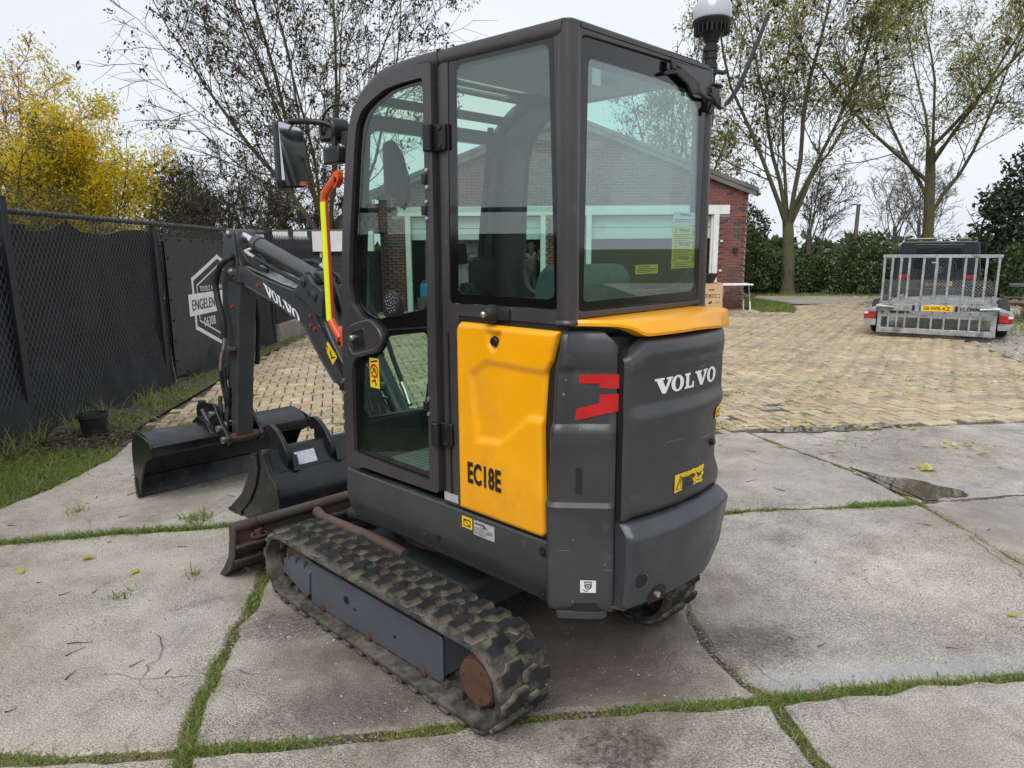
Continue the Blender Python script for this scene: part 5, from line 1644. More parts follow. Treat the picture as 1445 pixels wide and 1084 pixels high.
print_on('scratches', scr, lambda th, z: tail(1.122 + plin(coff, z) + .0012, th, z), 'scratch_grey', cwt, kind='stuff')

# yellow cap behind the cab
def cap_row(k, n=40):
    out = []
    for i in range(n + 1):
        t = i / n
        y = lerp(.392, -.312, t)
        # inner edge at the cab wall, outer edge follows covers and hood
        if y > .30: ox, oz = -.890 - (.392 - y) / .092 * .125, 1.368
        else: ox, oz = -math.sqrt(1.100 ** 2 - y * y), lerp(1.368, 1.336, sstep(.31, .215, y)) - .012 * sstep(0, -.30, y)
        blend = sstep(.34, .26, y)
        ox = ox if y <= .26 or y > .34 else lerp(-.890 - (.392 - y) / .092 * .125, -math.sqrt(1.100 ** 2 - y * y), blend)
        xi = -.895; zi = 1.381
        cr = max(oz + .012, 1.386)
        if k == 0: out.append((xi, y * .985, zi))
        if k == 1: out.append((xi - .012, y * .99, zi + .004))
        if k == 2: out.append((lerp(xi, ox, .45), y * .993, zi + .006))
        if k == 3: out.append((lerp(xi, ox, .84), y * .996, cr))
        if k == 4: out.append((lerp(xi, ox, .94), y, cr - .006))
        if k == 5: out.append((ox, y, oz + .010))
        if k == 6: out.append((ox + .002, y, oz + .001))
        if k == 7: out.append((ox + .04, y * .98, oz - .004))
    return out
V = []; F = []
for k in range(8): V += cap_row(k)
W = 41
for j in range(7):
    for i in range(40): F.append((j * W + i, j * W + i + 1, (j + 1) * W + i + 1, (j + 1) * W + i))
F.append(tuple(j * W for j in range(8))); F.append(tuple(j * W + 40 for j in range(7, -1, -1)))
part('yellow_cap', V, F, 'machine_yellow', EX, smooth=26)

# ---- cab
CB = T['cab']
def roundtube(pts, w, h, name, mat_, parent=EX, n=12, **kw):
    """swept rounded-rectangle tube lying in the xz plane; w across y"""
    V = []; F = []
    P = [Vector(p) for p in pts]
    N_ = len(P)
    for i, p in enumerate(P):
        t = (P[min(N_ - 1, i + 1)] - P[max(0, i - 1)]).normalized()
        y = Vector((0, 1, 0)); u = t.cross(y).normalized()
        for k in range(n):
            a = 2 * math.pi * (k + .5) / n
            ca_, sa_ = math.cos(a), math.sin(a)
            q = .55
            V.append(tuple(p + y * (w / 2 * math.copysign(abs(ca_) ** q, ca_)) + u * (h / 2 * math.copysign(abs(sa_) ** q, sa_))))
    for i in range(N_ - 1):
        for k in range(n): F.append((i * n + k, i * n + (k + 1) % n, (i + 1) * n + (k + 1) % n, (i + 1) * n + k))
    F.append(tuple(range(n - 1, -1, -1))); F.append(tuple((N_ - 1) * n + k for k in range(n)))
    return part(name, V, F, mat_, parent, smooth=40, **kw)
arch = [(CB[0][0] + .035, CB[0][1] - .026)] + [(x, z - .026) for x, z in CB[1:3]] + [(CB[3][0] - .004, CB[3][1] - .026), (CB[4][0] - .012, CB[4][1] - .024), (CB[5][0] - .019, CB[5][1] - .018), (CB[6][0] - .022, CB[6][1] - .012)] + [(x - .024, z) for x, z in CB[7:-1]] + [(CB[-1][0] - .024, .69)]
arch_s = curve([(x, 0, z) for x, z in arch], 4)
for sg in (1, -1):
    roundtube([(x, sg * .372, z) for x, _, z in arch_s], .060, .050, 'cab_arch', 'cab_grey')
    # rear pillar
    V, F = tube([(-.886, sg * .368, 1.372), (-.884, sg * .368, 1.80), (-.882, sg * .367, 2.10), (-.880, sg * .366, 2.205)], .0335, 18)
    part('rear_pillar', V, F, 'cab_grey', EX, smooth=40)
    MB().lathe([(.038, 1.372), (.040, 1.378), (.036, 1.386)], (-.886, sg * .368, 0), 'z', 18).build('pillar_weld', 'cab_grey', EX, smooth=40)
# left wall plate with window opening and door post
lw = [(-.90, 1.372), (-.424, 1.372), (-.413, .678), (-.322, .678), (-.338, 2.205), (-.885, 2.212)]
wo_ = rnd_poly(grow_poly(T['win_out'], .003), .02, 3)
holed('cab_side_frame', lw, [wo_], 'xz', .368, .396, 'cab_grey', EX, bevel=.006)
MB().box((-.368, .3985, 1.0), (.006, .004, .62)).build('post_seam', 'seal_shade_black', EX)
MB().prism([(-.405, .690), (-.405, .720), (-.33, .720), (-.33, .690)], 'xz', .397, .401).build('sill_tape', 'sticker_silver', EX)
holed('window_border', rnd_poly(T['win_out'], .018, 3), [rnd_poly(T['win_in'], .03, 4)], 'xz', .389, .3935, 'frit_black', EX)
MB().prism(rnd_poly(grow_poly(T['win_in'], .004), .03, 4), 'xz', .3895, .393).build('side_window', 'side_glass', EX)
# right wall: one long window with a rounded front corner
rwall = [(-.90, 1.372), (-.90, .68), (.30, .68), (.285, 1.60), (.20, 2.05), (.10, 2.17), (-.02, 2.205), (-.885, 2.212)]
rwin = rnd_poly([(-.845, 1.445), (.005, 1.39), (.0, 1.75), (-.03, 2.05), (-.20, 2.17), (-.84, 2.17)], .12, 6)
holed('cab_right_frame', rwall, [rwin], 'xz', -.396, -.368, 'cab_grey', EX, bevel=.006)
MB().prism(grow_poly(rwin, .004), 'xz', -.384, -.3805).build('right_window', 'cab_glass', EX)
# rear wall
rw = [(.385, 1.385), (-.385, 1.385), (-.385, 2.205), (.385, 2.205)]
RO = rnd_poly([(.345, 1.412), (-.352, 1.409), (-.348, 2.05), (-.335, 2.085), (-.262, 2.146), (-.112, 2.181), (.342, 2.178)], .02, 3)
RI = rnd_poly([(.320, 1.440), (.30, 1.437), (-.300, 1.440), (-.322, 1.463), (-.300, 2.07), (-.220, 2.112), (-.057, 2.124), (.31, 2.126)], .022, 3)
holed('cab_rear_frame', [(.368, 1.386), (-.368, 1.386), (-.368, 2.20), (.368, 2.20)], [grow_poly(RO, .003)], 'yz', -.912, -.872, 'cab_grey', EX, bevel=.005)
holed('rear_border', RO, [RI], 'yz', -.907, -.9025, 'frit_black', EX)
rwd = MB().prism(grow_poly(RI, .004), 'yz', -.9065, -.903).build('rear_window', 'rear_glass', EX)
MB().box((-.905, 0, 1.404), (.012, .66, .010)).build('rear_seal', 'seal_shade_black', EX)
# stickers inside the rear glass
def on_rear(x, y0, z0, y1, z1): return lambda u, v: (x, lerp(y0, y1, u), lerp(z0, z1, v))
wy = on_rear(-.9012, -.168, 1.523, -.328, 1.670); wy2 = on_rear(-.9022, -.168, 1.523, -.328, 1.670)
print_on('warning_sheet', [quad(0, 0, 1, 1)], wy, 'sticker_yellow', rwd)
tri = lambda u, v: line2([(u, v), (u + .07, v), (u + .035, v + .09)], .014, True)
shp = []
wt = text_mesh('Warning', bold=.02)
for k, z0 in enumerate((.84, .50, .18)):
    shp += [place(wt, .27, z0, .73, z0 + .10), tri(.10, z0), tri(.84, z0)]
    shp += [line2([(.08, z0 - .05 - .045 * q), (.90 - .25 * ((q + k) % 2), z0 - .05 - .045 * q)], .012) for q in range(5 if k < 2 else 3)]
print_on('warning_text', shp, wy2, 'letter_black', rwd)
ww_ = on_rear(-.9012, -.169, 1.6725, -.331, 1.716); ww2 = on_rear(-.9022, -.169, 1.6725, -.331, 1.716)
print_on('pale_sheet', [quad(0, 0, 1, 1)], ww_, 'sticker_white', rwd)
print_on('pale_text', [place(wt, .27, .62, .73, .92), line2([(.08, .42), (.9, .42)], .05), line2([(.08, .25), (.7, .25)], .05)], ww2, 'letter_black', rwd)
wo2 = on_rear(-.9012, .045, 1.510, -.085, 1.540); wo3 = on_rear(-.9022, .045, 1.510, -.085, 1.540)
print_on('orange_sheet', [quad(0, 0, 1, 1)], wo2, 'sticker_yellow', rwd)
print_on('orange_text', [line2([(.12, .78), (.20, .78), (.16, .92)], .03, True), place(text_mesh('WARNING', bold=.02), .26, .72, .62, .90), line2([(.1, .55), (.9, .55)], .06), line2([(.1, .38), (.85, .38)], .06), line2([(.1, .2), (.7, .2)], .06)], wo3, 'letter_black', rwd)
print_on('clear_tag', [quad(0, 0, 1, 1)], on_rear(-.9012, .285, 2.06, .245, 2.105), 'pale_panel', rwd)
# front: screen with rounded lower corners, dash panel below
def front_x(z): return plin([(.68, .322), (.87, .318), (1.23, .298), (1.6, .262), (1.75, .238), (1.97, .196), (2.08, .166), (2.17, .09)], z)
ins = rnd_poly([(.345, .88), (-.345, .86), (-.345, 2.05), (.345, 2.05)], .07, 6)
V = []; F = []
def on_front(y, z, d=0): return (front_x(z) - .02 + d, y, z)
o = holed('front_frame', [(.345, .68), (-.345, .68), (-.345, 2.10), (.345, 2.10)], [ins], 'yz', 0, .03, 'cab_grey', EX)
for vtx in o.data.vertices: vtx.co.x += front_x(vtx.co.z) - .035
# subdivided glass that follows the curve of the arch
zs = [.855, .9, 1.0, 1.1, 1.2, 1.3, 1.4, 1.5, 1.6, 1.7, 1.8, 1.9, 2.0, 2.055]
V = []
for z in zs: V += [(front_x(z) - .020, .348, z), (front_x(z) - .020, -.348, z)]
part('windscreen', V, [(2 * i, 2 * i + 1, 2 * i + 3, 2 * i + 2) for i in range(len(zs) - 1)], 'cab_glass', EX)
MB().tube([(front_x(1.28) - .03, .34, 1.28), (front_x(1.28) - .03, -.34, 1.27)], .010, 8).build('screen_rail', 'black_plastic', EX)
# roof with hatch, liner, cross ribs
RZ = 2.210
roof_o = rnd_poly([(-.880, .362), (.02, .362), (.02, -.362), (-.880, -.362)], .02, 2)
hatch = rnd_poly([(-.22, .27), (.0, .27), (.0, -.27), (-.22, -.27)], .02, 3)
holed('roof', roof_o, [hatch], 'xy', RZ, RZ + .022, 'cab_grey', EX, bevel=.006)
V, F = prism(hatch, 'xy', RZ + .006, RZ + .011)
part('roof_hatch', V, F, 'hatch_glass', EX)
MB().box((-.11, 0, RZ + .004), (.035, .54, .010)).build('hatch_rib', 'interior_dark', EX)
V = []; F = []
lin = [(-.865, .35, 2.12), (-.80, .35, 2.165), (-.30, .35, 2.175), (-.235, .35, 2.205)]
for x, y, z in lin: V += [(x, y, z), (x, -y, z)]
part('roof_liner', V, [(2 * i, 2 * i + 1, 2 * i + 3, 2 * i + 2) for i in range(3)], 'liner_grey', EX, smooth=50)
V = []
fr_ = [(.02, 2.21), (.09, 2.175), (.15, 2.11), (.18, 2.05)]
for x, z in fr_: V += [(x, .345, z), (x, -.345, z)]
part('roof_front', V, [(2 * i, 2 * i + 1, 2 * i + 3, 2 * i + 2) for i in range(3)], 'hatch_glass', EX)
MB().box((.10, 0, 2.150), (.05, .70, .03)).build('front_header', 'interior_dark', EX, bevel=.006)
MB().tube([(.22, -.30, .9), (.20, -.295, 1.6), (.12, -.29, 2.12)], .014, 8).build('grab_post', 'interior_dark', EX, smooth=40)
MB().lathe([(.05, 0), (.06, .01), (.06, .02)], (-.62, -.12, 2.142), 'z', 24).build('cab_lamp', 'liner_grey', EX, smooth=40)
cab_trim = MB().box((-.885, 0, 2.196), (.045, .70, .034)).build('rear_header', 'cab_grey', EX, bevel=.008)
MB().box((-.906, 0, 2.205), (.014, .70, .012)).build('roof_lip', 'cab_grey', EX)
MB().box((-.35, .372, 2.2105), (.003, .0615, .0515)).build('roof_joint', 'seal_shade_black', EX)

# interior
MB().box((-.15, 0, .690), (.90, .70, .02)).build('cab_floor', 'interior_dark', EX)
fl = MB().box((.06, 0, .705), (.46, .62, .01)).build('floor_mat', 'floor_mat', EX)
g = MB()
for i in range(15): g.box((-.15 + i * .03, 0, .7115), (.012, .60, .004))
g.build('mat_ribs', 'floor_mat', fl, kind='stuff')
MB().prism([(-.86, .70), (-.34, .70), (-.36, .92), (-.44, 1.08), (-.86, 1.10)], 'xz', -.34, .30).build('seat_box', 'interior_dark', EX, bevel=.02)
seat = MB().prism(rnd_poly([(-.66, 1.10), (-.22, 1.10), (-.20, 1.17), (-.26, 1.20), (-.66, 1.18)], .03, 4), 'xz', -.22, .22).build('seat_cushion', 'seat_cloth', EX, bevel=.03, seg=3)
bk = MB().prism(rnd_poly([(-.70, 1.16), (-.60, 1.16), (-.66, 1.50), (-.70, 1.545), (-.77, 1.535), (-.80, 1.49)], .03, 4), 'xz', -.09, .27).build('seat_back', 'seat_cloth', EX, bevel=.035, seg=3)
for sg in (.30, -.30):
    MB().box((-.52, sg, 1.16), (.34, .08, .10)).build('console', 'interior_dark', EX, bevel=.015)
    j = MB().tube([(-.40, sg, 1.20), (-.36, sg, 1.36)], .012, 10).build('joystick', 'black_plastic', EX, smooth=40)
    MB().lathe([(.012, 0), (.024, .02), (.026, .07), (.030, .10), (.022, .125), (.0, .13)], (-.36, sg, 1.35), 'z', 14).build('joystick_grip', 'black_rubber', j, smooth=50)
MB().prism([(.30, .69), (.315, .87), (.26, .87), (.20, .72), (.20, .69)], 'xz', -.345, .345).build('dash_panel', 'interior_dark', EX, bevel=.01)
mon = MB().tube([(.14, -.28, 1.30), (.15, -.26, 1.46)], .012, 8).build('display_arm', 'black_plastic', EX)
MB().prism(rnd_poly([(-.07, 1.40), (.07, 1.40), (.07, 1.56), (-.07, 1.56)], .02, 3), 'yz', .10, .13).build('display', 'black_plastic', mon)
dsp = [o for o in bpy.data.objects if o.name == 'display'][0]
dsp.location = (0, -.22, 0)
for py in (.08, -.08):
    MB().tube([(.22, py, .72), (.16, py, .92), (.14, py, 1.02)], .010, 8).build('travel_lever', 'black_plastic', EX)
# manual holder clipped to the right-hand glass and fire-exit tool behind the arch
MB().prism(rnd_poly([(.235, 2.02), (.17, 2.03), (.11, 1.97), (.07, 1.86), (.08, 1.77), (.13, 1.75), (.16, 1.80), (.235, 1.82)], .02, 3), 'xz', .20, .215).build('wiper_motor_cover', 'black_plastic', EX, bevel=.006)

# ---- door
DO = rnd_poly(grow_poly(T['door_out'], -.001), .02, 4)
DG = T['door_glass']
dr = holed('door', DO, [rnd_poly(DG, .016, 3)], 'xz', .386, .416, 'cab_grey', EX, bevel=.007, seg=3)
MB().prism([(-.326, .704), (-.334, .704), (-.345, 2.19), (-.335, 2.19)], 'xz', .39, .3985).build('door_gap', 'seal_shade_black', EX)
holed('door_border', rnd_poly(grow_poly(DG, .004), .016, 3), [rnd_poly(T['door_clear_up'], .03, 4), rnd_poly(T['door_clear_lo'], .03, 4)], 'xz', .394, .3985, 'frit_black', dr)
MB().prism(rnd_poly(grow_poly(T['door_clear_up'], .004), .03, 4), 'xz', .3945, .398).build('upper_pane', 'door_glass_tint', dr)
MB().prism(rnd_poly(grow_poly(T['door_clear_lo'], .004), .03, 4), 'xz', .3945, .398).build('lower_pane', 'door_glass_tint', dr)
MB().box((-.125, .3995, 1.305), (.285, .003, .006), Matrix.Translation((-.125, 0, 1.305)) @ Matrix.Rotation(R_(6.6), 4, 'Y') @ Matrix.Translation((.125, 0, -1.305))).build('pane_joint', 'seal_shade_black', dr)
hp = rnd_poly(T['handle_out'], .02, 4)
holed('handle_surround', rnd_poly(grow_poly(T['handle_out'], .018), .03, 4), [rnd_poly(grow_poly(T['handle_out'], -.002), .02, 4)], 'xz', .392, .419, 'cab_grey', dr, bevel=.006)
MB().prism(grow_poly(hp, -.003), 'xz', .388, .402).build('handle_pocket', 'black_plastic', dr, bevel=.003)
hd_ = MB().prism(rnd_poly([(.215, 1.272), (.12, 1.298), (.115, 1.21), (.205, 1.188)], .02, 4), 'xz', .402, .420).build('door_handle', 'black_plastic', dr, bevel=.006)
MB().lathe([(.013, 0), (.013, .012), (.009, .018)], (.195, .419, 1.246), 'y', 16).build('lock_barrel', 'zinc', hd_, smooth=40)
sp = holed('vent_plate', rnd_poly(T['spk_out'], .035, 5), [], 'xz', .398, .403, 'black_plastic', dr)
rg_ = MB().lathe([(.0, .006), (.040, .006), (.046, .003), (.048, 0)], (-.053, .402, 1.397), 'y', 26)
rg_.build('speaker', 'black_rubber', dr, smooth=40)
g = MB()
for i in range(24):
    a = i * 2.4; r = .0075 * math.sqrt(i)
    g.lathe([(.0022, 0), (.0022, .002)], (-.053 + r * math.cos(a), .408, 1.397 + r * math.sin(a)), 'y', 6)
g.build('speaker_dots', 'sticker_silver', dr, kind='stuff')
ds_ = on_side(.4005, .117, 1.052, .054, 1.172); ds2 = on_side(.4014, .117, 1.052, .054, 1.172)
print_on('door_sticker', [quad(0, 0, 1, 1)], ds_, 'sticker_yellow', dr)
cir = [(.5 + .38 * math.cos(a * .3927), .58 + .2 * math.sin(a * .3927)) for a in range(16)]
print_on('door_symbol', [line2([(.15, .86), (.85, .93)], .05), line2([(.3, .5), (.5, .68), (.7, .55)], .06), line2([(.2, .2), (.45, .25), (.7, .12)], .06), line2([(.55, .3), (.6, .08)], .06), line2([(.08, .37), (.92, .37)], .012)], ds2, 'letter_black', dr)
print_on('ban_ring', [line2(cir, .07, True), line2([(.24, .72), (.76, .44)], .06)], on_side(.4022, .117, 1.052, .054, 1.172), 'red_ink', dr)
for hz in (1.957, .938):
    h = MB()
    h.prism(rnd_poly([(-.312, hz - .040), (-.388, hz - .040), (-.388, hz + .045), (-.312, hz + .045)], .008, 3), 'xz', .399, .411)
    h.tube([(-.318, .424, hz - .040), (-.318, .424, hz + .045)], .018, 14)
    ho = h.build('hinge', 'black_plastic', EX, bevel=.003)
    for q in (-.028, .032):
        MB().lathe([(.009, 0), (.009, .004), (.004, .005)], (-.362, .411, hz + q), 'y', 10).build('hinge_screw', 'black_rubber', ho)
for hx, hz in [(-.297, 1.83), (-.292, 1.726), (-.270, 1.034), (.292, 1.032)]:
    l = MB().box((hx + .010, .418, hz), (.022, .014, .034)).build('latch_bracket', 'black_plastic', dr, bevel=.003)
    for q in (-.028, .028):
        MB().lathe([(.0075, 0), (.0075, .005), (.003, .006)], (hx - .003, .416, hz + q), 'y', 10).build('rivet', 'zinc', l)
# holder on the wall below the side window
wl = MB()
wl.lathe([(.030, 0), (.030, .02), (.022, .040), (.014, .044)], (-.600, .396, 1.389), 'y', 20)
wl.box((-.645, .402, 1.389), (.06, .012, .035))
wlo = wl.build('window_stop', 'black_rubber', EX, bevel=.003)
MB().lathe([(.010, 0), (.010, .010), (.006, .014)], (-.600, .440, 1.389), 'y', 14).build('stop_screw', 'zinc', wlo, smooth=40)

# ---- mirror, work light, orange grab bar, beacon with aerial
ma = MB().tube(curve([(.335, .372, 1.99), (.340, .372, 2.05), (.352, .380, 2.085), (.40, .42, 2.098), (.44, .50, 2.095), (.445, .515, 2.085), (.446, .518, 2.06)], 5), .012, 12)
ma.build('mirror_arm', 'black_plastic', EX, smooth=40)
MB().prism(rnd_poly([(.40, 1.935), (.285, 1.935), (.285, 2.0), (.40, 2.0)], .008, 2), 'xz', .34, .39).build('mirror_mount', 'black_plastic', EX, bevel=.006)
mh = [(.457, 1.843), (.568, 1.835), (.577, 1.86), (.577, 2.085), (.565, 2.092), (.470, 2.076), (.460, 2.05)]
mo = MB().prism(rnd_poly(mh, .016, 4), 'yz', .418, .455).build('mirror', 'black_plastic', EX, bevel=.008)
mf_ = grow_poly(mh, -.007)
part('mirror_face', [(.4010 + (y - .517) * -.05 + (z - 1.96) * .11, y, z) for y, z in rnd_poly(mf_, .012, 4)] + [(.4177, y, z) for y, z in rnd_poly(mf_, .012, 4)], prism(rnd_poly(mf_, .012, 4), 'yz', 0, 1)[1], 'mirror_glass', mo)
wlm = MB().prism(rnd_poly([(.30, 2.045), (.20, 2.045), (.19, 2.10), (.21, 2.135), (.29, 2.14), (.31, 2.12)], .015, 3), 'xz', .30, .385).build('work_light', 'black_plastic', EX, bevel=.010)
for o_ in (wlm,):
    o_.location = (.13, 0, -.02)
MB().prism([(.30, 2.0), (.38, 2.03), (.38, 2.06), (.28, 2.06)], 'xz', .335, .345).build('light_bracket', 'boom_grey', EX)
print_on('light_label', [quad(0, 0, 1, 1)], lambda u, v: (lerp(.36, .33, u), .3865, lerp(2.075, 2.10, v)), 'sticker_white', wlm)
MB().tube(curve([(.40, .388, 2.05), (.38, .398, 2.09), (.34, .398, 2.135), (.27, .392, 2.15), (.20, .385, 2.13)], 5), .0045, 8).build('light_cable', 'black_rubber', EX)
gb = MB().tube([(.285, .405, 1.875), (.352, .415, 1.822), (.366, .415, 1.80)], .017, 14)
gb.tube([(.366, .415, 1.81), (.366, .415, 1.30)], .0165, 16)
gb.tube([(.366, .415, 1.31), (.350, .413, 1.285), (.315, .405, 1.235)], .017, 14)
gb.prism(rnd_poly([(.262, 1.905), (.300, 1.895), (.322, 1.845), (.288, 1.835), (.258, 1.87)], .01, 3), 'xz', .388, .412)
gb.prism(rnd_poly([(.336, 1.285), (.290, 1.250), (.288, 1.205), (.318, 1.190), (.352, 1.25)], .01, 3), 'xz', .388, .412)
gbo = gb.build('grab_bar', 'orange_paint', EX, smooth=40)
V, F = [], []
for z in (1.305, 1.785):
    for k in range(7):
        a = R_(62 + k * 16); V.append((.366 + .0178 * math.cos(a), .415 + .0178 * math.sin(a), z))
F = [(i, i + 1, 8 + i, 7 + i) for i in range(6)]
part('reflective_tape', V, F, 'fluor_yellow', gbo)
for z, x in ((1.868, .282), (1.214, .312)):
    MB().lathe([(.010, 0), (.010, .006)], (x, .412, z), 'y', 12).build('grab_bar_bolt', 'black_plastic', gbo)

bx, by = -.885, -.402
bb = MB().lathe([(.026, -.012), (.030, .0), (.040, .012), (.058, .030), (.066, .040), (.068, .052), (.065, .056)], (bx, by, 2.318), 'z', 28)
for k in range(24):
    a = k * 2 * math.pi / 24
    bb.box((0, 0, 0), (.004, .012, .040), Matrix.Translation((bx + .056 * math.cos(a), by + .056 * math.sin(a), 2.346)) @ Matrix.Rotation(a + math.pi / 2, 4, 'Z'))
bbo = bb.build('beacon', 'black_plastic', EX, smooth=40)
MB().lathe([(.064, 2.374), (.066, 2.382), (.065, 2.418), (.058, 2.430), (.0, 2.434)], (bx, by, 0), 'z', 30).build('beacon_lens', 'beacon_lens', bbo, smooth=50)
st = MB()
st.lathe([(.024, 2.215), (.024, 2.232), (.021, 2.234), (.021, 2.244), (.024, 2.246), (.024, 2.258), (.021, 2.260), (.021, 2.268), (.024, 2.270), (.024, 2.290), (.020, 2.292), (.020, 2.300), (.025, 2.302), (.025, 2.318)], (bx, by, 0), 'z', 20)
st.lathe([(.019, 2.14), (.019, 2.19), (.024, 2.195), (.024, 2.213), (.015, 2.217)], (bx, by, 0), 'z', 18)
st.tube([(bx - .01, by + .02, 2.204), (bx - .02, by - .055, 2.206), (bx - .022, by - .075, 2.214)], .008, 10)
sto = st.build('beacon_stem', 'black_rubber', bbo, smooth=40)
cl = MB()
cl.lathe([(.03, 2.146), (.055, 2.150), (.05, 2.158), (.028, 2.162)], (bx + .005, by, 0), 'z', 18)
cl.box((bx - .015, by + .02, 2.115), (.05, .05, .06)).box((bx - .022, by + .05, 2.085), (.03, .035, .05))
cl.tube([(bx - .03, by + .045, 2.12), (bx - .045, by + .03, 2.09), (bx - .045, by - .005, 2.075)], .008, 10)
cl.tube([(bx - .03, by + .03, 2.09), (bx - .045, by + .055, 2.07), (bx - .04, by + .062, 2.05)], .007, 10)
cl.box((bx - .01, by + .01, 2.05), (.022, .03, .07))
cl.build('beacon_clamp', 'black_plastic', bbo, bevel=.006)
cl = MB()
cl.lathe([(.012, 2.125), (.026, 2.127), (.026, 2.136), (.012, 2.138)], (bx - .02, by - .035, 0), 'z', 14)
cl.box((bx - .03, by - .03, 2.10), (.02, .02, .03))
cl.build('clamp_nut', 'zinc', bbo, bevel=.002)
ae = MB().tube(curve([(bx - .03, by - .04, 2.09), (bx - .03, by - .09, 2.115), (bx - .03, by - .17, 2.19), (bx - .025, by - .29, 2.345), (bx - .02, by - .375, 2.462)], 6), .0085, 10)
ae.build('rubber_strap', 'black_rubber', EX, smooth=40)
wp = MB()
wp.prism([(-.045, 2.140), (-.115, 2.166), (-.160, 2.166), (-.21, 2.158), (-.27, 2.140), (-.275, 2.105), (-.22, 2.100), (-.19, 2.125), (-.12, 2.148), (-.06, 2.135)], 'yz', -.928, -.918)
wp.box((-.926, -.10, 2.172), (.012, .03, .03))
wp.tube([(-.926, -.255, 2.11), (-.93, -.30, 2.10), (-.92, -.35, 2.10)], .007, 8)
wp.build('wiper_bracket', 'black_plastic', EX, bevel=.004)
MB().tube(curve([(bx + .02, by + .015, 2.28), (bx - .0, by + .05, 2.24), (bx - .0, by + .055, 2.19), (bx - .01, by + .04, 2.16)], 5), .004, 8).build('beacon_cable', 'black_rubber', EX)

# ---- boom, arm, cylinders, hoses, quick coupler and grading bucket
BT, BB = T['boom_top'], T['boom_bot']
side_o = BT[:11] + [(.945, 1.138), (.828, 1.004), (.74, .87), (.68, .72), (.62, .58), (.52, .58), (.56, .70), (.66, .80)] + r_(BB[9:-1]) + r_(BB[:8])
bm_ = MB()
boom = MB().prism(side_o, 'xz', -.068, .068).build('boom', 'boom_grey', EX, bevel=.006)
# light top plate between the side plates, weld bead along the edge
tp = MB()
V = [(1.84, .055, 1.492), (1.60, .055, 1.438), (1.34, .055, 1.392), (1.25, .030, 1.382), (1.84, -.055, 1.492), (1.60, -.055, 1.446), (1.42, -.055, 1.412), (1.25, -.03, 1.384)]
tp.add([(1.88, .060, 1.499), (1.45, .060, 1.412), (1.27, .060, 1.386), (1.30, -.060, 1.402), (1.48, -.060, 1.442), (1.80, -.060, 1.500), (1.88, -.060, 1.505), (1.88, 0, 1.49), (1.3, 0, 1.37)], [(0, 1, 4, 5, 6), (1, 2, 3, 4)])
tp.build('boom_top_plate', 'galvanised', boom)
bead = [(x, .069, z - .004) for x, z in BB[:8]]
MB().tube([(x, .068, z) for x, z in BB[4:8] + BB[9:-1]], .0055, 6).build('weld_bead', 'boom_grey', boom, smooth=50)
for sg in (1, -1):
    e = MB().prism(rnd_poly([(1.275, 1.375), (1.2055, 1.408), (1.158, 1.462), (1.108, 1.468), (1.066, 1.425), (.985, 1.397), (.975, 1.34), (.985, 1.25), (1.06, 1.27), (1.13, 1.32)], .015, 3), 'xz', sg * .071, sg * .093)
    eo = e.build('boom_ear', 'boom_grey', boom, bevel=.004)
    for px_, pz_ in ((1.1414, 1.433), (1.0375, 1.3654)):
        MB().lathe([(.024, 0), (.024, sg * .012), (.012, sg * .014), (.010, sg * .020)], (px_, sg * .092, pz_), 'y', 18).build('pin', 'boom_grey', eo, smooth=40)
    MB().lathe([(.014, 0), (.014, sg * .002)], (1.1023, sg * .0925, 1.368), 'y', 14).build('ear_hole', 'seal_shade_black', eo)
MB().lathe([(.026, -.09), (.026, .088), (.014, .094), (.012, .104)], (2.02, 0, 1.467), 'y', 18).build('arm_pivot_pin', 'zinc', boom, smooth=40)
for px_, pz_ in [(1.70, 1.395), (1.13, 1.255), (1.135, 1.20), (1.10, 1.185)]:
    MB().lathe([(.009, 0), (.009, .008)], (px_, .068, pz_), 'y', 10).build('red_cap_bolt', 'red_ink', boom)
def on_boom(u, v):
    a = Vector((1.645, 1.410)); b = Vector((1.262, 1.262)); h = Vector((-.012, -.068)) 
    h = Vector((-.025, -.066))
    p = a + (b - a) * u * .985 + h * (1 - v) - Vector((0, .0)) 
    return (p.x, .0695, p.y)
print_on('lettering', vw, on_boom, 'letter_white', boom)
bs0 = T['boomstick']
def on_bs(off_): return lambda u, v: ((1 - v) * ((1 - u) * bs0[0][0] + u * bs0[1][0]) + v * ((1 - u) * bs0[3][0] + u * bs0[2][0]), off_, (1 - v) * ((1 - u) * bs0[0][1] + u * bs0[1][1]) + v * ((1 - u) * bs0[3][1] + u * bs0[2][1]))
print_on('hazard_sticker', [ngon([(0, 0), (1, 0), (1, 1), (.25, 1), (.2, .8), (.05, .85), (.12, .6), (0, .4)])], on_bs(.0695), 'sticker_yellow', boom)
print_on('hazard_symbol', [ngon([(.35, .3), (.5, .35), (.6, .5), (.8, .45), (.75, .62), (.55, .68), (.45, .5)]), line2([(.7, .8), (.9, .25)], .06), line2([(.1, .5), (.2, .55)], .1)], on_bs(.0703), 'letter_black', boom)
MB().prism([(.80, .40), (.80, .62), (.66, .68), (.54, .62), (.42, .50), (.36, .50), (.36, .40)], 'xz', -.09, .09).build('swing_post', 'boom_grey', EX, bevel=.01)
bco = MB().tube([(.88, -.14, 1.045), (.635, -.14, .745)], .046, 18).tube([(.895, -.14, 1.063), (.865, -.14, 1.027)], .054, 18).build('boom_cylinder', 'boom_grey', EX, smooth=40)
MB().tube([(1.06, -.13, 1.38), (.87, -.14, 1.035)], .024, 14).build('boom_rod', 'chrome_rod', bco, smooth=40)
MB().tube(curve([(.84, -.09, 1.03), (.79, -.085, .95), (.745, -.085, .88), (.72, -.085, .845), (.70, -.09, .85)], 5), .009, 8).build('steel_pipe', 'zinc', bco, smooth=40)
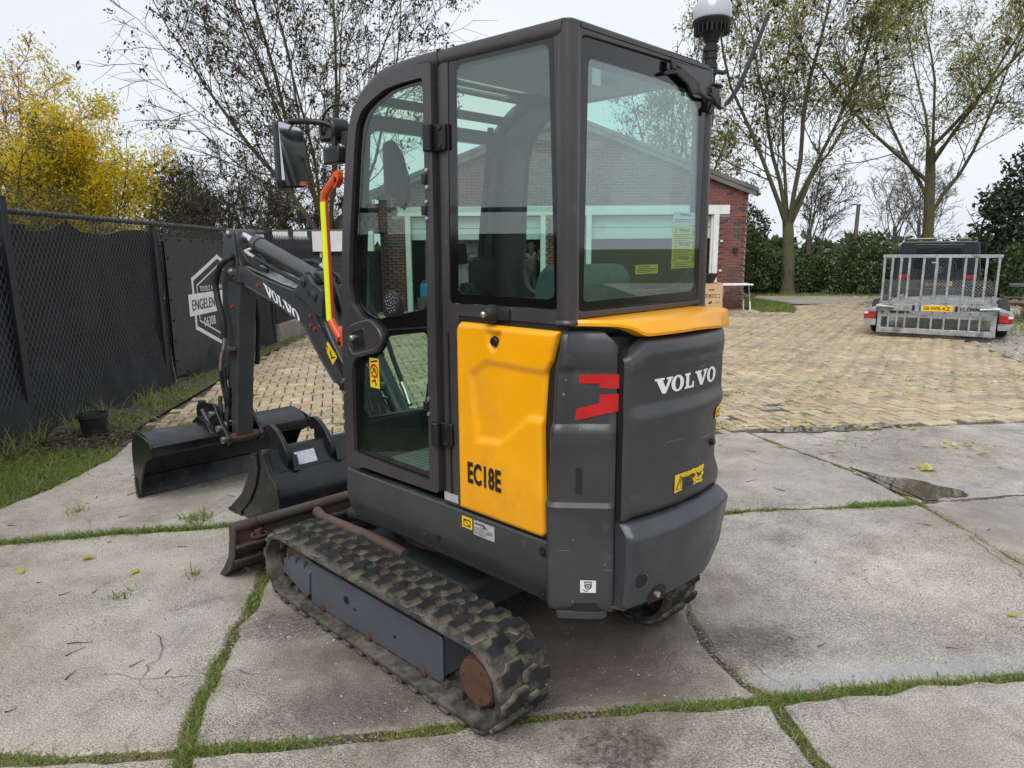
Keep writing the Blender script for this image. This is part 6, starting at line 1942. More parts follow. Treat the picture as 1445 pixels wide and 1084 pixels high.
MB().box((.755, -.088, .905), (.05, .025, .035)).tube([(.64, -.19, .80), (.69, -.20, .87), (.72, -.20, .91)], .018, 10).build('pipe_block', 'zinc', bco, bevel=.003)
MB().tube(curve([(.72, -.20, .91), (.80, -.21, 1.02), (.86, -.20, 1.16), (.92, -.16, 1.30)], 5), .013, 8).build('cylinder_hose', 'black_rubber', bco, smooth=40)
MB().lathe([(.052, -.20), (.052, -.08)], (.62, 0, .735), 'y', 20).lathe([(.045, -.26), (.045, -.215)], (.60, 0, .745), 'y', 20).build('cylinder_eye', 'boom_grey', bco, smooth=40)
for k in range(3):
    MB().tube(curve([(1.25, -.05 + .05 * k, 1.42), (1.10, -.06 + .05 * k, 1.47), (.98, -.05 + .05 * k, 1.40), (.88, -.04 + .05 * k, 1.22), (.70, -.02 + .04 * k, .95), (.60, -.02 + .04 * k, .70)], 6), .011, 8).build('hydraulic_hose', 'black_rubber', EX, smooth=50)
# arm
ARM = [(2.02, 1.722), (1.985, 1.712), (1.965, 1.66), (1.962, 1.545), (1.93, 1.46), (1.975, 1.37), (2.04, 1.15), (2.105, .85), (2.155, .60), (2.185, .42), (2.205, .355), (2.24, .345), (2.262, .40), (2.268, .60), (2.262, .90), (2.258, 1.15), (2.24, 1.33), (2.20, 1.48), (2.165, 1.56), (2.12, 1.665), (2.07, 1.715)]
arm = MB().prism(rnd_poly(ARM, .02, 3), 'xz', -.055, .055).build('arm', 'boom_grey', EX, bevel=.005)
for sg in (1, -1):
    MB().prism(rnd_poly([(2.02, 1.722), (1.985, 1.712), (1.97, 1.60), (1.955, 1.50), (1.975, 1.42), (2.10, 1.42), (2.16, 1.50), (2.12, 1.665), (2.07, 1.715)], .03, 4), 'xz', sg * .0555, sg * .074).build('arm_cheek', 'boom_grey', arm, bevel=.005)
MB().lathe([(.022, -.08), (.022, .08), (.012, .086)], (2.035, 0, 1.690), 'y', 16).build('rod_pin', 'zinc', arm, smooth=40)
ac = MB().tube([(1.80, 0, 1.625), (1.17, 0, 1.445)], .044, 20).tube([(1.83, 0, 1.634), (1.78, 0, 1.619)], .050, 20).build('arm_cylinder', 'boom_grey', EX, smooth=40)
MB().tube([(2.03, 0, 1.690), (1.79, 0, 1.622)], .0245, 16).build('cylinder_rod', 'chrome_rod', ac, smooth=40)
MB().tube([(1.83, .03, 1.60), (1.86, .055, 1.585), (1.80, .06, 1.565), (1.74, .06, 1.55)], [.014, .016, .014, .013], 10).build('hose_fitting', 'zinc', ac, smooth=30)
MB().tube(curve([(1.76, .06, 1.555), (1.66, .06, 1.53), (1.50, .05, 1.48), (1.35, .03, 1.43), (1.22, .02, 1.40)], 5), .012, 10).build('cylinder_hose', 'black_rubber', ac, smooth=40)
MB().tube(curve([(1.40, -.05, 1.53), (1.28, -.055, 1.53), (1.20, -.05, 1.51)], 5), .013, 10).tube([(1.22, -.05, 1.515), (1.12, -.045, 1.485)], .012, 8).build('end_hose', 'black_rubber', ac, smooth=40)
MB().tube([(1.20, -.05, 1.51), (1.10, -.04, 1.478)], .015, 10).build('end_fitting', 'zinc', ac, smooth=40)
MB().lathe([(.048, -.068), (.048, .068)], (1.135, 0, 1.435), 'y', 22).lathe([(.042, -.068), (.042, .068)], (1.03, 0, 1.372), 'y', 22).build('cylinder_knuckle', 'boom_grey', ac, smooth=40)
MB().tube(curve([(1.96, .04, 1.60), (1.86, .05, 1.54), (1.78, .04, 1.50), (1.66, .03, 1.475)], 5), .014, 8).tube(curve([(1.97, -.02, 1.62), (1.88, -.03, 1.56), (1.78, -.02, 1.51), (1.66, -.03, 1.475)], 5), .014, 8).tube(curve([(1.99, .01, 1.54), (1.90, .02, 1.51), (1.80, .01, 1.48)], 5), .014, 8).build('hose_bundle', 'black_rubber', EX, smooth=50)
hz = [(a, .115, b) for a, b in T['hose'][:6]]
MB().tube(curve([(1.99, .07, 1.56)] + hz, 6), .019, 12).build('arm_hose', 'black_rubber', arm, smooth=50)
MB().tube(curve([(2.123, .115, 1.06), (2.14, .115, 1.0), (2.19, .11, .95), (2.235, .105, .87), (2.25, .10, .84)], 4), .013, 10).build('arm_hose_fitting', 'zinc', arm, smooth=40)
MB().box((2.14, .085, .985), (.12, .05, .022)).build('hose_clamp', 'boom_grey', arm, bevel=.003)
MB().tube(curve([(2.25, .10, .84), (2.27, .09, .74), (2.26, .08, .62), (2.30, .06, .55)], 5), .012, 8).tube(curve([(2.22, .085, .86), (2.24, .08, .76), (2.235, .075, .64), (2.27, .06, .56)], 5), .012, 8).tube([(2.23, .075, .72), (2.23, .075, .66)], .020, 10).build('arm_hose_tail', 'black_rubber', arm, smooth=40)
MB().tube([(2.14, -.115, 1.02), (2.17, -.11, .86)], .016, 8).tube(curve([(2.05, -.07, 1.3), (2.12, -.115, 1.15), (2.14, -.115, 1.0)], 5), .018, 8).build('arm_hose', 'black_rubber', arm, smooth=40)
for z_ in (1.25, .96):
    MB().lathe([(.009, 0), (.009, .008)], (2.10 + (1.25 - z_) * .12, .055, z_), 'y', 10).build('red_cap_bolt', 'red_ink', arm)
MB().tube([(2.03, .0, .92), (2.03, -.0, .92)], .01, 6) if False else None
# bucket linkage
for sg in (1, -1):
    MB().prism(rnd_poly([(2.235, .62), (2.27, .64), (2.33, .47), (2.325, .42), (2.29, .42)], .015, 3), 'xz', sg * .062, sg * .078).build('link_arm', 'boom_grey', EX, bevel=.004)
    MB().prism(rnd_poly([(2.30, .66), (2.34, .65), (2.37, .50), (2.36, .46), (2.32, .46)], .015, 3), 'xz', sg * .082, sg * .096).build('tipping_link', 'boom_grey', EX, bevel=.004)
    MB().lathe([(.03, 0), (.03, sg * .02)], (2.30, sg * .08, .455), 'y', 16).build('pin_boss', 'zinc', EX, smooth=40)
MB().tube([(2.22, -.11, .385), (2.22, .11, .385)], .030, 16).build('bucket_pin', 'rust_brown', EX, smooth=40)
MB().tube([(2.33, -.10, .46), (2.33, .10, .46)], .022, 14).build('link_pin', 'zinc', EX, smooth=40)
cp = MB()
for sg in (1, -1):
    cp.prism(rnd_poly([(2.16, .39), (2.20, .34), (2.34, .33), (2.47, .40), (2.60, .46), (2.66, .52), (2.62, .56), (2.50, .585), (2.36, .60), (2.28, .50)], .02, 3), 'xz', sg * .10, sg * .125)
cpo = cp.build('quick_coupler', 'bucket_black', EX, bevel=.004)
MB().box((2.46, 0, .50), (.26, .20, .08)).build('coupler_body', 'bucket_black', cpo, bevel=.012)
MB().box((2.62, .07, .52), (.07, .06, .07)).box((2.60, .10, .56), (.05, .04, .05)).box((2.66, .09, .47), (.04, .05, .06)).build('hydraulic_block', 'black_plastic', cpo, bevel=.006)
MB().tube([(2.52, .135, .535), (2.30, .135, .36)], .015, 10).build('lock_bar', 'boom_grey', cpo, smooth=40)
for x_, z_ in ((2.30, .44), (2.40, .52), (2.24, .375), (2.52, .47)):
    MB().lathe([(.024, 0), (.024, .014), (.011, .018)], (x_, .126, z_), 'y', 14).build('coupler_pin', 'zinc', cpo, smooth=40)
# grading bucket: wide shell open towards the tracks
GBO = [(2.3585, .402), (2.426, .4388), (2.5238, .447), (2.6055, .417), (2.640, .34), (2.650, .25), (2.650, .16), (2.625, .012)]
inn = [(a - .012 if i > 3 else a, b - .012 if i < 5 else b) for i, (a, b) in enumerate(GBO)]
gbk = empty('grading_bucket', (0, 0, 0), 0); gbk.parent = EX
GY0, GY1 = -.515, .545
MB().prism(GBO + inn[::-1], 'xz', GY0, GY1).build('bucket_shell', 'bucket_black', gbk, bevel=.003)
MB().prism([(2.285, .405), (2.355, .404), (2.36, .355), (2.30, .335), (2.288, .36)], 'xz', GY0, GY1).build('bucket_lip', 'bucket_black', gbk, bevel=.006)
MB().prism([(2.30, .404), (2.36, .402), (2.426, .4388), (2.5238, .447), (2.51, .46), (2.42, .452), (2.33, .42)], 'xz', GY0, GY1).build('bucket_top', 'bucket_black', gbk, bevel=.004)
sp_ = [(2.6055, .420), (2.5238, .452), (2.426, .445), (2.300, .425), (2.276, .395), (2.30, .335), (2.42, .285), (2.495, .1832), (2.54, .1047), (2.570, .005), (2.625, .003), (2.652, .16), (2.652, .27), (2.640, .35)]
for y_ in (GY1 + .0005, GY0 - .0145):
    MB().prism(rnd_poly(sp_, .012, 3), 'xz', y_, y_ + .014).build('bucket_side', 'bucket_black', gbk, bevel=.003)
MB().prism([(2.572, .002), (2.632, .002), (2.640, .135), (2.612, .135), (2.600, .05)], 'xz', GY0 - .02, GY1 + .022).build('cutting_edge', 'bucket_black', gbk, bevel=.003)
MB().box((2.570, .015, .0065), (.006, 1.10, .007)).build('worn_edge', 'zinc', gbk)
MB().box((2.6445, 0, .165), (.010, 1.05, .006)).build('edge_weld', 'seal_shade_black', gbk)
for y_ in (.16, -.16):
    MB().prism(rnd_poly([(2.30, .41), (2.34, .37), (2.44, .43), (2.60, .42), (2.62, .45), (2.52, .50), (2.40, .48)], .02, 3), 'xz', y_ - .012, y_ + .012).build('bucket_ear', 'bucket_black', gbk, bevel=.004)

# ---------------------------------------------------------------- loose digging bucket in front of the blade
SB = empty('digging_bucket', EXO, EXR, 'narrow black digging bucket with two hooked ears standing loose on the concrete', 'bucket')
SY0, SY1 = -.385, .215
shell = [(1.592, .440), (1.48, .452), (1.455, .40), (1.42, .345), (1.36, .30), (1.325, .24), (1.318, .17), (1.34, .10), (1.40, .055), (1.52, .028), (1.68, .012), (1.93, .004)]
inn = [(a + .012, b - .004) for a, b in shell]
inn = [(1.592, .425), (1.490, .437), (1.468, .395), (1.432, .338), (1.372, .292), (1.338, .236), (1.332, .175), (1.352, .11), (1.408, .068), (1.525, .042), (1.68, .026), (1.93, .016)]
MB().prism(shell + inn[::-1], 'xz', SY0, SY1).build('bucket_shell', 'bucket_black', SB, smooth=35)
sd_ = [(1.600, .445), (1.480, .465), (1.455, .405), (1.415, .345), (1.335, .285), (1.314, .209), (1.322, .13), (1.36, .06), (1.50, .022), (1.645, .012), (1.79, .006), (1.955, .002), (1.935, .035), (1.77, .155), (1.668, .276), (1.612, .383)]
for y_ in (SY1 + .0005, SY0 - .0165):
    so_ = MB().prism(rnd_poly(sd_, .012, 3), 'xz', y_, y_ + .016).build('bucket_side', 'bucket_black', SB, bevel=.003)
    st_ = [(1.600, .445), (1.535, .455), (1.525, .36), (1.575, .25), (1.66, .14), (1.80, .03), (1.80, .006), (1.955, .002), (1.935, .035), (1.77, .155), (1.668, .276), (1.612, .383)]
    MB().prism(rnd_poly(st_, .008, 2), 'xz', y_ + (.0165 if y_ > 0 else -.011), y_ + (.027 if y_ > 0 else -.0005)).build('side_cutter', 'bucket_black', so_, bevel=.003)
MB().prism([(1.86, .0), (1.985, .0), (1.965, .022), (1.86, .030)], 'xz', SY0 - .03, SY1 + .03).build('cutting_edge', 'bucket_black', SB, bevel=.004)
MB().tube([(1.525, SY0 - .03, .432), (1.525, SY1 + .005, .432)], .036, 18).build('cross_tube', 'bucket_black', SB, smooth=40)
MB().prism([(1.50, .455), (1.43, .335), (1.415, .345), (1.48, .47)], 'xz', SY0 + .01, SY1 - .02).build('back_plate', 'bucket_black', SB)
hook = [(1.668, .545), (1.650, .575), (1.607, .585), (1.541, .565), (1.468, .515), (1.424, .455), (1.414, .40), (1.42, .34), (1.50, .33), (1.54, .40), (1.575, .435), (1.610, .455), (1.602, .505), (1.622, .515), (1.632, .497), (1.652, .50)]
for y_ in (.10, -.185):
    h = MB().prism(rnd_poly(hook, .008, 2), 'xz', y_ - .014, y_ + .014).build('hook_ear', 'bucket_black', SB, bevel=.003)
    MB().lathe([(.013, 0), (.013, .002)], (1.445, y_ + .0142, .375), 'y', 14).build('ear_hole', 'rust_brown', h)
    MB().prism([(1.42, .43), (1.39, .345), (1.40, .335), (1.435, .42)], 'xz', y_ - .05, y_ - .016).build('ear_gusset', 'bucket_black', h)
pq = [(1.492, .445), (1.452, .380)]
print_on('type_plate', [quad(0, 0, 1, 1)], lambda u, v: (lerp(1.4235, 1.462, v) - .006, lerp(.050, -.080, u), lerp(.362, .43, v) + .003), 'sticker_silver', SB)
MB().box((1.478, -.36, .37), (.03, .04, .07)).build('wear_block', 'bucket_black', SB, bevel=.004)
# ---------------------------------------------------------------- mesh fence with shade cloth and banner along the left side
FX = -4.2
fence = empty('mesh_fence', (FX, 5.914, 0), 0, 'black chain link fence with steel posts and a top rail along the grass verge', 'fence')
def fp(name, V, F, mat_, **kw): return part(name, [(x - FX, y - 5.914, z) for x, y, z in V], F, mat_, fence, **kw)
for y, zt in ((5.95, 2.03), (8.40, 1.86), (12.28, 1.95), (3.3, 2.0), (.6, 2.0), (-2.2, 2.0), (-5.0, 2.0)):
    m = MB().box((FX, y, zt / 2 - .1), (.075, .075, zt + .2)); m.box((FX, y, zt + .006), (.085, .085, .012))
    fp('fence_post', m.V, m.F, 'black_coated', bevel=.006)
V, F = tube([(FX, -5, 1.93), (FX, 6.0, 1.925), (FX, 8.4, 1.895), (FX, 12.3, 1.86)], .022, 12); fp('top_rail', V, F, 'black_coated', smooth=40)
V = []; F = []
s = 0; turns = []
y = 3.0
while y < 12.2:
    zr = 1.925 - (y - 6) * .0105
    turns.append((FX + .027 * math.cos(s), y, zr + .027 * math.sin(s))); s += .9; y += .0115
V, F = tube(turns, .0032, 4); o = fp('lacing_wire', V, F, 'wire_coated')
# woven wires: two families of slanting strands
def strands(y0, y1, z0, z1, pitch, r, k, lean):
    V = []; F = []
    H = z1 - z0
    n = int((y1 - y0 + H * lean) / pitch) + 1
    for i in range(n):
        for sgn, xo in ((1, .004), (-1, -.004)):
            a = y0 + i * pitch - (H * lean if sgn > 0 else 0)
            p, q = (a, z0), (a + sgn * H * lean, z1)
            if sgn < 0: p, q = (a, z0), (a - H * lean, z1)
            def cl(p, q):
                (a0, b0), (a1, b1) = p, q
                t0, t1 = 0.0, 1.0
                d = a1 - a0
                for lim, s_ in ((y0, 1), (y1, -1)):
                    if abs(d) < 1e-9: continue
                    t = (lim - a0) / d
                    if (d > 0) == (s_ > 0): t0 = max(t0, t)
                    else: t1 = min(t1, t)
                return None if t0 >= t1 else ((a0 + d * t0, b0 + (b1 - b0) * t0), (a0 + d * t1, b0 + (b1 - b0) * t1))
            c = cl(p, q)
            if not c: continue
            vv, ff = tube([(FX + xo, c[0][0], c[0][1]), (FX + xo, c[1][0], c[1][1])], r, 3, cap=False)
            b = len(V); V += vv; F += [tuple(u + b for u in f) for f in ff]
    return V, F
V, F = strands(3.2, 12.25, .02, 1.90, .062, .0021, 3, .62)
o = fp('woven_wire', V, F, 'wire_coated'); o['kind'] = 'stuff'
# shade cloth hung on the far side of the wires, sagging between its ties
def cloth(y0, y1, name, label, top, ny=150, nz=26, seed=2, x0=FX - .035):
    rg_ = random.Random(seed); ph = [rg_.uniform(0, 6.28) for _ in range(8)]
    V = []; F = []
    for j in range(nz + 1):
        v = j / nz
        for i in range(ny + 1):
            u = i / ny; y = lerp(y0, y1, u); zt = top(y); z = lerp(-.01, zt, v)
            x = x0 - .016 * (math.sin(y * 5 + ph[0]) * math.sin(v * 4 + ph[1]) + .6 * math.sin(y * 11 + v * 6 + ph[2])) - .05 * math.sin(v * math.pi) * (.5 + .5 * math.sin(y * 1.3 + ph[3]))
            # slack diagonal folds, and the foot kicked out over the verge
            x -= .03 * max(0, math.sin((y - v * 1.5) * 6 + ph[4])) ** 6
            fo = (1 - v) ** 6
            x += fo * .20 * (.55 + .45 * math.sin(y * 2.1 + ph[5])) + fo * .03 * math.sin(y * 17 + ph[6])
            V.append((x, y, z + fo * .015 * math.sin(y * 13)))
    W = ny + 1
    for j in range(nz):
        for i in range(ny): F.append((j * W + i, j * W + i + 1, (j + 1) * W + i + 1, (j + 1) * W + i))
    o = part(name, V, F, 'shade_cloth', None, smooth=180, label=label, cat='shade cloth')
    md = o.modifiers.new('solid', 'SOLIDIFY'); md.thickness = .003
    return o
CT_ = [(3.0, 1.76), (6.0, 1.76), (6.167, 1.80), (6.24, 1.74), (6.31, 1.715), (6.55, 1.725), (6.75, 1.79), (6.85, 1.825), (7.0, 1.76), (7.2, 1.715), (7.47, 1.70), (7.7, 1.73), (7.854, 1.75), (8.27, 1.765), (8.62, 1.75), (12.2, 1.72)]
CTS = [(x, z) for x, _, z in curve([(a, 0, b + .055) for a, b in CT_], 6)]
cloth(5.98, 8.62, 'shade_cloth', 'black shade cloth sagging from the mesh fence above the plastic plant pot', lambda y: plin(CTS, y))
cloth(8.64, 12.2, 'shade_cloth', 'black shade cloth on the mesh fence hanging behind the printed banner', lambda y: 1.70, 40, 12, 5)
cloth(-5.0, 5.94, 'shade_cloth', 'black shade cloth on the mesh fence running out past the corner post by the grass', lambda y: 1.72, 60, 10, 8)
# banner
BY0, BY1, BZ0, BZ1 = 8.60, 11.55, .02, 1.735
ban = empty('banner', (FX + .03, 8.6, 0), 0, 'dark grey printed banner with a white hexagon logo tied to the mesh fence', 'banner')
def on_ban(off_):
    return lambda y, z: (.012 * math.sin((y - 8.6) * 2.2) * math.sin(z * 1.8) + off_, y - 8.6, z)
def bsheet():
    V = []; F = []
    for j in range(13):
        for i in range(31):
            y = lerp(BY0, BY1, i / 30); z = lerp(lerp(.06, -.0, i / 30), lerp(1.752, 1.70, i / 30), j / 12)
            V.append(on_ban(0)(y, z))
    for j in range(12):
        for i in range(30): F.append((j * 31 + i, j * 31 + i + 1, (j + 1) * 31 + i + 1, (j + 1) * 31 + i))
    return V, F
V, F = bsheet(); o = part('sheet', V, F, 'banner_grey', ban, smooth=180)
md = o.modifiers.new('solid', 'SOLIDIFY'); md.thickness = .0025
hx = [(10.08, 1.50), (9.226, 1.219), (9.235, .598), (10.06, .29), (10.90, .598), (10.90, 1.219)]
hx2 = grow_poly(hx, -.115)
print_on('logo_outline', [line2(hx, .052, True), line2(hx2, .020, True)], on_ban(.004), 'white_print', ban)
print_on('logo_bar', [ngon([(9.065, 1.035), (11.1, 1.035), (11.1, .755), (9.065, .755)])], on_ban(.0065), 'white_print', ban)
def fit_text(s, y0, z0, h, sx, bold): 
    vs, fs, asp = text_mesh(s, bold=bold, space=1.05)
    return place((vs, fs), y0, z0, y0 + asp * h * sx, z0 + h)
print_on('lettering', [fit_text('TOOLS AND MA', 9.415, 1.055, .068, 1.06, .014), fit_text('06308', 9.465, .585, .125, .86, .012)], on_ban(.0065), 'white_print', ban)
print_on('lettering', [fit_text('ENGELEN T', 9.155, .825, .135, .86, .0)], on_ban(.009), 'black_print', ban)
for i in range(9):
    y = lerp(8.66, 11.3, i / 8)
    MB().lathe([(.014, 0), (.014, .012), (.006, .014)], (0, 0, 0), 'x', 10).build('tie', 'black_rubber', ban).location = (.006, y - 8.6, 1.725 - (y - 8.6) * .017)
for i in range(6):
    z = lerp(.25, 1.5, i / 5)
    MB().lathe([(.014, 0), (.014, .012), (.006, .014)], (0, 0, 0), 'x', 10).build('tie', 'black_rubber', ban).location = (.006, .045, z)
for i in range(6):
    y = lerp(8.9, 11.2, i / 5)
    MB().lathe([(.014, 0), (.014, .012), (.006, .014)], (0, 0, 0), 'x', 10).build('tie', 'black_rubber', ban).location = (.006, y - 8.6, .09)

# palisade gate on a low wall
pg = empty('palisade_fence', (FX, 12.3, 0), 0, 'black palisade fence of pointed steel bars standing on a low concrete wall', 'fence')
def gp_(name, m, mat_, **kw): return part(name, [(x - FX, y - 12.3, z) for x, y, z in m.V], m.F, mat_, pg, **kw)
for y in (12.42, 13.6, 14.85): gp_('fence_post', MB().box((FX, y, .98), (.08, .08, 1.96)), 'black_coated', bevel=.005)
for z in (.48, 1.55): gp_('fence_rail', MB().box((FX, 13.63, z), (.035, 2.4, .05)), 'black_coated')
pv = MB().prism([(-.028, .30), (.028, .30), (.028, 1.76), (0, 1.84), (-.028, 1.76)], 'yz', -.006, .006)
pme = mesh('pale', pv.V, pv.F); pme.materials.append(MATS['black_coated'])
for i in range(26):
    y = 12.52 + i * .088
    if abs(y - 13.6) < .05: continue
    o = link('pale', pme, None, pg); o.location = (.024, y - 12.3, 0)
lwl = part('low_wall', *box((FX + .02, 13.6, .12), (.16, 2.5, .36)), 'old_concrete_wall', None, bevel=.012, label='low weathered concrete wall under the black palisade fence', cat='wall')

# plastic pot at the foot of the fence
pot = empty('plant_pot', (-3.69, 6.02, -.01), .3, 'empty black plastic plant pot standing in dead leaves by the fence', 'plant pot')
MB().lathe([(.085, 0), (.115, .205), (.108, .205), (.082, .015), (.0, .015)], (0, 0, 0), 'z', 28).build('pot_body', 'pot_plastic', pot, smooth=50)
MB().lathe([(.113, .18), (.124, .185), (.124, .214), (.112, .216), (.110, .19)], (0, 0, 0), 'z', 28, cap=False).build('rim', 'pot_plastic', pot, smooth=50)
MB().lathe([(.0, .15), (.098, .15), (.098, .16), (.0, .165)], (0, 0, 0), 'z', 20).build('potting_soil', 'soil', pot)

# ---------------------------------------------------------------- brick workshop
BD = 18.42
bw_ = empty('brick_workshop', (1.24, BD, 0), 0, 'red brick workshop with a low gable and two wide white framed doorways', 'building')
WX0, WX1 = -3.42, 5.87
def roofz(x): return 4.84 - abs(x - 1.24) * .3765
gab = [(WX0, -.05), (WX1, -.05), (WX1, roofz(WX1) - .10), (1.24, 4.74), (WX0, roofz(WX0) - .10)]
op1 = [(-2.78, -.05), (.776, -.05), (.776, 2.38), (-2.78, 2.38)]
op2 = [(1.82, -.05), (5.17, -.05), (5.17, 2.38), (1.82, 2.38)]
def loc(pts): return [(x - 1.24, z) for x, z in pts]
# openings reach the ground: outline as one polygon with notches
wall_o = [(WX0, -.05), (-2.78, -.05), (-2.78, 2.38), (.776, 2.38), (.776, -.05), (1.82, -.05), (1.82, 2.38), (5.17, 2.38), (5.17, -.05)] + gab[1:]
wl_ = holed('front_wall', loc(wall_o), [], 'xz', .012, .24, 'mortar', bw_)
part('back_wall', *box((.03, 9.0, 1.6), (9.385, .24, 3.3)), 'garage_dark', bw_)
for x in (WX0 + .12, WX1 - .12):
    sw = part('side_wall', *box((x - 1.24, 4.56, 1.52), (.24, 8.63, 3.14)), 'mortar', bw_)
part('floor_slab', *box((.03, 4.5, -.04), (9.3, 8.8, .06)), 'old_concrete_wall', bw_)
# bricks of the front wall
bh, bwid = .075, .218
rb = np.random.default_rng(9)
one = prism([(-.103, -.0325), (.103, -.0325), (.103, .0325), (-.103, .0325)], 'xz', 0, .10)
half = prism([(-.050, -.0325), (.050, -.0325), (.050, .0325), (-.050, .0325)], 'xz', 0, .10)
bme = mesh('brick', *one); hme = mesh('brick', *half)
for m_ in (bme, hme): m_.materials.append(MATS['wall_brick'])
pieces = []
row = 0; z = .0
while z < 4.75:
    x = WX0 + .105 + (0 if row % 2 == 0 else -.109)
    k = 0
    while x < WX1 + .1:
        xa, xb = x - .104, x + .104
        zc = z + .0375
        lim = min(roofz(xa), roofz(xb)) - .13
        inside = zc + .03 < lim and xa > WX0 - .12 and xb < WX1 + .12
        if inside and 2.37 < zc + .04 and zc - .04 < 2.61 and xa < 5.42 < xb - .03: pieces.append(((5.42 + xb) / 2, zc, xb - 5.42))
        if inside and not (2.37 < zc + .04 and zc - .04 < 2.61 and xb > -2.96 and xa < 5.42):
            inop = lambda a, b: zc < 2.4 and xb > a and xa < b
            if not inop(-2.78, .776) and not inop(1.82, 5.17):
                c0 = max(xa, WX0); c1 = min(xb, WX1)
                if c1 - c0 > .05: pieces.append(((c0 + c1) / 2, zc, c1 - c0))
            else:
                for a, b in ((-2.78, .776), (1.82, 5.17)):
                    if xa < a < xb and a - xa > .05: pieces.append(((xa + a) / 2, zc, a - xa))
                    if xa < b < xb and xb - b > .05: pieces.append(((xb + b) / 2, zc, xb - b))
        x += bwid; k += 1
    z += bh; row += 1
order = sorted(range(len(pieces)), key=lambda i: -pieces[i][0] if pieces[i][2] > .19 else 9)
singles = set(order[:296])
V = []; F = []; Rn = []
for i, (x, zc, w) in enumerate(pieces):
    y = -.002 + rb.normal() * .0025
    if i in singles:
        o = link('brick', bme, None, wl_); o.location = (x - 1.24, y, zc); o.scale = (w / .206 * .985, 1, 1 + rb.normal() * .03)
        o.rotation_euler = (0, rb.normal() * .006, 0)
    else:
        b = len(V); h = .0325
        V += [(x - 1.24 + sx * w / 2 * .97, y + yy, zc + sz * h) for yy in (0, .08) for sx, sz in ((-1, -1), (1, -1), (1, 1), (-1, 1))]
        F += [(b, b + 1, b + 2, b + 3), (b, b + 1, b + 5, b + 4), (b + 1, b + 2, b + 6, b + 5), (b + 2, b + 3, b + 7, b + 6), (b + 3, b, b + 4, b + 7)]
        Rn += [rb.random()] * 5
link('bricks', np_mesh('bricks', V, F, Rn), 'wall_brick', wl_, kind='stuff')
# soldier bricks on the right-hand side wall face and quoins end
part('corner_bond', *box((WX1 - 1.24 + .003, .12, 1.5), (.010, .22, 3.0)), 'wall_brick', wl_)
part('lintel', *box((1.235 - 1.24, .10, 2.492), (8.37, .235, .222)), 'white_lintel', bw_, bevel=.006)
for x in (-2.71, .72, 1.88, 5.10):
    part('door_jamb', *box((x - 1.24, .06, 1.165), (.13, .16, 2.43)), 'white_lintel', bw_, bevel=.004)
part('door_post', *box((-.98 - 1.24 + 6.0, .10, 1.165), (.06, .08, 2.43)), 'white_lintel', bw_, bevel=.003)
for a, b in ((-2.645, .655), (1.945, 5.035)):
    n = 3
    for q in range(2):
        m = MB().box(((a + b) / 2 - 1.24, .20, 2.22 - q * .29), (b - a, .04, .275))
        m.build('door_panel', 'pale_panel', bw_, bevel=.006)
part('roof', *(lambda p: (p.V, p.F))(MB().prism([(WX0 - .28 - 1.24, roofz(WX0 - .28) - .11), (0, 4.74), (WX1 + .22 - 1.24, roofz(WX1 + .22) - .11), (WX1 + .22 - 1.24, roofz(WX1 + .22) + .0), (0, 4.85), (WX0 - .28 - 1.24, roofz(WX0 - .28) + .0)], 'xz', -.14, 9.2)), 'roof_sheet', bw_, bevel=.01)
m = MB()
m.prism([(0, 4.62), (WX1 + .20 - 1.24, roofz(WX1 + .2) - .225), (WX1 + .20 - 1.24, roofz(WX1 + .2) - .115), (0, 4.735)], 'xz', -.12, -.09)
m.prism([(0, 4.62), (WX0 - .26 - 1.24, roofz(WX0 - .26) - .225), (WX0 - .26 - 1.24, roofz(WX0 - .26) - .115), (0, 4.735)], 'xz', -.12, -.09)
m.build('barge_board', 'roof_sheet', bw_)
m = MB()
for i in range(14):
    x = 1.6 + i * .36
    m.box((x - 1.24, -.128, roofz(x) - .06), (.10, .02, .07), None)
part('gutter_end', *box((WX1 + .21 - 1.24, -.05, roofz(WX1 + .2) - .16), (.10, .20, .07)), 'black_coated', bw_, bevel=.008)
MB().prism(rnd_poly([(5.56 - 1.24, 1.40), (5.64 - 1.24, 1.40), (5.67 - 1.24, 1.56), (5.53 - 1.24, 1.56)], .02, 2), 'xz', -.07, -.004).build('wall_anchor', 'black_coated', bw_, bevel=.006)
for zz_ in (1.72, .98):
    part('gate_hook', *box((5.24 - 1.24, -.02, zz_), (.06, .04, .05)), 'white_lintel', bw_)
# things standing in the doorways, seen through the cab glass
tl = empty('tube_lamp', (-.63, 21.5, 1.62), 0, 'lit yellow tube lamp hanging low inside the workshop doorway', 'lamp')
m, t, b = nodes_of('tube_light'); b.inputs['Emission Color'].default_value = (1, .82, .38, 1); b.inputs['Emission Strength'].default_value = 3.0; b.inputs['Base Color'].default_value = (.9, .8, .5, 1)
MB().tube([(-.42, 0, 0), (.42, 0, 0)], .028, 10).build('tube', 'tube_light', tl)
MB().box((0, 0, .06), (.95, .08, .05)).build('lamp_body', 'white_fascia', tl)
MB().tube([(-.3, 0, .08), (-.3, 0, 2.4)], .005, 6).tube([(.3, 0, .08), (.3, 0, 2.4)], .005, 6).build('hanger', 'black_coated', tl)
cv_ = empty('box_trailer', (-1.75, 20.0, 0), 0, 'grey enclosed trailer with a red reflector parked inside the workshop', 'trailer')
MB().prism(rnd_poly([(-.75, .42), (.75, .42), (.75, 1.75), (.45, 1.92), (-.75, 1.92)], .1, 4), 'xz', 0, 2.4).build('trailer_body', 'galvanised', cv_, bevel=.02)
MB().prism(rnd_poly([(-.35, 1.15), (.45, 1.15), (.40, 1.70), (-.35, 1.70)], .06, 3), 'xz', -.02, -.002).build('window', 'interior_dark', cv_)
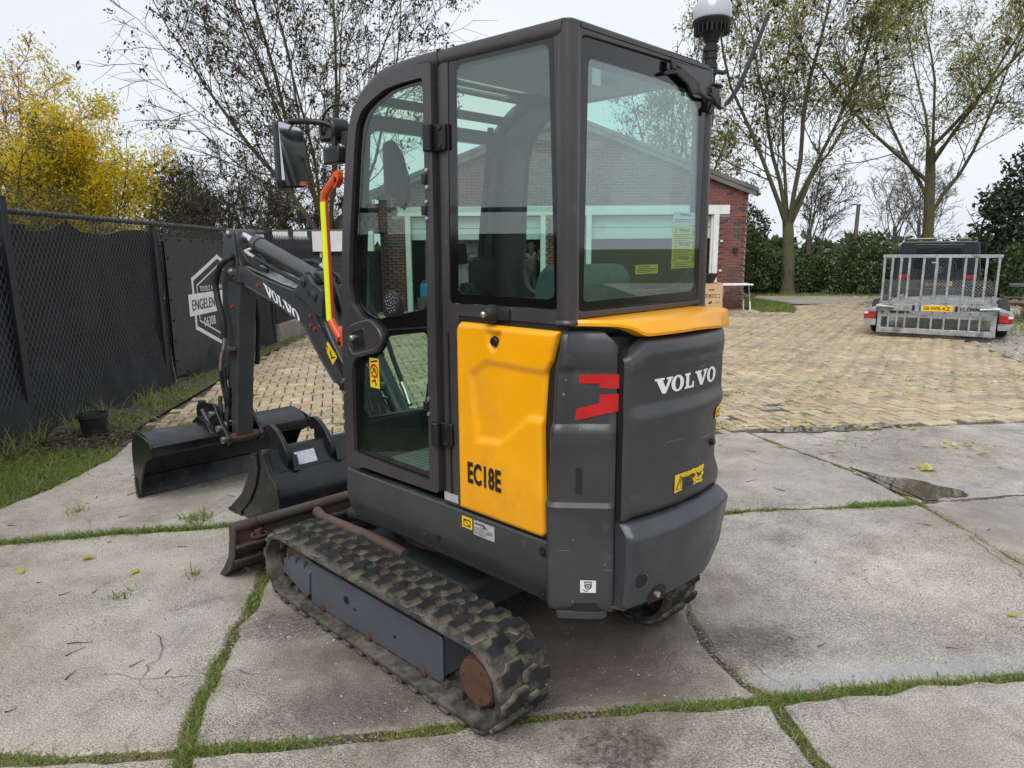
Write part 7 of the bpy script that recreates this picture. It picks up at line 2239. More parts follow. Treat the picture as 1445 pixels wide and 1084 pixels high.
MB().prism([(-.45, .62), (-.27, .62), (-.36, .78)], 'xz', -.02, -.002).build('red_reflector', 'red_ink', cv_)
for sx in (-.6, .6): MB().lathe([(.1, -.09), (.30, -.09), (.31, 0), (.30, .09), (.1, .09)], (sx, 1.3, .31), 'x', 20).build('wheel', 'black_rubber', cv_)
pm('can_blue', (.03, .24, .42), .4); pm('hat_green', (.045, .05, .03), .85, bump=.2); pm('jacket_camo', (.17, .13, .10), .8, 0, .5, 14, dirt=(.055, .05, .04), ds=11, da=(.5, .56)); pm('skin', (.42, .23, .16), .55, 0, .06); pm('trousers_dark', (.03, .032, .035), .85, 0, .2); pm('hair_grey', (.16, .14, .12), .8)
jc = empty('jerrycan', (-2.38, 18.95, 0), 0, 'blue plastic jerrycan standing in front of the grey trailer in the doorway', 'jerrycan')
MB().prism(rnd_poly([(-.13, .32), (.13, .32), (.13, .62), (.06, .68), (-.10, .68), (-.13, .62)], .03, 3), 'xz', -.08, .08).build('can_body', 'can_blue', jc, bevel=.02)
MB().tube([(-.08, 0, .66), (-.06, 0, .73), (.04, 0, .73), (.06, 0, .67)], .016, 8).build('handle', 'can_blue', jc)
part('work_stool', *box((-2.38, 18.95, .16), (.40, .34, .32)), 'grey_wood', None, bevel=.01, label='low grey wooden block under the blue jerrycan', cat='block')
cb = empty('storage_cabinet', (-.55, 22.6, 0), 0, 'grey steel storage cabinet against the dark back of the workshop', 'cabinet')
MB().box((0, .3, .68), (1.6, .6, 1.36)).build('carcass', 'frame_blue_grey' if 'frame_blue_grey' in MATS else 'galvanised', cb, bevel=.02)
for sx in (-.4, .4):
    MB().box((sx, -.012, .70), (.76, .02, 1.24)).build('cabinet_door', 'galvanised', cb, bevel=.006)
MB().box((0, .3, 1.38), (1.64, .64, .05)).build('cabinet_top', 'pale_panel', cb, bevel=.006)

# the person standing in the right-hand half of the first doorway with a phone raised
def skin_mesh(name, pts, edges, rad, mat_, parent, sub=2, root=0):
    me = bpy.data.meshes.new(name)
    me.from_pydata(pts, edges, [])
    o = link(name, me, None, parent)
    md = o.modifiers.new('skin', 'SKIN'); md.use_smooth_shade = True
    sv = me.skin_vertices[0].data
    for i, r in enumerate(rad):
        sv[i].radius = (r, r) if not isinstance(r, tuple) else r
        sv[i].use_root = (i == root)
    s = o.modifiers.new('sub', 'SUBSURF'); s.levels = sub; s.render_levels = sub
    o.data.materials.append(MATS[mat_])
    return o
pe = empty('person', (.42, 18.75, -.01), R_(25), 'person in a green brimmed hat and mottled brown jacket raising a dark phone', 'person')
# body: legs, trunk and neck in one
P = [(0, 0, .92), (0, .0, 1.10), (0, .01, 1.28), (0, .01, 1.40), (0, 0, 1.48), (-.09, 0, .88), (-.10, -.02, .50), (-.10, .02, .10), (-.10, -.10, .05), (.09, 0, .88), (.10, -.02, .50), (.10, .02, .10), (.10, -.10, .05)]
E_ = [(0, 1), (1, 2), (2, 3), (3, 4), (0, 5), (5, 6), (6, 7), (7, 8), (0, 9), (9, 10), (10, 11), (11, 12)]
skin_mesh('trousers', P, E_, [(.15, .11), (.14, .10), (.14, .10), (.07, .06), .055, .095, .065, .048, .045, .095, .065, .048, .045], 'trousers_dark', pe)
J = [(0, 0, .95), (0, 0, 1.12), (0, .01, 1.30), (0, .01, 1.40), (-.19, .0, 1.38), (-.27, -.10, 1.18), (-.14, -.30, 1.33), (.19, 0, 1.38), (.29, -.08, 1.20), (.16, -.27, 1.40)]
E_ = [(0, 1), (1, 2), (2, 3), (3, 4), (4, 5), (5, 6), (3, 7), (7, 8), (8, 9)]
skin_mesh('jacket', J, E_, [(.17, .125), (.165, .12), (.17, .125), (.10, .09), .075, .062, .045, .075, .062, .045], 'jacket_camo', pe)
hdm = MB().lathe([(.0, -.125), (.045, -.118), (.066, -.085), (.076, -.03), (.080, .02), (.076, .07), (.055, .11), (.0, .125)], (0, 0, 0), 'z', 20)
hdm.lathe([(.0, .0), (.014, .004), (.010, .03), (.0, .045)], (0, -.082, -.02), 'z', 8)
hdo = hdm.build('head', 'skin', pe, smooth=60); hdo.location = (0, -.02, 1.605)
for sx in (-.031, .031): MB().lathe([(.0, -.006), (.009, 0), (.0, .006)], (sx, -.073, .01), 'y', 8).build('eye', 'black_rubber' if 'black_rubber' in MATS else 'black_coated', hdo)
MB().box((0, -.072, -.062), (.045, .008, .008)).build('mouth', 'red_ink' if 'red_ink' in MATS else 'skin', hdo)
for sx in (-.079, .079): MB().lathe([(.0, -.012), (.026, -.004), (.022, .008), (.0, .01)], (sx, .01, -.005), 'x', 10).build('ear', 'skin', hdo)
MB().lathe([(.083, -.03), (.086, .04), (.06, .09), (.0, .11)], (0, .012, 0), 'z', 18).build('hair', 'hair_grey', hdo)
MB().lathe([(.165, .030), (.16, .036), (.10, .052), (.092, .06), (.088, .105), (.070, .135), (.0, .145)], (0, .01, 0), 'z', 26).build('hat', 'hat_green', hdo, smooth=50)
def hand(x, y, z, s):
    h = MB().tube([(x, y, z - .03), (x, y - .01, z + .02), (x - s * .01, y - .02, z + .06)], [.022, .030, .026], 10)
    for k in range(4):
        q = (k - 1.5) * .017
        h.tube([(x - s * .01, y - .02 + q * .2, z + .05 - q * .6), (x - s * .045, y - .035 + q * .1, z + .055 - q * 1.1), (x - s * .06, y - .015, z + .05 - q * 1.1)], [.0085, .008, .006], 7)
    h.tube([(x, y - .02, z + .01), (x - s * .025, y - .045, z + .025), (x - s * .05, y - .04, z + .03)], [.010, .009, .007], 7)
    h.build('hand', 'skin', pe, smooth=60)
hand(-.11, -.33, 1.40, -1); hand(.13, -.30, 1.45, 1)
MB().prism(rnd_poly([(-.05, 1.40), (.06, 1.40), (.06, 1.60), (-.05, 1.60)], .015, 3), 'xz', -.37, -.36).build('phone', 'black_coated', pe) if False else None
part('phone', *(lambda m: (m.V, m.F))(MB().prism(rnd_poly([(.36, 1.40), (.47, 1.40), (.47, 1.58), (.36, 1.58)], .012, 3), 'xz', 18.36, 18.372)), 'black_coated', None, bevel=.002, label='dark phone held up in front of the face under the green hat', cat='phone')

# dark annex with a white fascia behind the palisade
an = empty('flat_roofed_annex', (-5.0, 17.0, 0), 0, 'low dark boarded annex with a broad white fascia beside the brick workshop', 'building')
part('annex_wall', *box((.25, 1.5, .75), (2.6, 3.0, 1.56)), 'interior_dark' if 'interior_dark' in MATS else 'dark_planks', an)
pb = mesh('board', *box((0, 0, 0), (2.6, .02, .112))); pb.materials.append(MATS['dark_planks'])
for i in range(13):
    o = link('board', pb, None, an); o.location = (.25, -.012 - (i % 2) * .002, .07 + i * .118)
part('fascia', *box((.25, -.05, 1.76), (2.9, .16, .46)), 'white_fascia', an, bevel=.006)
part('annex_roof', *box((.25, 1.5, 2.01), (2.95, 3.2, .05)), 'roof_sheet', an)
MB().box((.52, -.06, 1.30), (.10, .06, .16)).build('wall_lamp', 'black_coated', an, bevel=.006)
MB().box((.52, -.093, 1.30), (.07, .01, .12)).build('lamp_glass', 'sticker_white' if 'sticker_white' in MATS else 'white_fascia', an)
MB().prism(rnd_poly([(.42, 1.40), (.47, 1.40), (.47, 1.58), (.42, 1.58)], .01, 2), 'xz', -.05, -.02).build('white_box', 'white_fascia', an)
part('tile_roof', *(lambda m: (m.V, m.F))(MB().prism([(-.2, 2.04), (3.0, 2.04), (3.0, 2.75), (.8, 2.75)], 'xz', 2.2, 4.6)), 'rust_brown' if 'rust_brown' in MATS else 'roof_sheet', an)

# carton with a black tub on it and the folding table at the corner
pm('cardboard', (.56, .39, .215), .8, 0, .06, 5, bump=.05)
bx_ = empty('cardboard_box', (4.50, 16.5, -.01), R_(-4), 'brown printed cardboard box standing by the white doorway', 'box')
MB().box((0, .27, .375), (.56, .54, .75)).build('carton', 'cardboard', bx_, bevel=.006)
MB().box((0, .27, .757), (.57, .55, .010)).build('lid_flaps', 'cardboard', bx_)
MB().box((.283, .27, .38), (.003, .05, .74)).build('tape', 'white_print', bx_)
fb = lambda u, v: (lerp(-.28, .28, u), -.0025, lerp(.0, .75, v))
def rr2(a, b, c, d): return line2([(a, b), (c, b), (c, d), (a, d)], .012, True)
print_on('print_marks', [quad(.42, .80, .66, .835), rr2(.18, .58, .36, .68), rr2(.39, .58, .60, .68), rr2(.63, .58, .88, .68), place(text_mesh('UCO', bold=.03), .2, .60, .34, .665), quad(.45, .605, .54, .66), quad(.71, .60, .74, .66), quad(.36, .18, .92, .215), quad(.48, .42, .58, .47), quad(.44, .385, .54, .43), line2([(.70, .44), (.80, .47), (.9, .44), (.8, .40)], .006, True), quad(.5, .30, .6, .31), quad(.44, .28, .7, .288)], fb, 'black_print', bx_, kind='stuff')
tb = empty('black_tub', (4.38, 16.75, .753), 0, 'wide black plastic tub sitting on top of the cardboard box', 'tub')
MB().lathe([(.24, 0), (.345, .21), (.335, .21), (.235, .015), (.0, .015)], (0, 0, 0), 'z', 32).build('tub_wall', 'pot_plastic', tb, smooth=50)
MB().lathe([(.340, .19), (.362, .20), (.362, .215), (.335, .217)], (0, 0, 0), 'z', 32, cap=False).build('rim', 'pot_plastic', tb, smooth=50)
ft = empty('folding_table', (5.44, 17.5, -.012), R_(3), 'white folding table with thin metal legs against the brick corner', 'table')
MB().box((0, .28, .672), (.78, .56, .035)).build('tabletop', 'white_print', ft, bevel=.008)
for sx in (-.34, .29):
    for y_ in (.06, .50):
        lg = MB().tube([(sx, y_, .655), (sx + (.05 if sx > 0 else -.02), y_, .26)], .013, 8).build('leg', 'galvanised', ft)
        MB().tube([(sx + (.05 if sx > 0 else -.02), y_, .27), (sx + (.07 if sx > 0 else -.03), y_, .0)], .018, 8).build('leg_sleeve', 'white_print', lg)
    MB().tube([(sx, .06, .40), (sx, .50, .40)], .010, 8).build('cross_bar', 'galvanised', ft)
    MB().tube([(sx + (.04 if sx > 0 else 0), .28, .36), (sx * .35, .28, .65)], .009, 8).build('brace', 'galvanised', ft)

# ---------------------------------------------------------------- flat trailer with its loading ramp up
pm('lamp_red', (.33, .010, .012), .25, 0, .1, 30, coat=.5); pm('plate_yellow', (.85, .52, .02), .4, 0, .03); pm('plate_blue', (.02, .09, .45), .4); pm('lamp_clear', (.7, .7, .72), .2); pm('suv_paint', (.022, .024, .032), .25, .2, .05, 3, coat=.7); pm('suv_glass', (.015, .017, .02), .06, 0, .05, coat=.3); pm('suv_silver', (.24, .25, .26), .35, .5, .05)
TRL = empty('flatbed_trailer', (7.19, 12.2, 0), R_(-33), 'galvanised flatbed trailer with its barred loading ramp folded up', 'trailer')
TRL.scale = (1.05, 1.05, 1.05)
hwid = .84
tt = MB()
tt.box((0, 0, .115), (2 * hwid, .07, .09)).box((-hwid + .03, 0, .32), (.06, .07, .34)).box((hwid - .03, 0, .32), (.06, .07, .34))
tt.build('rear_frame', 'galvanised', TRL, bevel=.006)
MB().box((0, 2.0, .36), (1.62, 4.0, .05)).build('bed', 'galvanised', TRL)
for sx in (-1, 1):
    MB().box((sx * .81, 2.0, .40), (.05, 4.0, .16)).build('side_rail', 'galvanised', TRL, bevel=.006)
# tail beam with plate
tbm = MB().box((0, -.045, .502), (2 * hwid - .02, .05, .115)).build('tail_beam', 'galvanised', TRL, bevel=.005)
print_on('number_plate', [quad(0, 0, 1, 1)], lambda u, v: (lerp(-.205, .235, u), -.0715, lerp(.455, .55, v)), 'plate_yellow', tbm)
print_on('plate_band', [quad(0, 0, 1, 1)], lambda u, v: (lerp(-.238, -.205, u), -.0715, lerp(.455, .55, v)), 'plate_blue', tbm)
print_on('plate_text', [place(text_mesh('58-WR-KZ', bold=.012), .07, .2, .93, .8)], lambda u, v: (lerp(-.205, .235, u), -.0735, lerp(.455, .55, v)), 'black_print', tbm)
print_on('maker_name', [place(text_mesh('VLEMMIX', bold=.02, shear=.25), 0, 0, 1, 1)], lambda u, v: (lerp(.33, .70, u), -.0715, lerp(.470, .532, v)), 'black_print', tbm)
for x in (-.315, .285): MB().box((x, -.075, .502), (.038, .012, .085)).build('plate_light', 'black_plastic' if 'black_plastic' in MATS else 'black_coated', tbm, bevel=.004)
for sx in (-1, 1):
    MB().tube([(sx * .83, -.09, .52), (sx * .60, -.10, .505)], .022, 10).tube([(sx * .86, -.08, .515), (sx * .77, -.085, .515)], .032, 10).build('ramp_latch', 'galvanised', TRL, smooth=40)
XB = [-.78, -.655, -.535, -.425, -.235, -.065, .115, .31, .45, .58, .71]
XB = [-.80, -.68, -.555, -.435, -.23, -.05, .13, .345, .485, .625, .785]
rp = MB().box((0, -.02, 1.335), (1.66, .045, .05)).build('ramp_top_bar', 'galvanised', TRL, bevel=.004)
for i, x in enumerate(XB):
    MB().box((x, -.02, .935), (.034, .04, .755)).build('ramp_bar', 'galvanised', TRL, bevel=.003)
    MB().box((x * .99, -.012, .303), (.030, .03, .285)).build('lower_bar', 'galvanised', TRL, bevel=.003)
MB().box((0, -.02, .582), (1.66, .04, .03)).build('ramp_cross_bar', 'galvanised', TRL)
# expanded metal infill: lattice of slanting strips
def lattice(x0, x1, z0, z1, y, p, w):
    V = []; F = []
    n = int((x1 - x0 + (z1 - z0)) / p)
    for i in range(n + 1):
        for sgn in (1, -1):
            a = x0 + i * p - (z1 - z0 if sgn > 0 else 0); 
            p0 = (a, z0); p1 = (a + sgn * (z1 - z0), z1)
            if sgn < 0: p0 = (a, z0); p1 = (a - (z1 - z0), z1)
            t0, t1 = 0, 1; d = p1[0] - p0[0]
            ta, tb_ = sorted(((x0 - p0[0]) / d, (x1 - p0[0]) / d)); t0 = max(0, ta); t1 = min(1, tb_)
            if t0 >= t1: continue
            q0 = (p0[0] + d * t0, z0 + (z1 - z0) * t0); q1 = (p0[0] + d * t1, z0 + (z1 - z0) * t1)
            b = len(V); V += [(q0[0] - w, y, q0[1]), (q0[0] + w, y, q0[1]), (q1[0] + w, y, q1[1]), (q1[0] - w, y, q1[1]), (q0[0] - w, y + .006, q0[1]), (q1[0] - w, y + .006, q1[1])]
            F += [(b, b + 1, b + 2, b + 3), (b, b + 3, b + 5, b + 4)]
    return V, F
V, F = lattice(-.80, .80, .17, .445, .006, .050, .0024); part('expanded_mesh', V, F, 'galvanised', TRL, kind='stuff')
V, F = lattice(-.80, .80, .60, .96, .006, .050, .0024); part('expanded_mesh', V, F, 'galvanised', TRL, kind='stuff')
for sx in (-1, 1):
    g = MB().prism([(sx * .86, .50), (sx * 1.06, .42), (sx * 1.06, .36), (sx * 1.02, .34), (sx * .86, .34)], 'xz', .05, 2.6)
    g.build('mudguard', 'galvanised', TRL, bevel=.008)
    l = MB().prism([(sx * .865, .30), (sx * 1.045, .30), (sx * 1.055, .415), (sx * .865, .425)], 'xz', -.02, .05).build('tail_lamp', 'lamp_red', TRL, bevel=.006)
    MB().prism([(sx * .985, .375), (sx * 1.045, .375), (sx * 1.048, .412), (sx * .985, .415)], 'xz', -.024, -.0202).build('lamp_clear_part', 'lamp_clear', l)
    MB().prism([(sx * .93, .315), (sx * .99, .315), (sx * .96, .375)], 'xz', -.026, -.0202).build('triangle_reflector', 'red_ink' if 'red_ink' in MATS else 'lamp_red', l)
    MB().prism([(sx * .86, .29), (sx * 1.06, .295), (sx * 1.01, .19), (sx * .86, .18)], 'xz', -.005, .04).build('lamp_bracket', 'galvanised', TRL, bevel=.004)
    for y_ in (.85, 1.75):
        w_ = MB().lathe([(.10, -.08), (.25, -.085), (.285, -.06), (.29, 0), (.285, .06), (.25, .085), (.10, .08)], (sx * .93, y_, .285), 'x', 28).build('wheel', 'black_rubber' if 'black_rubber' in MATS else 'pot_plastic', TRL, smooth=40)
        MB().lathe([(.0, .086), (.14, .086), (.15, .07), (.15, -.07), (.14, -.086), (.0, -.086)], (sx * .93, y_, .285), 'x', 20).build('rim', 'galvanised', w_, smooth=40)
MB().prism([(-.7, 4.0), (.7, 4.0), (.08, 5.3), (-.08, 5.3)], 'xy', .34, .42).build('drawbar', 'galvanised', TRL)
MB().box((-.55, .35, .47), (.34, .30, .16)).build('sandbag', 'old_concrete_wall', TRL, bevel=.05, seg=3)
jw = MB().box((-.23, 3.9, .78), (.05, .05, .76)).tube([(-.23, 3.86, 1.15), (-.33, 3.86, 1.15)], .015, 8).build('winch_post', 'galvanised', TRL, bevel=.004)

# dark off-road car in front of the trailer
SUV = empty('offroad_car', (9.86, 16.85, 0), R_(-27), 'dark boxy off-road car with a spare wheel, towing the flatbed trailer', 'car')
prof = [(-.86, .38), (.86, .38), (.88, .62), (.87, .98), (.80, 1.58), (.74, 1.67), (-.74, 1.67), (-.80, 1.58), (-.87, .98), (-.88, .62)]
MB().prism(rnd_poly(prof, .06, 3), 'xz', 0, 4.2).build('body', 'suv_paint', SUV, bevel=.02, seg=2)
bd = [o for o in SUV.children][0]
MB().prism(rnd_poly([(-.56, .50), (.56, .50), (.56, .98), (.52, 1.60), (-.52, 1.60), (-.56, .98)], .04, 3), 'xz', -.028, .01).build('tailgate', 'suv_paint', SUV, bevel=.008)
MB().prism(rnd_poly([(-.50, 1.04), (.50, 1.04), (.46, 1.52), (-.46, 1.52)], .06, 4), 'xz', -.036, -.029).build('rear_window', 'suv_glass', SUV, bevel=.003)
MB().tube([(.05, -.05, 1.56), (.10, -.055, 1.50), (-.22, -.05, 1.42)], .010, 6).lathe([(.028, -.055), (.028, -.03)], (.05, 0, 1.56), 'y', 14).build('wiper', 'black_coated', SUV)
sw = MB().lathe([(.0, -.16), (.31, -.16), (.345, -.13), (.35, -.03), (.30, -.03)], (.03, 0, 1.02), 'y', 40).build('spare_wheel_cover', 'suv_paint', SUV, smooth=30)
MB().lathe([(.325, -.164), (.335, -.170), (.348, -.160), (.352, -.12)], (.03, 0, 1.02), 'y', 40, cap=False).build('cover_ring', 'suv_paint', sw, smooth=30)
ring_ = [(.03 + .07 * math.cos(a * .314), 1.02 + .07 * math.sin(a * .314)) for a in range(20)]
print_on('emblem', [line2(ring_, .010, True), line2([(.03, 1.02), (.03, 1.09)], .010), line2([(.03, 1.02), (-.03, .985)], .008), line2([(.03, 1.02), (.09, .985)], .008)], lambda u, v: (u, -.1625, v), 'suv_silver', sw)
for sx in (-1, 1):
    MB().prism(rnd_poly([(sx * .52, .80), (sx * .80, .80), (sx * .80, .89), (sx * .52, .89)], .015, 2), 'xz', -.02, .01).build('tail_lamp', 'lamp_red', SUV, bevel=.004)
    MB().box((sx * .885, 1.55, 1.28), (.015, 1.2, .42), Matrix.Translation((sx * .85, 0, 1.28)) @ Matrix.Rotation(R_(-sx * 7.2), 4, 'Y') @ Matrix.Translation((-sx * .885, 0, -1.28))).build('side_window', 'suv_glass', SUV)
    for y_ in (.75, 3.4):
        MB().lathe([(.15, -.12), (.34, -.12), (.365, -.08), (.365, .08), (.34, .12), (.15, .12)], (sx * .80, y_, .365), 'x', 28).build('wheel', 'black_rubber' if 'black_rubber' in MATS else 'pot_plastic', SUV, smooth=40)
    MB().tube([(sx * .62, .35, 1.73), (sx * .62, 2.4, 1.73)], .014, 8).build('roof_rail', 'suv_silver', SUV)
MB().tube([(-.62, .5, 1.735), (.62, .5, 1.735)], .014, 8).build('roof_bar', 'suv_silver', SUV)
MB().box((0, -.06, .50), (1.66, .12, .18)).build('bumper', 'black_coated', SUV, bevel=.02)
MB().box((.80 - .26, -.03, .69), (.0, .0, .0)) if False else None
npl = MB().box((.05, -.035, .70), (.56, .012, .11)).build('number_plate', 'plate_yellow', SUV)
print_on('plate_text', [place(text_mesh('52-NSG-8', bold=.012), .08, .2, .93, .8)], lambda u, v: (lerp(-.20, .32, u), -.0425, lerp(.65, .75, v)), 'black_print', npl)
print_on('plate_band', [quad(0, 0, 1, 1)], lambda u, v: (lerp(-.232, -.20, u), -.0425, lerp(.645, .755, v)), 'plate_blue', npl)
MB().box((-.57, -.02, 1.45), (.02, .02, .02)) if False else None
# picnic table at the right edge
pt_ = empty('picnic_table', (11.1, 14.9, -.01), R_(-33), 'weathered wooden picnic table with a dark top beside the trailer', 'picnic table')
pm('grey_wood2', (.085, .082, .085), .8, 0, .2, 5)
for i in range(4):
    MB().box((.25, -.02 + i * .19, .74), (1.9, .175, .045)).build('plank', 'grey_wood', pt_, bevel=.006)
for sx in (-.45, .85):
    MB().prism([(-.42 + .26, .0), (-.30 + .26, .0), (.06 + .26, .72), (-.06 + .26, .72)], 'yz', sx, sx + .05).prism([(.42 + .26, .0), (.30 + .26, .0), (-.06 + .26, .715), (.06 + .26, .715)], 'yz', sx + .051, sx + .10).build('trestle', 'wood_old', pt_, bevel=.005)
MB().box((.2, -.40, .42), (1.9, .22, .045)).build('bench_plank', 'wood_old', pt_, bevel=.006)
MB().box((.2, .92, .42), (1.9, .22, .045)).build('bench_plank', 'wood_old', pt_, bevel=.006)
MB().box((.2, -.26, .36), (1.35, .035, .10)).build('tie_board', 'orange_wood', pt_, bevel=.004)
# wooden pole in the hedge
part('wooden_pole', *tube([(11.35, 24.2, -.1), (11.33, 24.2, 1.4), (11.36, 24.2, 2.92)], [.075, .068, .06], 12), 'bark_grey', None, smooth=40, label='bare grey wooden pole rising out of the laurel hedge', cat='pole')

# ---------------------------------------------------------------- trees and shrubs
G1 = 'trees round the yard'
tree('ash_tree', (9.12, 24.0, -.05), 'ash tree with mossy forking limbs right beside the brick workshop', 11, trunk=(2.45, .235), limbs=6, limb_len=9.0, limb_ang=(8, 42), nb=(13, 9, 6), ratio=(.34, .42, .5), leaf='ash_olive', leaf_n=4, leaf_size=.10, spread=.18, leaf_frac=.36, seeds=(.10, 5, .13, .06, 0), r_twig=.008, limb_start=.9, az0=.3)
tree('ash_tree', (15.75, 27.6, -.05), 'taller ash tree with yellow green foliage rising behind the dark off-road car', 23, trunk=(5.2, .225), limbs=7, limb_len=8.2, limb_ang=(10, 52), nb=(12, 9, 6), ratio=(.36, .43, .5), leaf='ash_olive', leaf_n=5, leaf_size=.105, spread=.22, leaf_frac=.50, seeds=(.04, 5, .13, .06, 0), r_twig=.008, limb_start=.62, az0=.5)
tree('ash_tree', (-4.7, 18.9, -.05), 'bare ash tree hung with dark seed bunches behind the annex', 36, trunk=(2.0, .22), limbs=9, limb_len=7.4, limb_ang=(6, 36), nb=(11, 8, 5), ratio=(.42, .46, .5), leaf='ash_olive', leaf_n=1, leaf_size=.10, spread=.12, leaf_frac=.03, seeds=(.26, 15, .075, .06, 0), r_twig=.006, limb_start=.55, bark='bark_moss', az0=.1, wob=.10)
tree('ash_tree', (6.5, 30.5, -.05), 'ash tree standing behind the roof of the brick workshop', 37, trunk=(2.5, .26), limbs=6, limb_len=7.2, limb_ang=(10, 45), nb=(8, 8, 5), ratio=(.40, .46, .5), leaf='ash_olive', leaf_n=3, leaf_size=.14, spread=.16, leaf_frac=.45, seeds=(.12, 6, .14, .07, 0), r_twig=.009, limb_start=.8)
tree('yellow_tree', (-9.0, 14.4, -.05), 'autumn tree with bright yellow leaves spreading above the mesh fence', 41, trunk=(.9, .15), limbs=11, limb_len=3.15, limb_ang=(8, 66), nb=(9, 7, 5), ratio=(.42, .46, .5), leaf='ash_yellow', leaf_n=11, leaf_size=.062, spread=.11, leaf_frac=.70, r_twig=.004, bark='bark_dark', limb_start=.5, wob=.10, aspect=.40)
tree('orange_tree', (-10.6, 15.9, -.05), 'thin orange leaved tree whose half bare top stands over the yellow one', 43, trunk=(1.6, .14), limbs=6, limb_len=3.9, limb_ang=(6, 30), nb=(8, 7, 5), ratio=(.36, .46, .5), leaf='ash_orange', leaf_n=6, leaf_size=.07, spread=.11, leaf_frac=.45, r_twig=.005, bark='bark_dark', limb_start=.6)
tree('olive_willow', (-8.9, 11.8, -.05), 'dull olive willow with drooping twigs close behind the fence corner', 47, trunk=(.9, .13), limbs=8, limb_len=2.6, limb_ang=(15, 75), nb=(8, 7, 5), ratio=(.5, .5, .5), leaf='willow_olive', leaf_n=10, leaf_size=.06, spread=.09, leaf_frac=.8, r_twig=.004, bark='bark_dark', limb_start=.5, aspect=.3, up=(.02, -.02, -.06))
tree('olive_willow', (-6.9, 11.6, -.05), 'low olive willow scrub showing through the mesh above the sagging shade cloth', 48, trunk=(.5, .09), limbs=8, limb_len=1.6, limb_ang=(20, 80), nb=(7, 6, 5), ratio=(.5, .5, .5), leaf='willow_olive', leaf_n=9, leaf_size=.055, spread=.08, leaf_frac=.7, r_twig=.004, bark='bark_dark', limb_start=.5, aspect=.3, up=(.02, 0, -.04))
leaf_mass('conifer', (-14.3, 31.0, -.05), 'dark green conifer beyond the fence next to the yellow tree', 51, [(0, 0, 1.6, 1.9, 1.6, 2.0), (.2, 0, 3.2, 1.4, 1.2, 1.6), (-.3, .1, 4.4, .9, .8, 1.1), (1.4, .2, 2.4, 1.1, 1.0, 1.7), (-1.5, .2, 2.6, 1.2, 1.0, 2.0)], 9000, .26, 'conifer_green', 'tree', G1, .25, 5)
for i, (x, y, s, sd, lb) in enumerate([(-9.2, 25.5, 1.0, 61, 'leafless tangled tree behind the palisade, tallest of the bare scrub'), (-11.2, 27.0, .92, 62, 'leafless twiggy tree just right of the dark conifer'), (-6.6, 23.5, .78, 63, 'low leafless thicket tree over the white fascia of the annex')]):
    tree('bare_tree', (x, y, -.05), lb, sd, trunk=(1.2 * s, .15), limbs=8, limb_len=4.2 * s, limb_ang=(8, 55), nb=(9, 8, 6), ratio=(.42, .5, .55), leaf='willow_olive', leaf_n=1, leaf_size=.09, spread=.1, leaf_frac=.25, seeds=(.03, 6, .12, .06, 0), r_twig=.007, bark='bark_dark', limb_start=.45, wob=.14)
for i, (x, y, h, sd, lb) in enumerate([(20.4, 39.0, 1.0, 71, 'slender bare tree far off between the two big ash trees'), (22.6, 40.5, 1.15, 72, 'second slender bare tree far off, straight stem behind the car roof'), (12.6, 31.0, .9, 73, 'thin bare sapling behind the laurel hedge beside the mossy ash')]):
    tree('bare_sapling', (x, y, -.05), lb, sd, trunk=(2.6 * h, .12), limbs=8, limb_len=3.6 * h, limb_ang=(10, 38), nb=(7, 6, 4), ratio=(.42, .5, .5), leaf='ash_olive', leaf_n=1, leaf_size=.10, spread=.1, leaf_frac=.10, r_twig=.009, bark='bark_grey', limb_start=.35)
hd_spec = [
    ((8.05, 24.6, -.05), 'laurel shrub nearest the brick corner at the left end of the hedge', [(0, 0, .8, .9, .8, 1.1), (-.2, .1, 1.6, .6, .6, .8), (.5, -.1, .6, .6, .6, .7)], 81),
    ((9.6, 24.6, -.05), 'low laurel shrub around the foot of the mossy forked ash', [(0, 0, .55, 1.1, .7, .62), (.6, .1, .7, .7, .6, .65), (-.6, -.1, .6, .6, .6, .6)], 82),
    ((11.5, 23.9, -.05), 'tallest laurel shrub around the foot of the bare wooden pole', [(0, 0, .75, 1.0, .8, .9), (.1, .2, 1.25, .8, .6, .85), (-.6, .1, .8, .7, .6, .8), (.7, 0, .8, .6, .6, .8)], 83),
    ((13.0, 23.2, -.05), 'laurel shrub at the right end of the hedge, partly behind the trailer', [(0, 0, .75, 1.0, .8, .9), (.3, .2, 1.1, .8, .7, .75), (-.6, 0, .6, .6, .6, .7)], 84),
    ((15.2, 22.6, -.05), 'laurel shrub behind the dark off-road car', [(0, 0, .75, 1.1, .8, .9), (.5, .2, 1.0, .9, .7, .7)], 85)]
for base, lb, bl_, sd in hd_spec:
    leaf_mass('laurel_shrub', base, lb, sd, bl_, 9000, .105, 'laurel_green', 'shrub', 'laurel hedge across the end of the yard', .42, 6)
leaf_mass('laurel_shrub', (8.3, 26.5, -.05), 'tall green shrub rising behind the brick corner beside the mossy ash', 86, [(0, 0, 1.2, 1.0, .8, 1.3), (.2, .1, 2.3, .75, .6, .8)], 6000, .12, 'laurel_green', 'shrub', None, .42, 6)
leaf_mass('holly_tree', (15.3, 21.8, -.05), 'dense dark evergreen tree at the right edge behind the picnic table', 91, [(0, 0, 2.5, 1.4, 1.3, 1.0), (.2, 0, 3.5, 1.0, 1.0, 1.0), (-.9, 0, 2.9, .6, .6, .5), (.9, -.1, 2.9, 1.0, .9, .9), (.1, 0, 4.3, .5, .5, .5), (-.3, .2, 1.6, 1.2, 1.0, .8)], 9500, .15, 'holly_green', 'tree', G1, .45, 7, inner=.3)
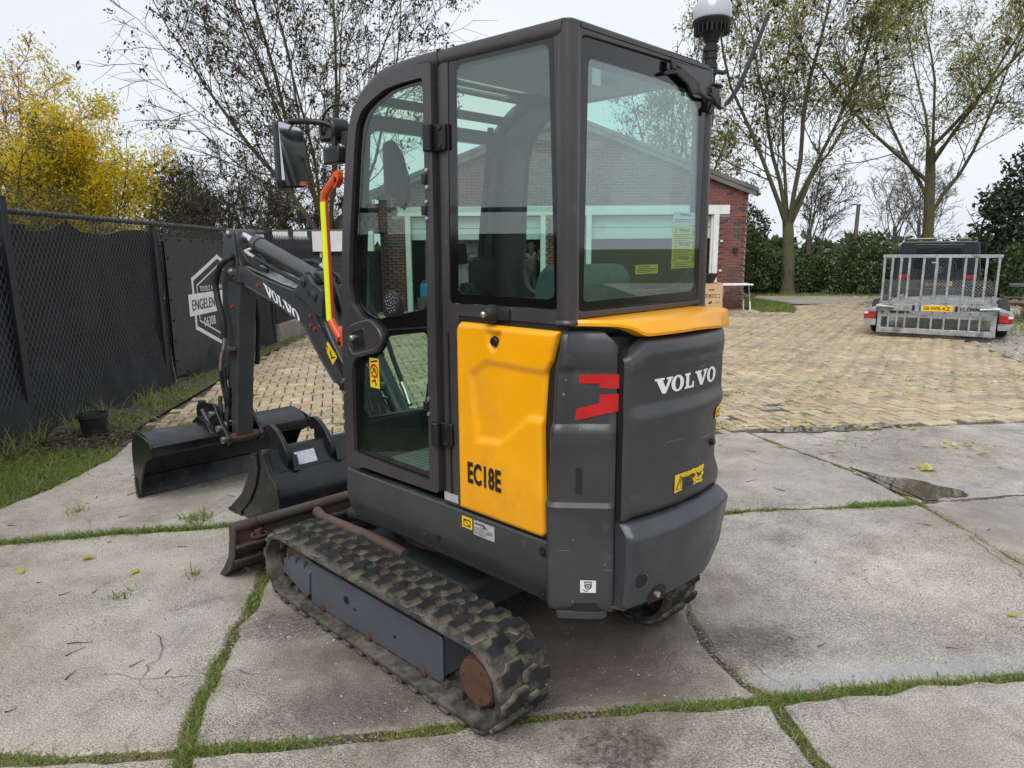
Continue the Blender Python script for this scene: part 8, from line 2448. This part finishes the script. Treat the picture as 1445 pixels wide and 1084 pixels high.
leaf_mass('laurel_shrub', (13.9, 19.0, -.05), 'dark green shrub behind the picnic table, right of the trailer ramp', 92, [(0, 0, .8, 1.1, .8, .95), (1.0, .1, .9, .9, .8, 1.0), (-.5, .2, 1.1, .6, .5, .6)], 7000, .11, 'laurel_green', 'shrub', None, .42, 6)

# ---------------------------------------------------------------- what stands behind the photographer and shows in the cab glass
bn = empty('boarded_barn', (16, -24, 0), R_(30), 'long dark barn with a low gable across the yard, seen mirrored in the cab glass', 'barn')
MB().prism([(-9, 0), (9, 0), (9, 2.6), (4.5, 3.9), (0, 2.6), (0, 2.4), (-9, 2.4)], 'xz', 0, -8).build('barn_wall', 'dark_planks', bn)
MB().box((-2.5, -.9, 3.3), (.9, .9, 2.4)).build('chimney', 'wall_brick', bn)
MB().prism([(-9.3, 2.4), (-.1, 2.4), (-.1, 2.6), (-9.3, 2.6)], 'xz', .3, -8.3).build('barn_roof', 'roof_sheet', bn)
rb_ = [((-3, -17, -.05), 101), ((-9, -15, -.05), 102), ((4, -19, -.05), 103), ((-15, -11, -.05), 104), ((-20, -6, -.05), 105)]
lbs = ['dark hedge bush straight behind the photographer across the yard', 'dark hedge bush left of the middle behind the photographer', 'dark hedge bush beside the long barn behind the photographer', 'dark hedge bush beyond the fence behind the photographer', 'dark hedge bush at the far left beyond the shade cloth']
for (b_, sd), lb in zip(rb_, lbs):
    leaf_mass('hedge_bush', b_, lb, sd, [(0, 0, 1.0, 3.4, 1.2, 1.4), (2, .2, 1.4, 2.0, 1.0, 1.2), (-2, .2, 1.3, 2.0, 1.0, 1.3)], 2600, .4, 'conifer_green', 'shrub', 'hedge bushes behind the photographer', .5, 4)
pt_b = (-11.0, -7.0, -.05)
pl_ = tree('pollard_tree', pt_b, 'round headed pollard tree behind the photographer, mirrored in the side window', 111, trunk=(2.6, .22), limbs=22, limb_len=2.3, limb_ang=(2, 62), nb=(9, 5, 2), ratio=(.5, .5, .5), leaf=None, leaf_n=0, r_twig=.012, bark='bark_dark', limb_start=.86, wob=.06, up=(.06, .06, .05))

# far wood on the skyline beyond the yard
rng_ = np.random.default_rng(200)
Q = []
for k in range(46):
    x = -60 + k * 3.1 + rng_.normal() * 1.2; y = 88 + rng_.normal() * 5; h = rng_.uniform(.9, 1.7); w = rng_.uniform(2.2, 4.0)
    dd = rng_.normal(size=(260, 3)); dd /= np.linalg.norm(dd, axis=1)[:, None]
    Q.append(np.stack([x + dd[:, 0] * w, y + dd[:, 1] * 1.5, h * .8 + dd[:, 2] * h * .95], 1))
Q = np.concatenate(Q); Q = Q[Q[:, 2] > 0]
V, F = rot_quads(Q, .85, rng_, .6, .1)
link('far_wood', np_mesh('far_wood', V, F, rng_.random(len(Q))), 'laurel_green', kind='stuff')
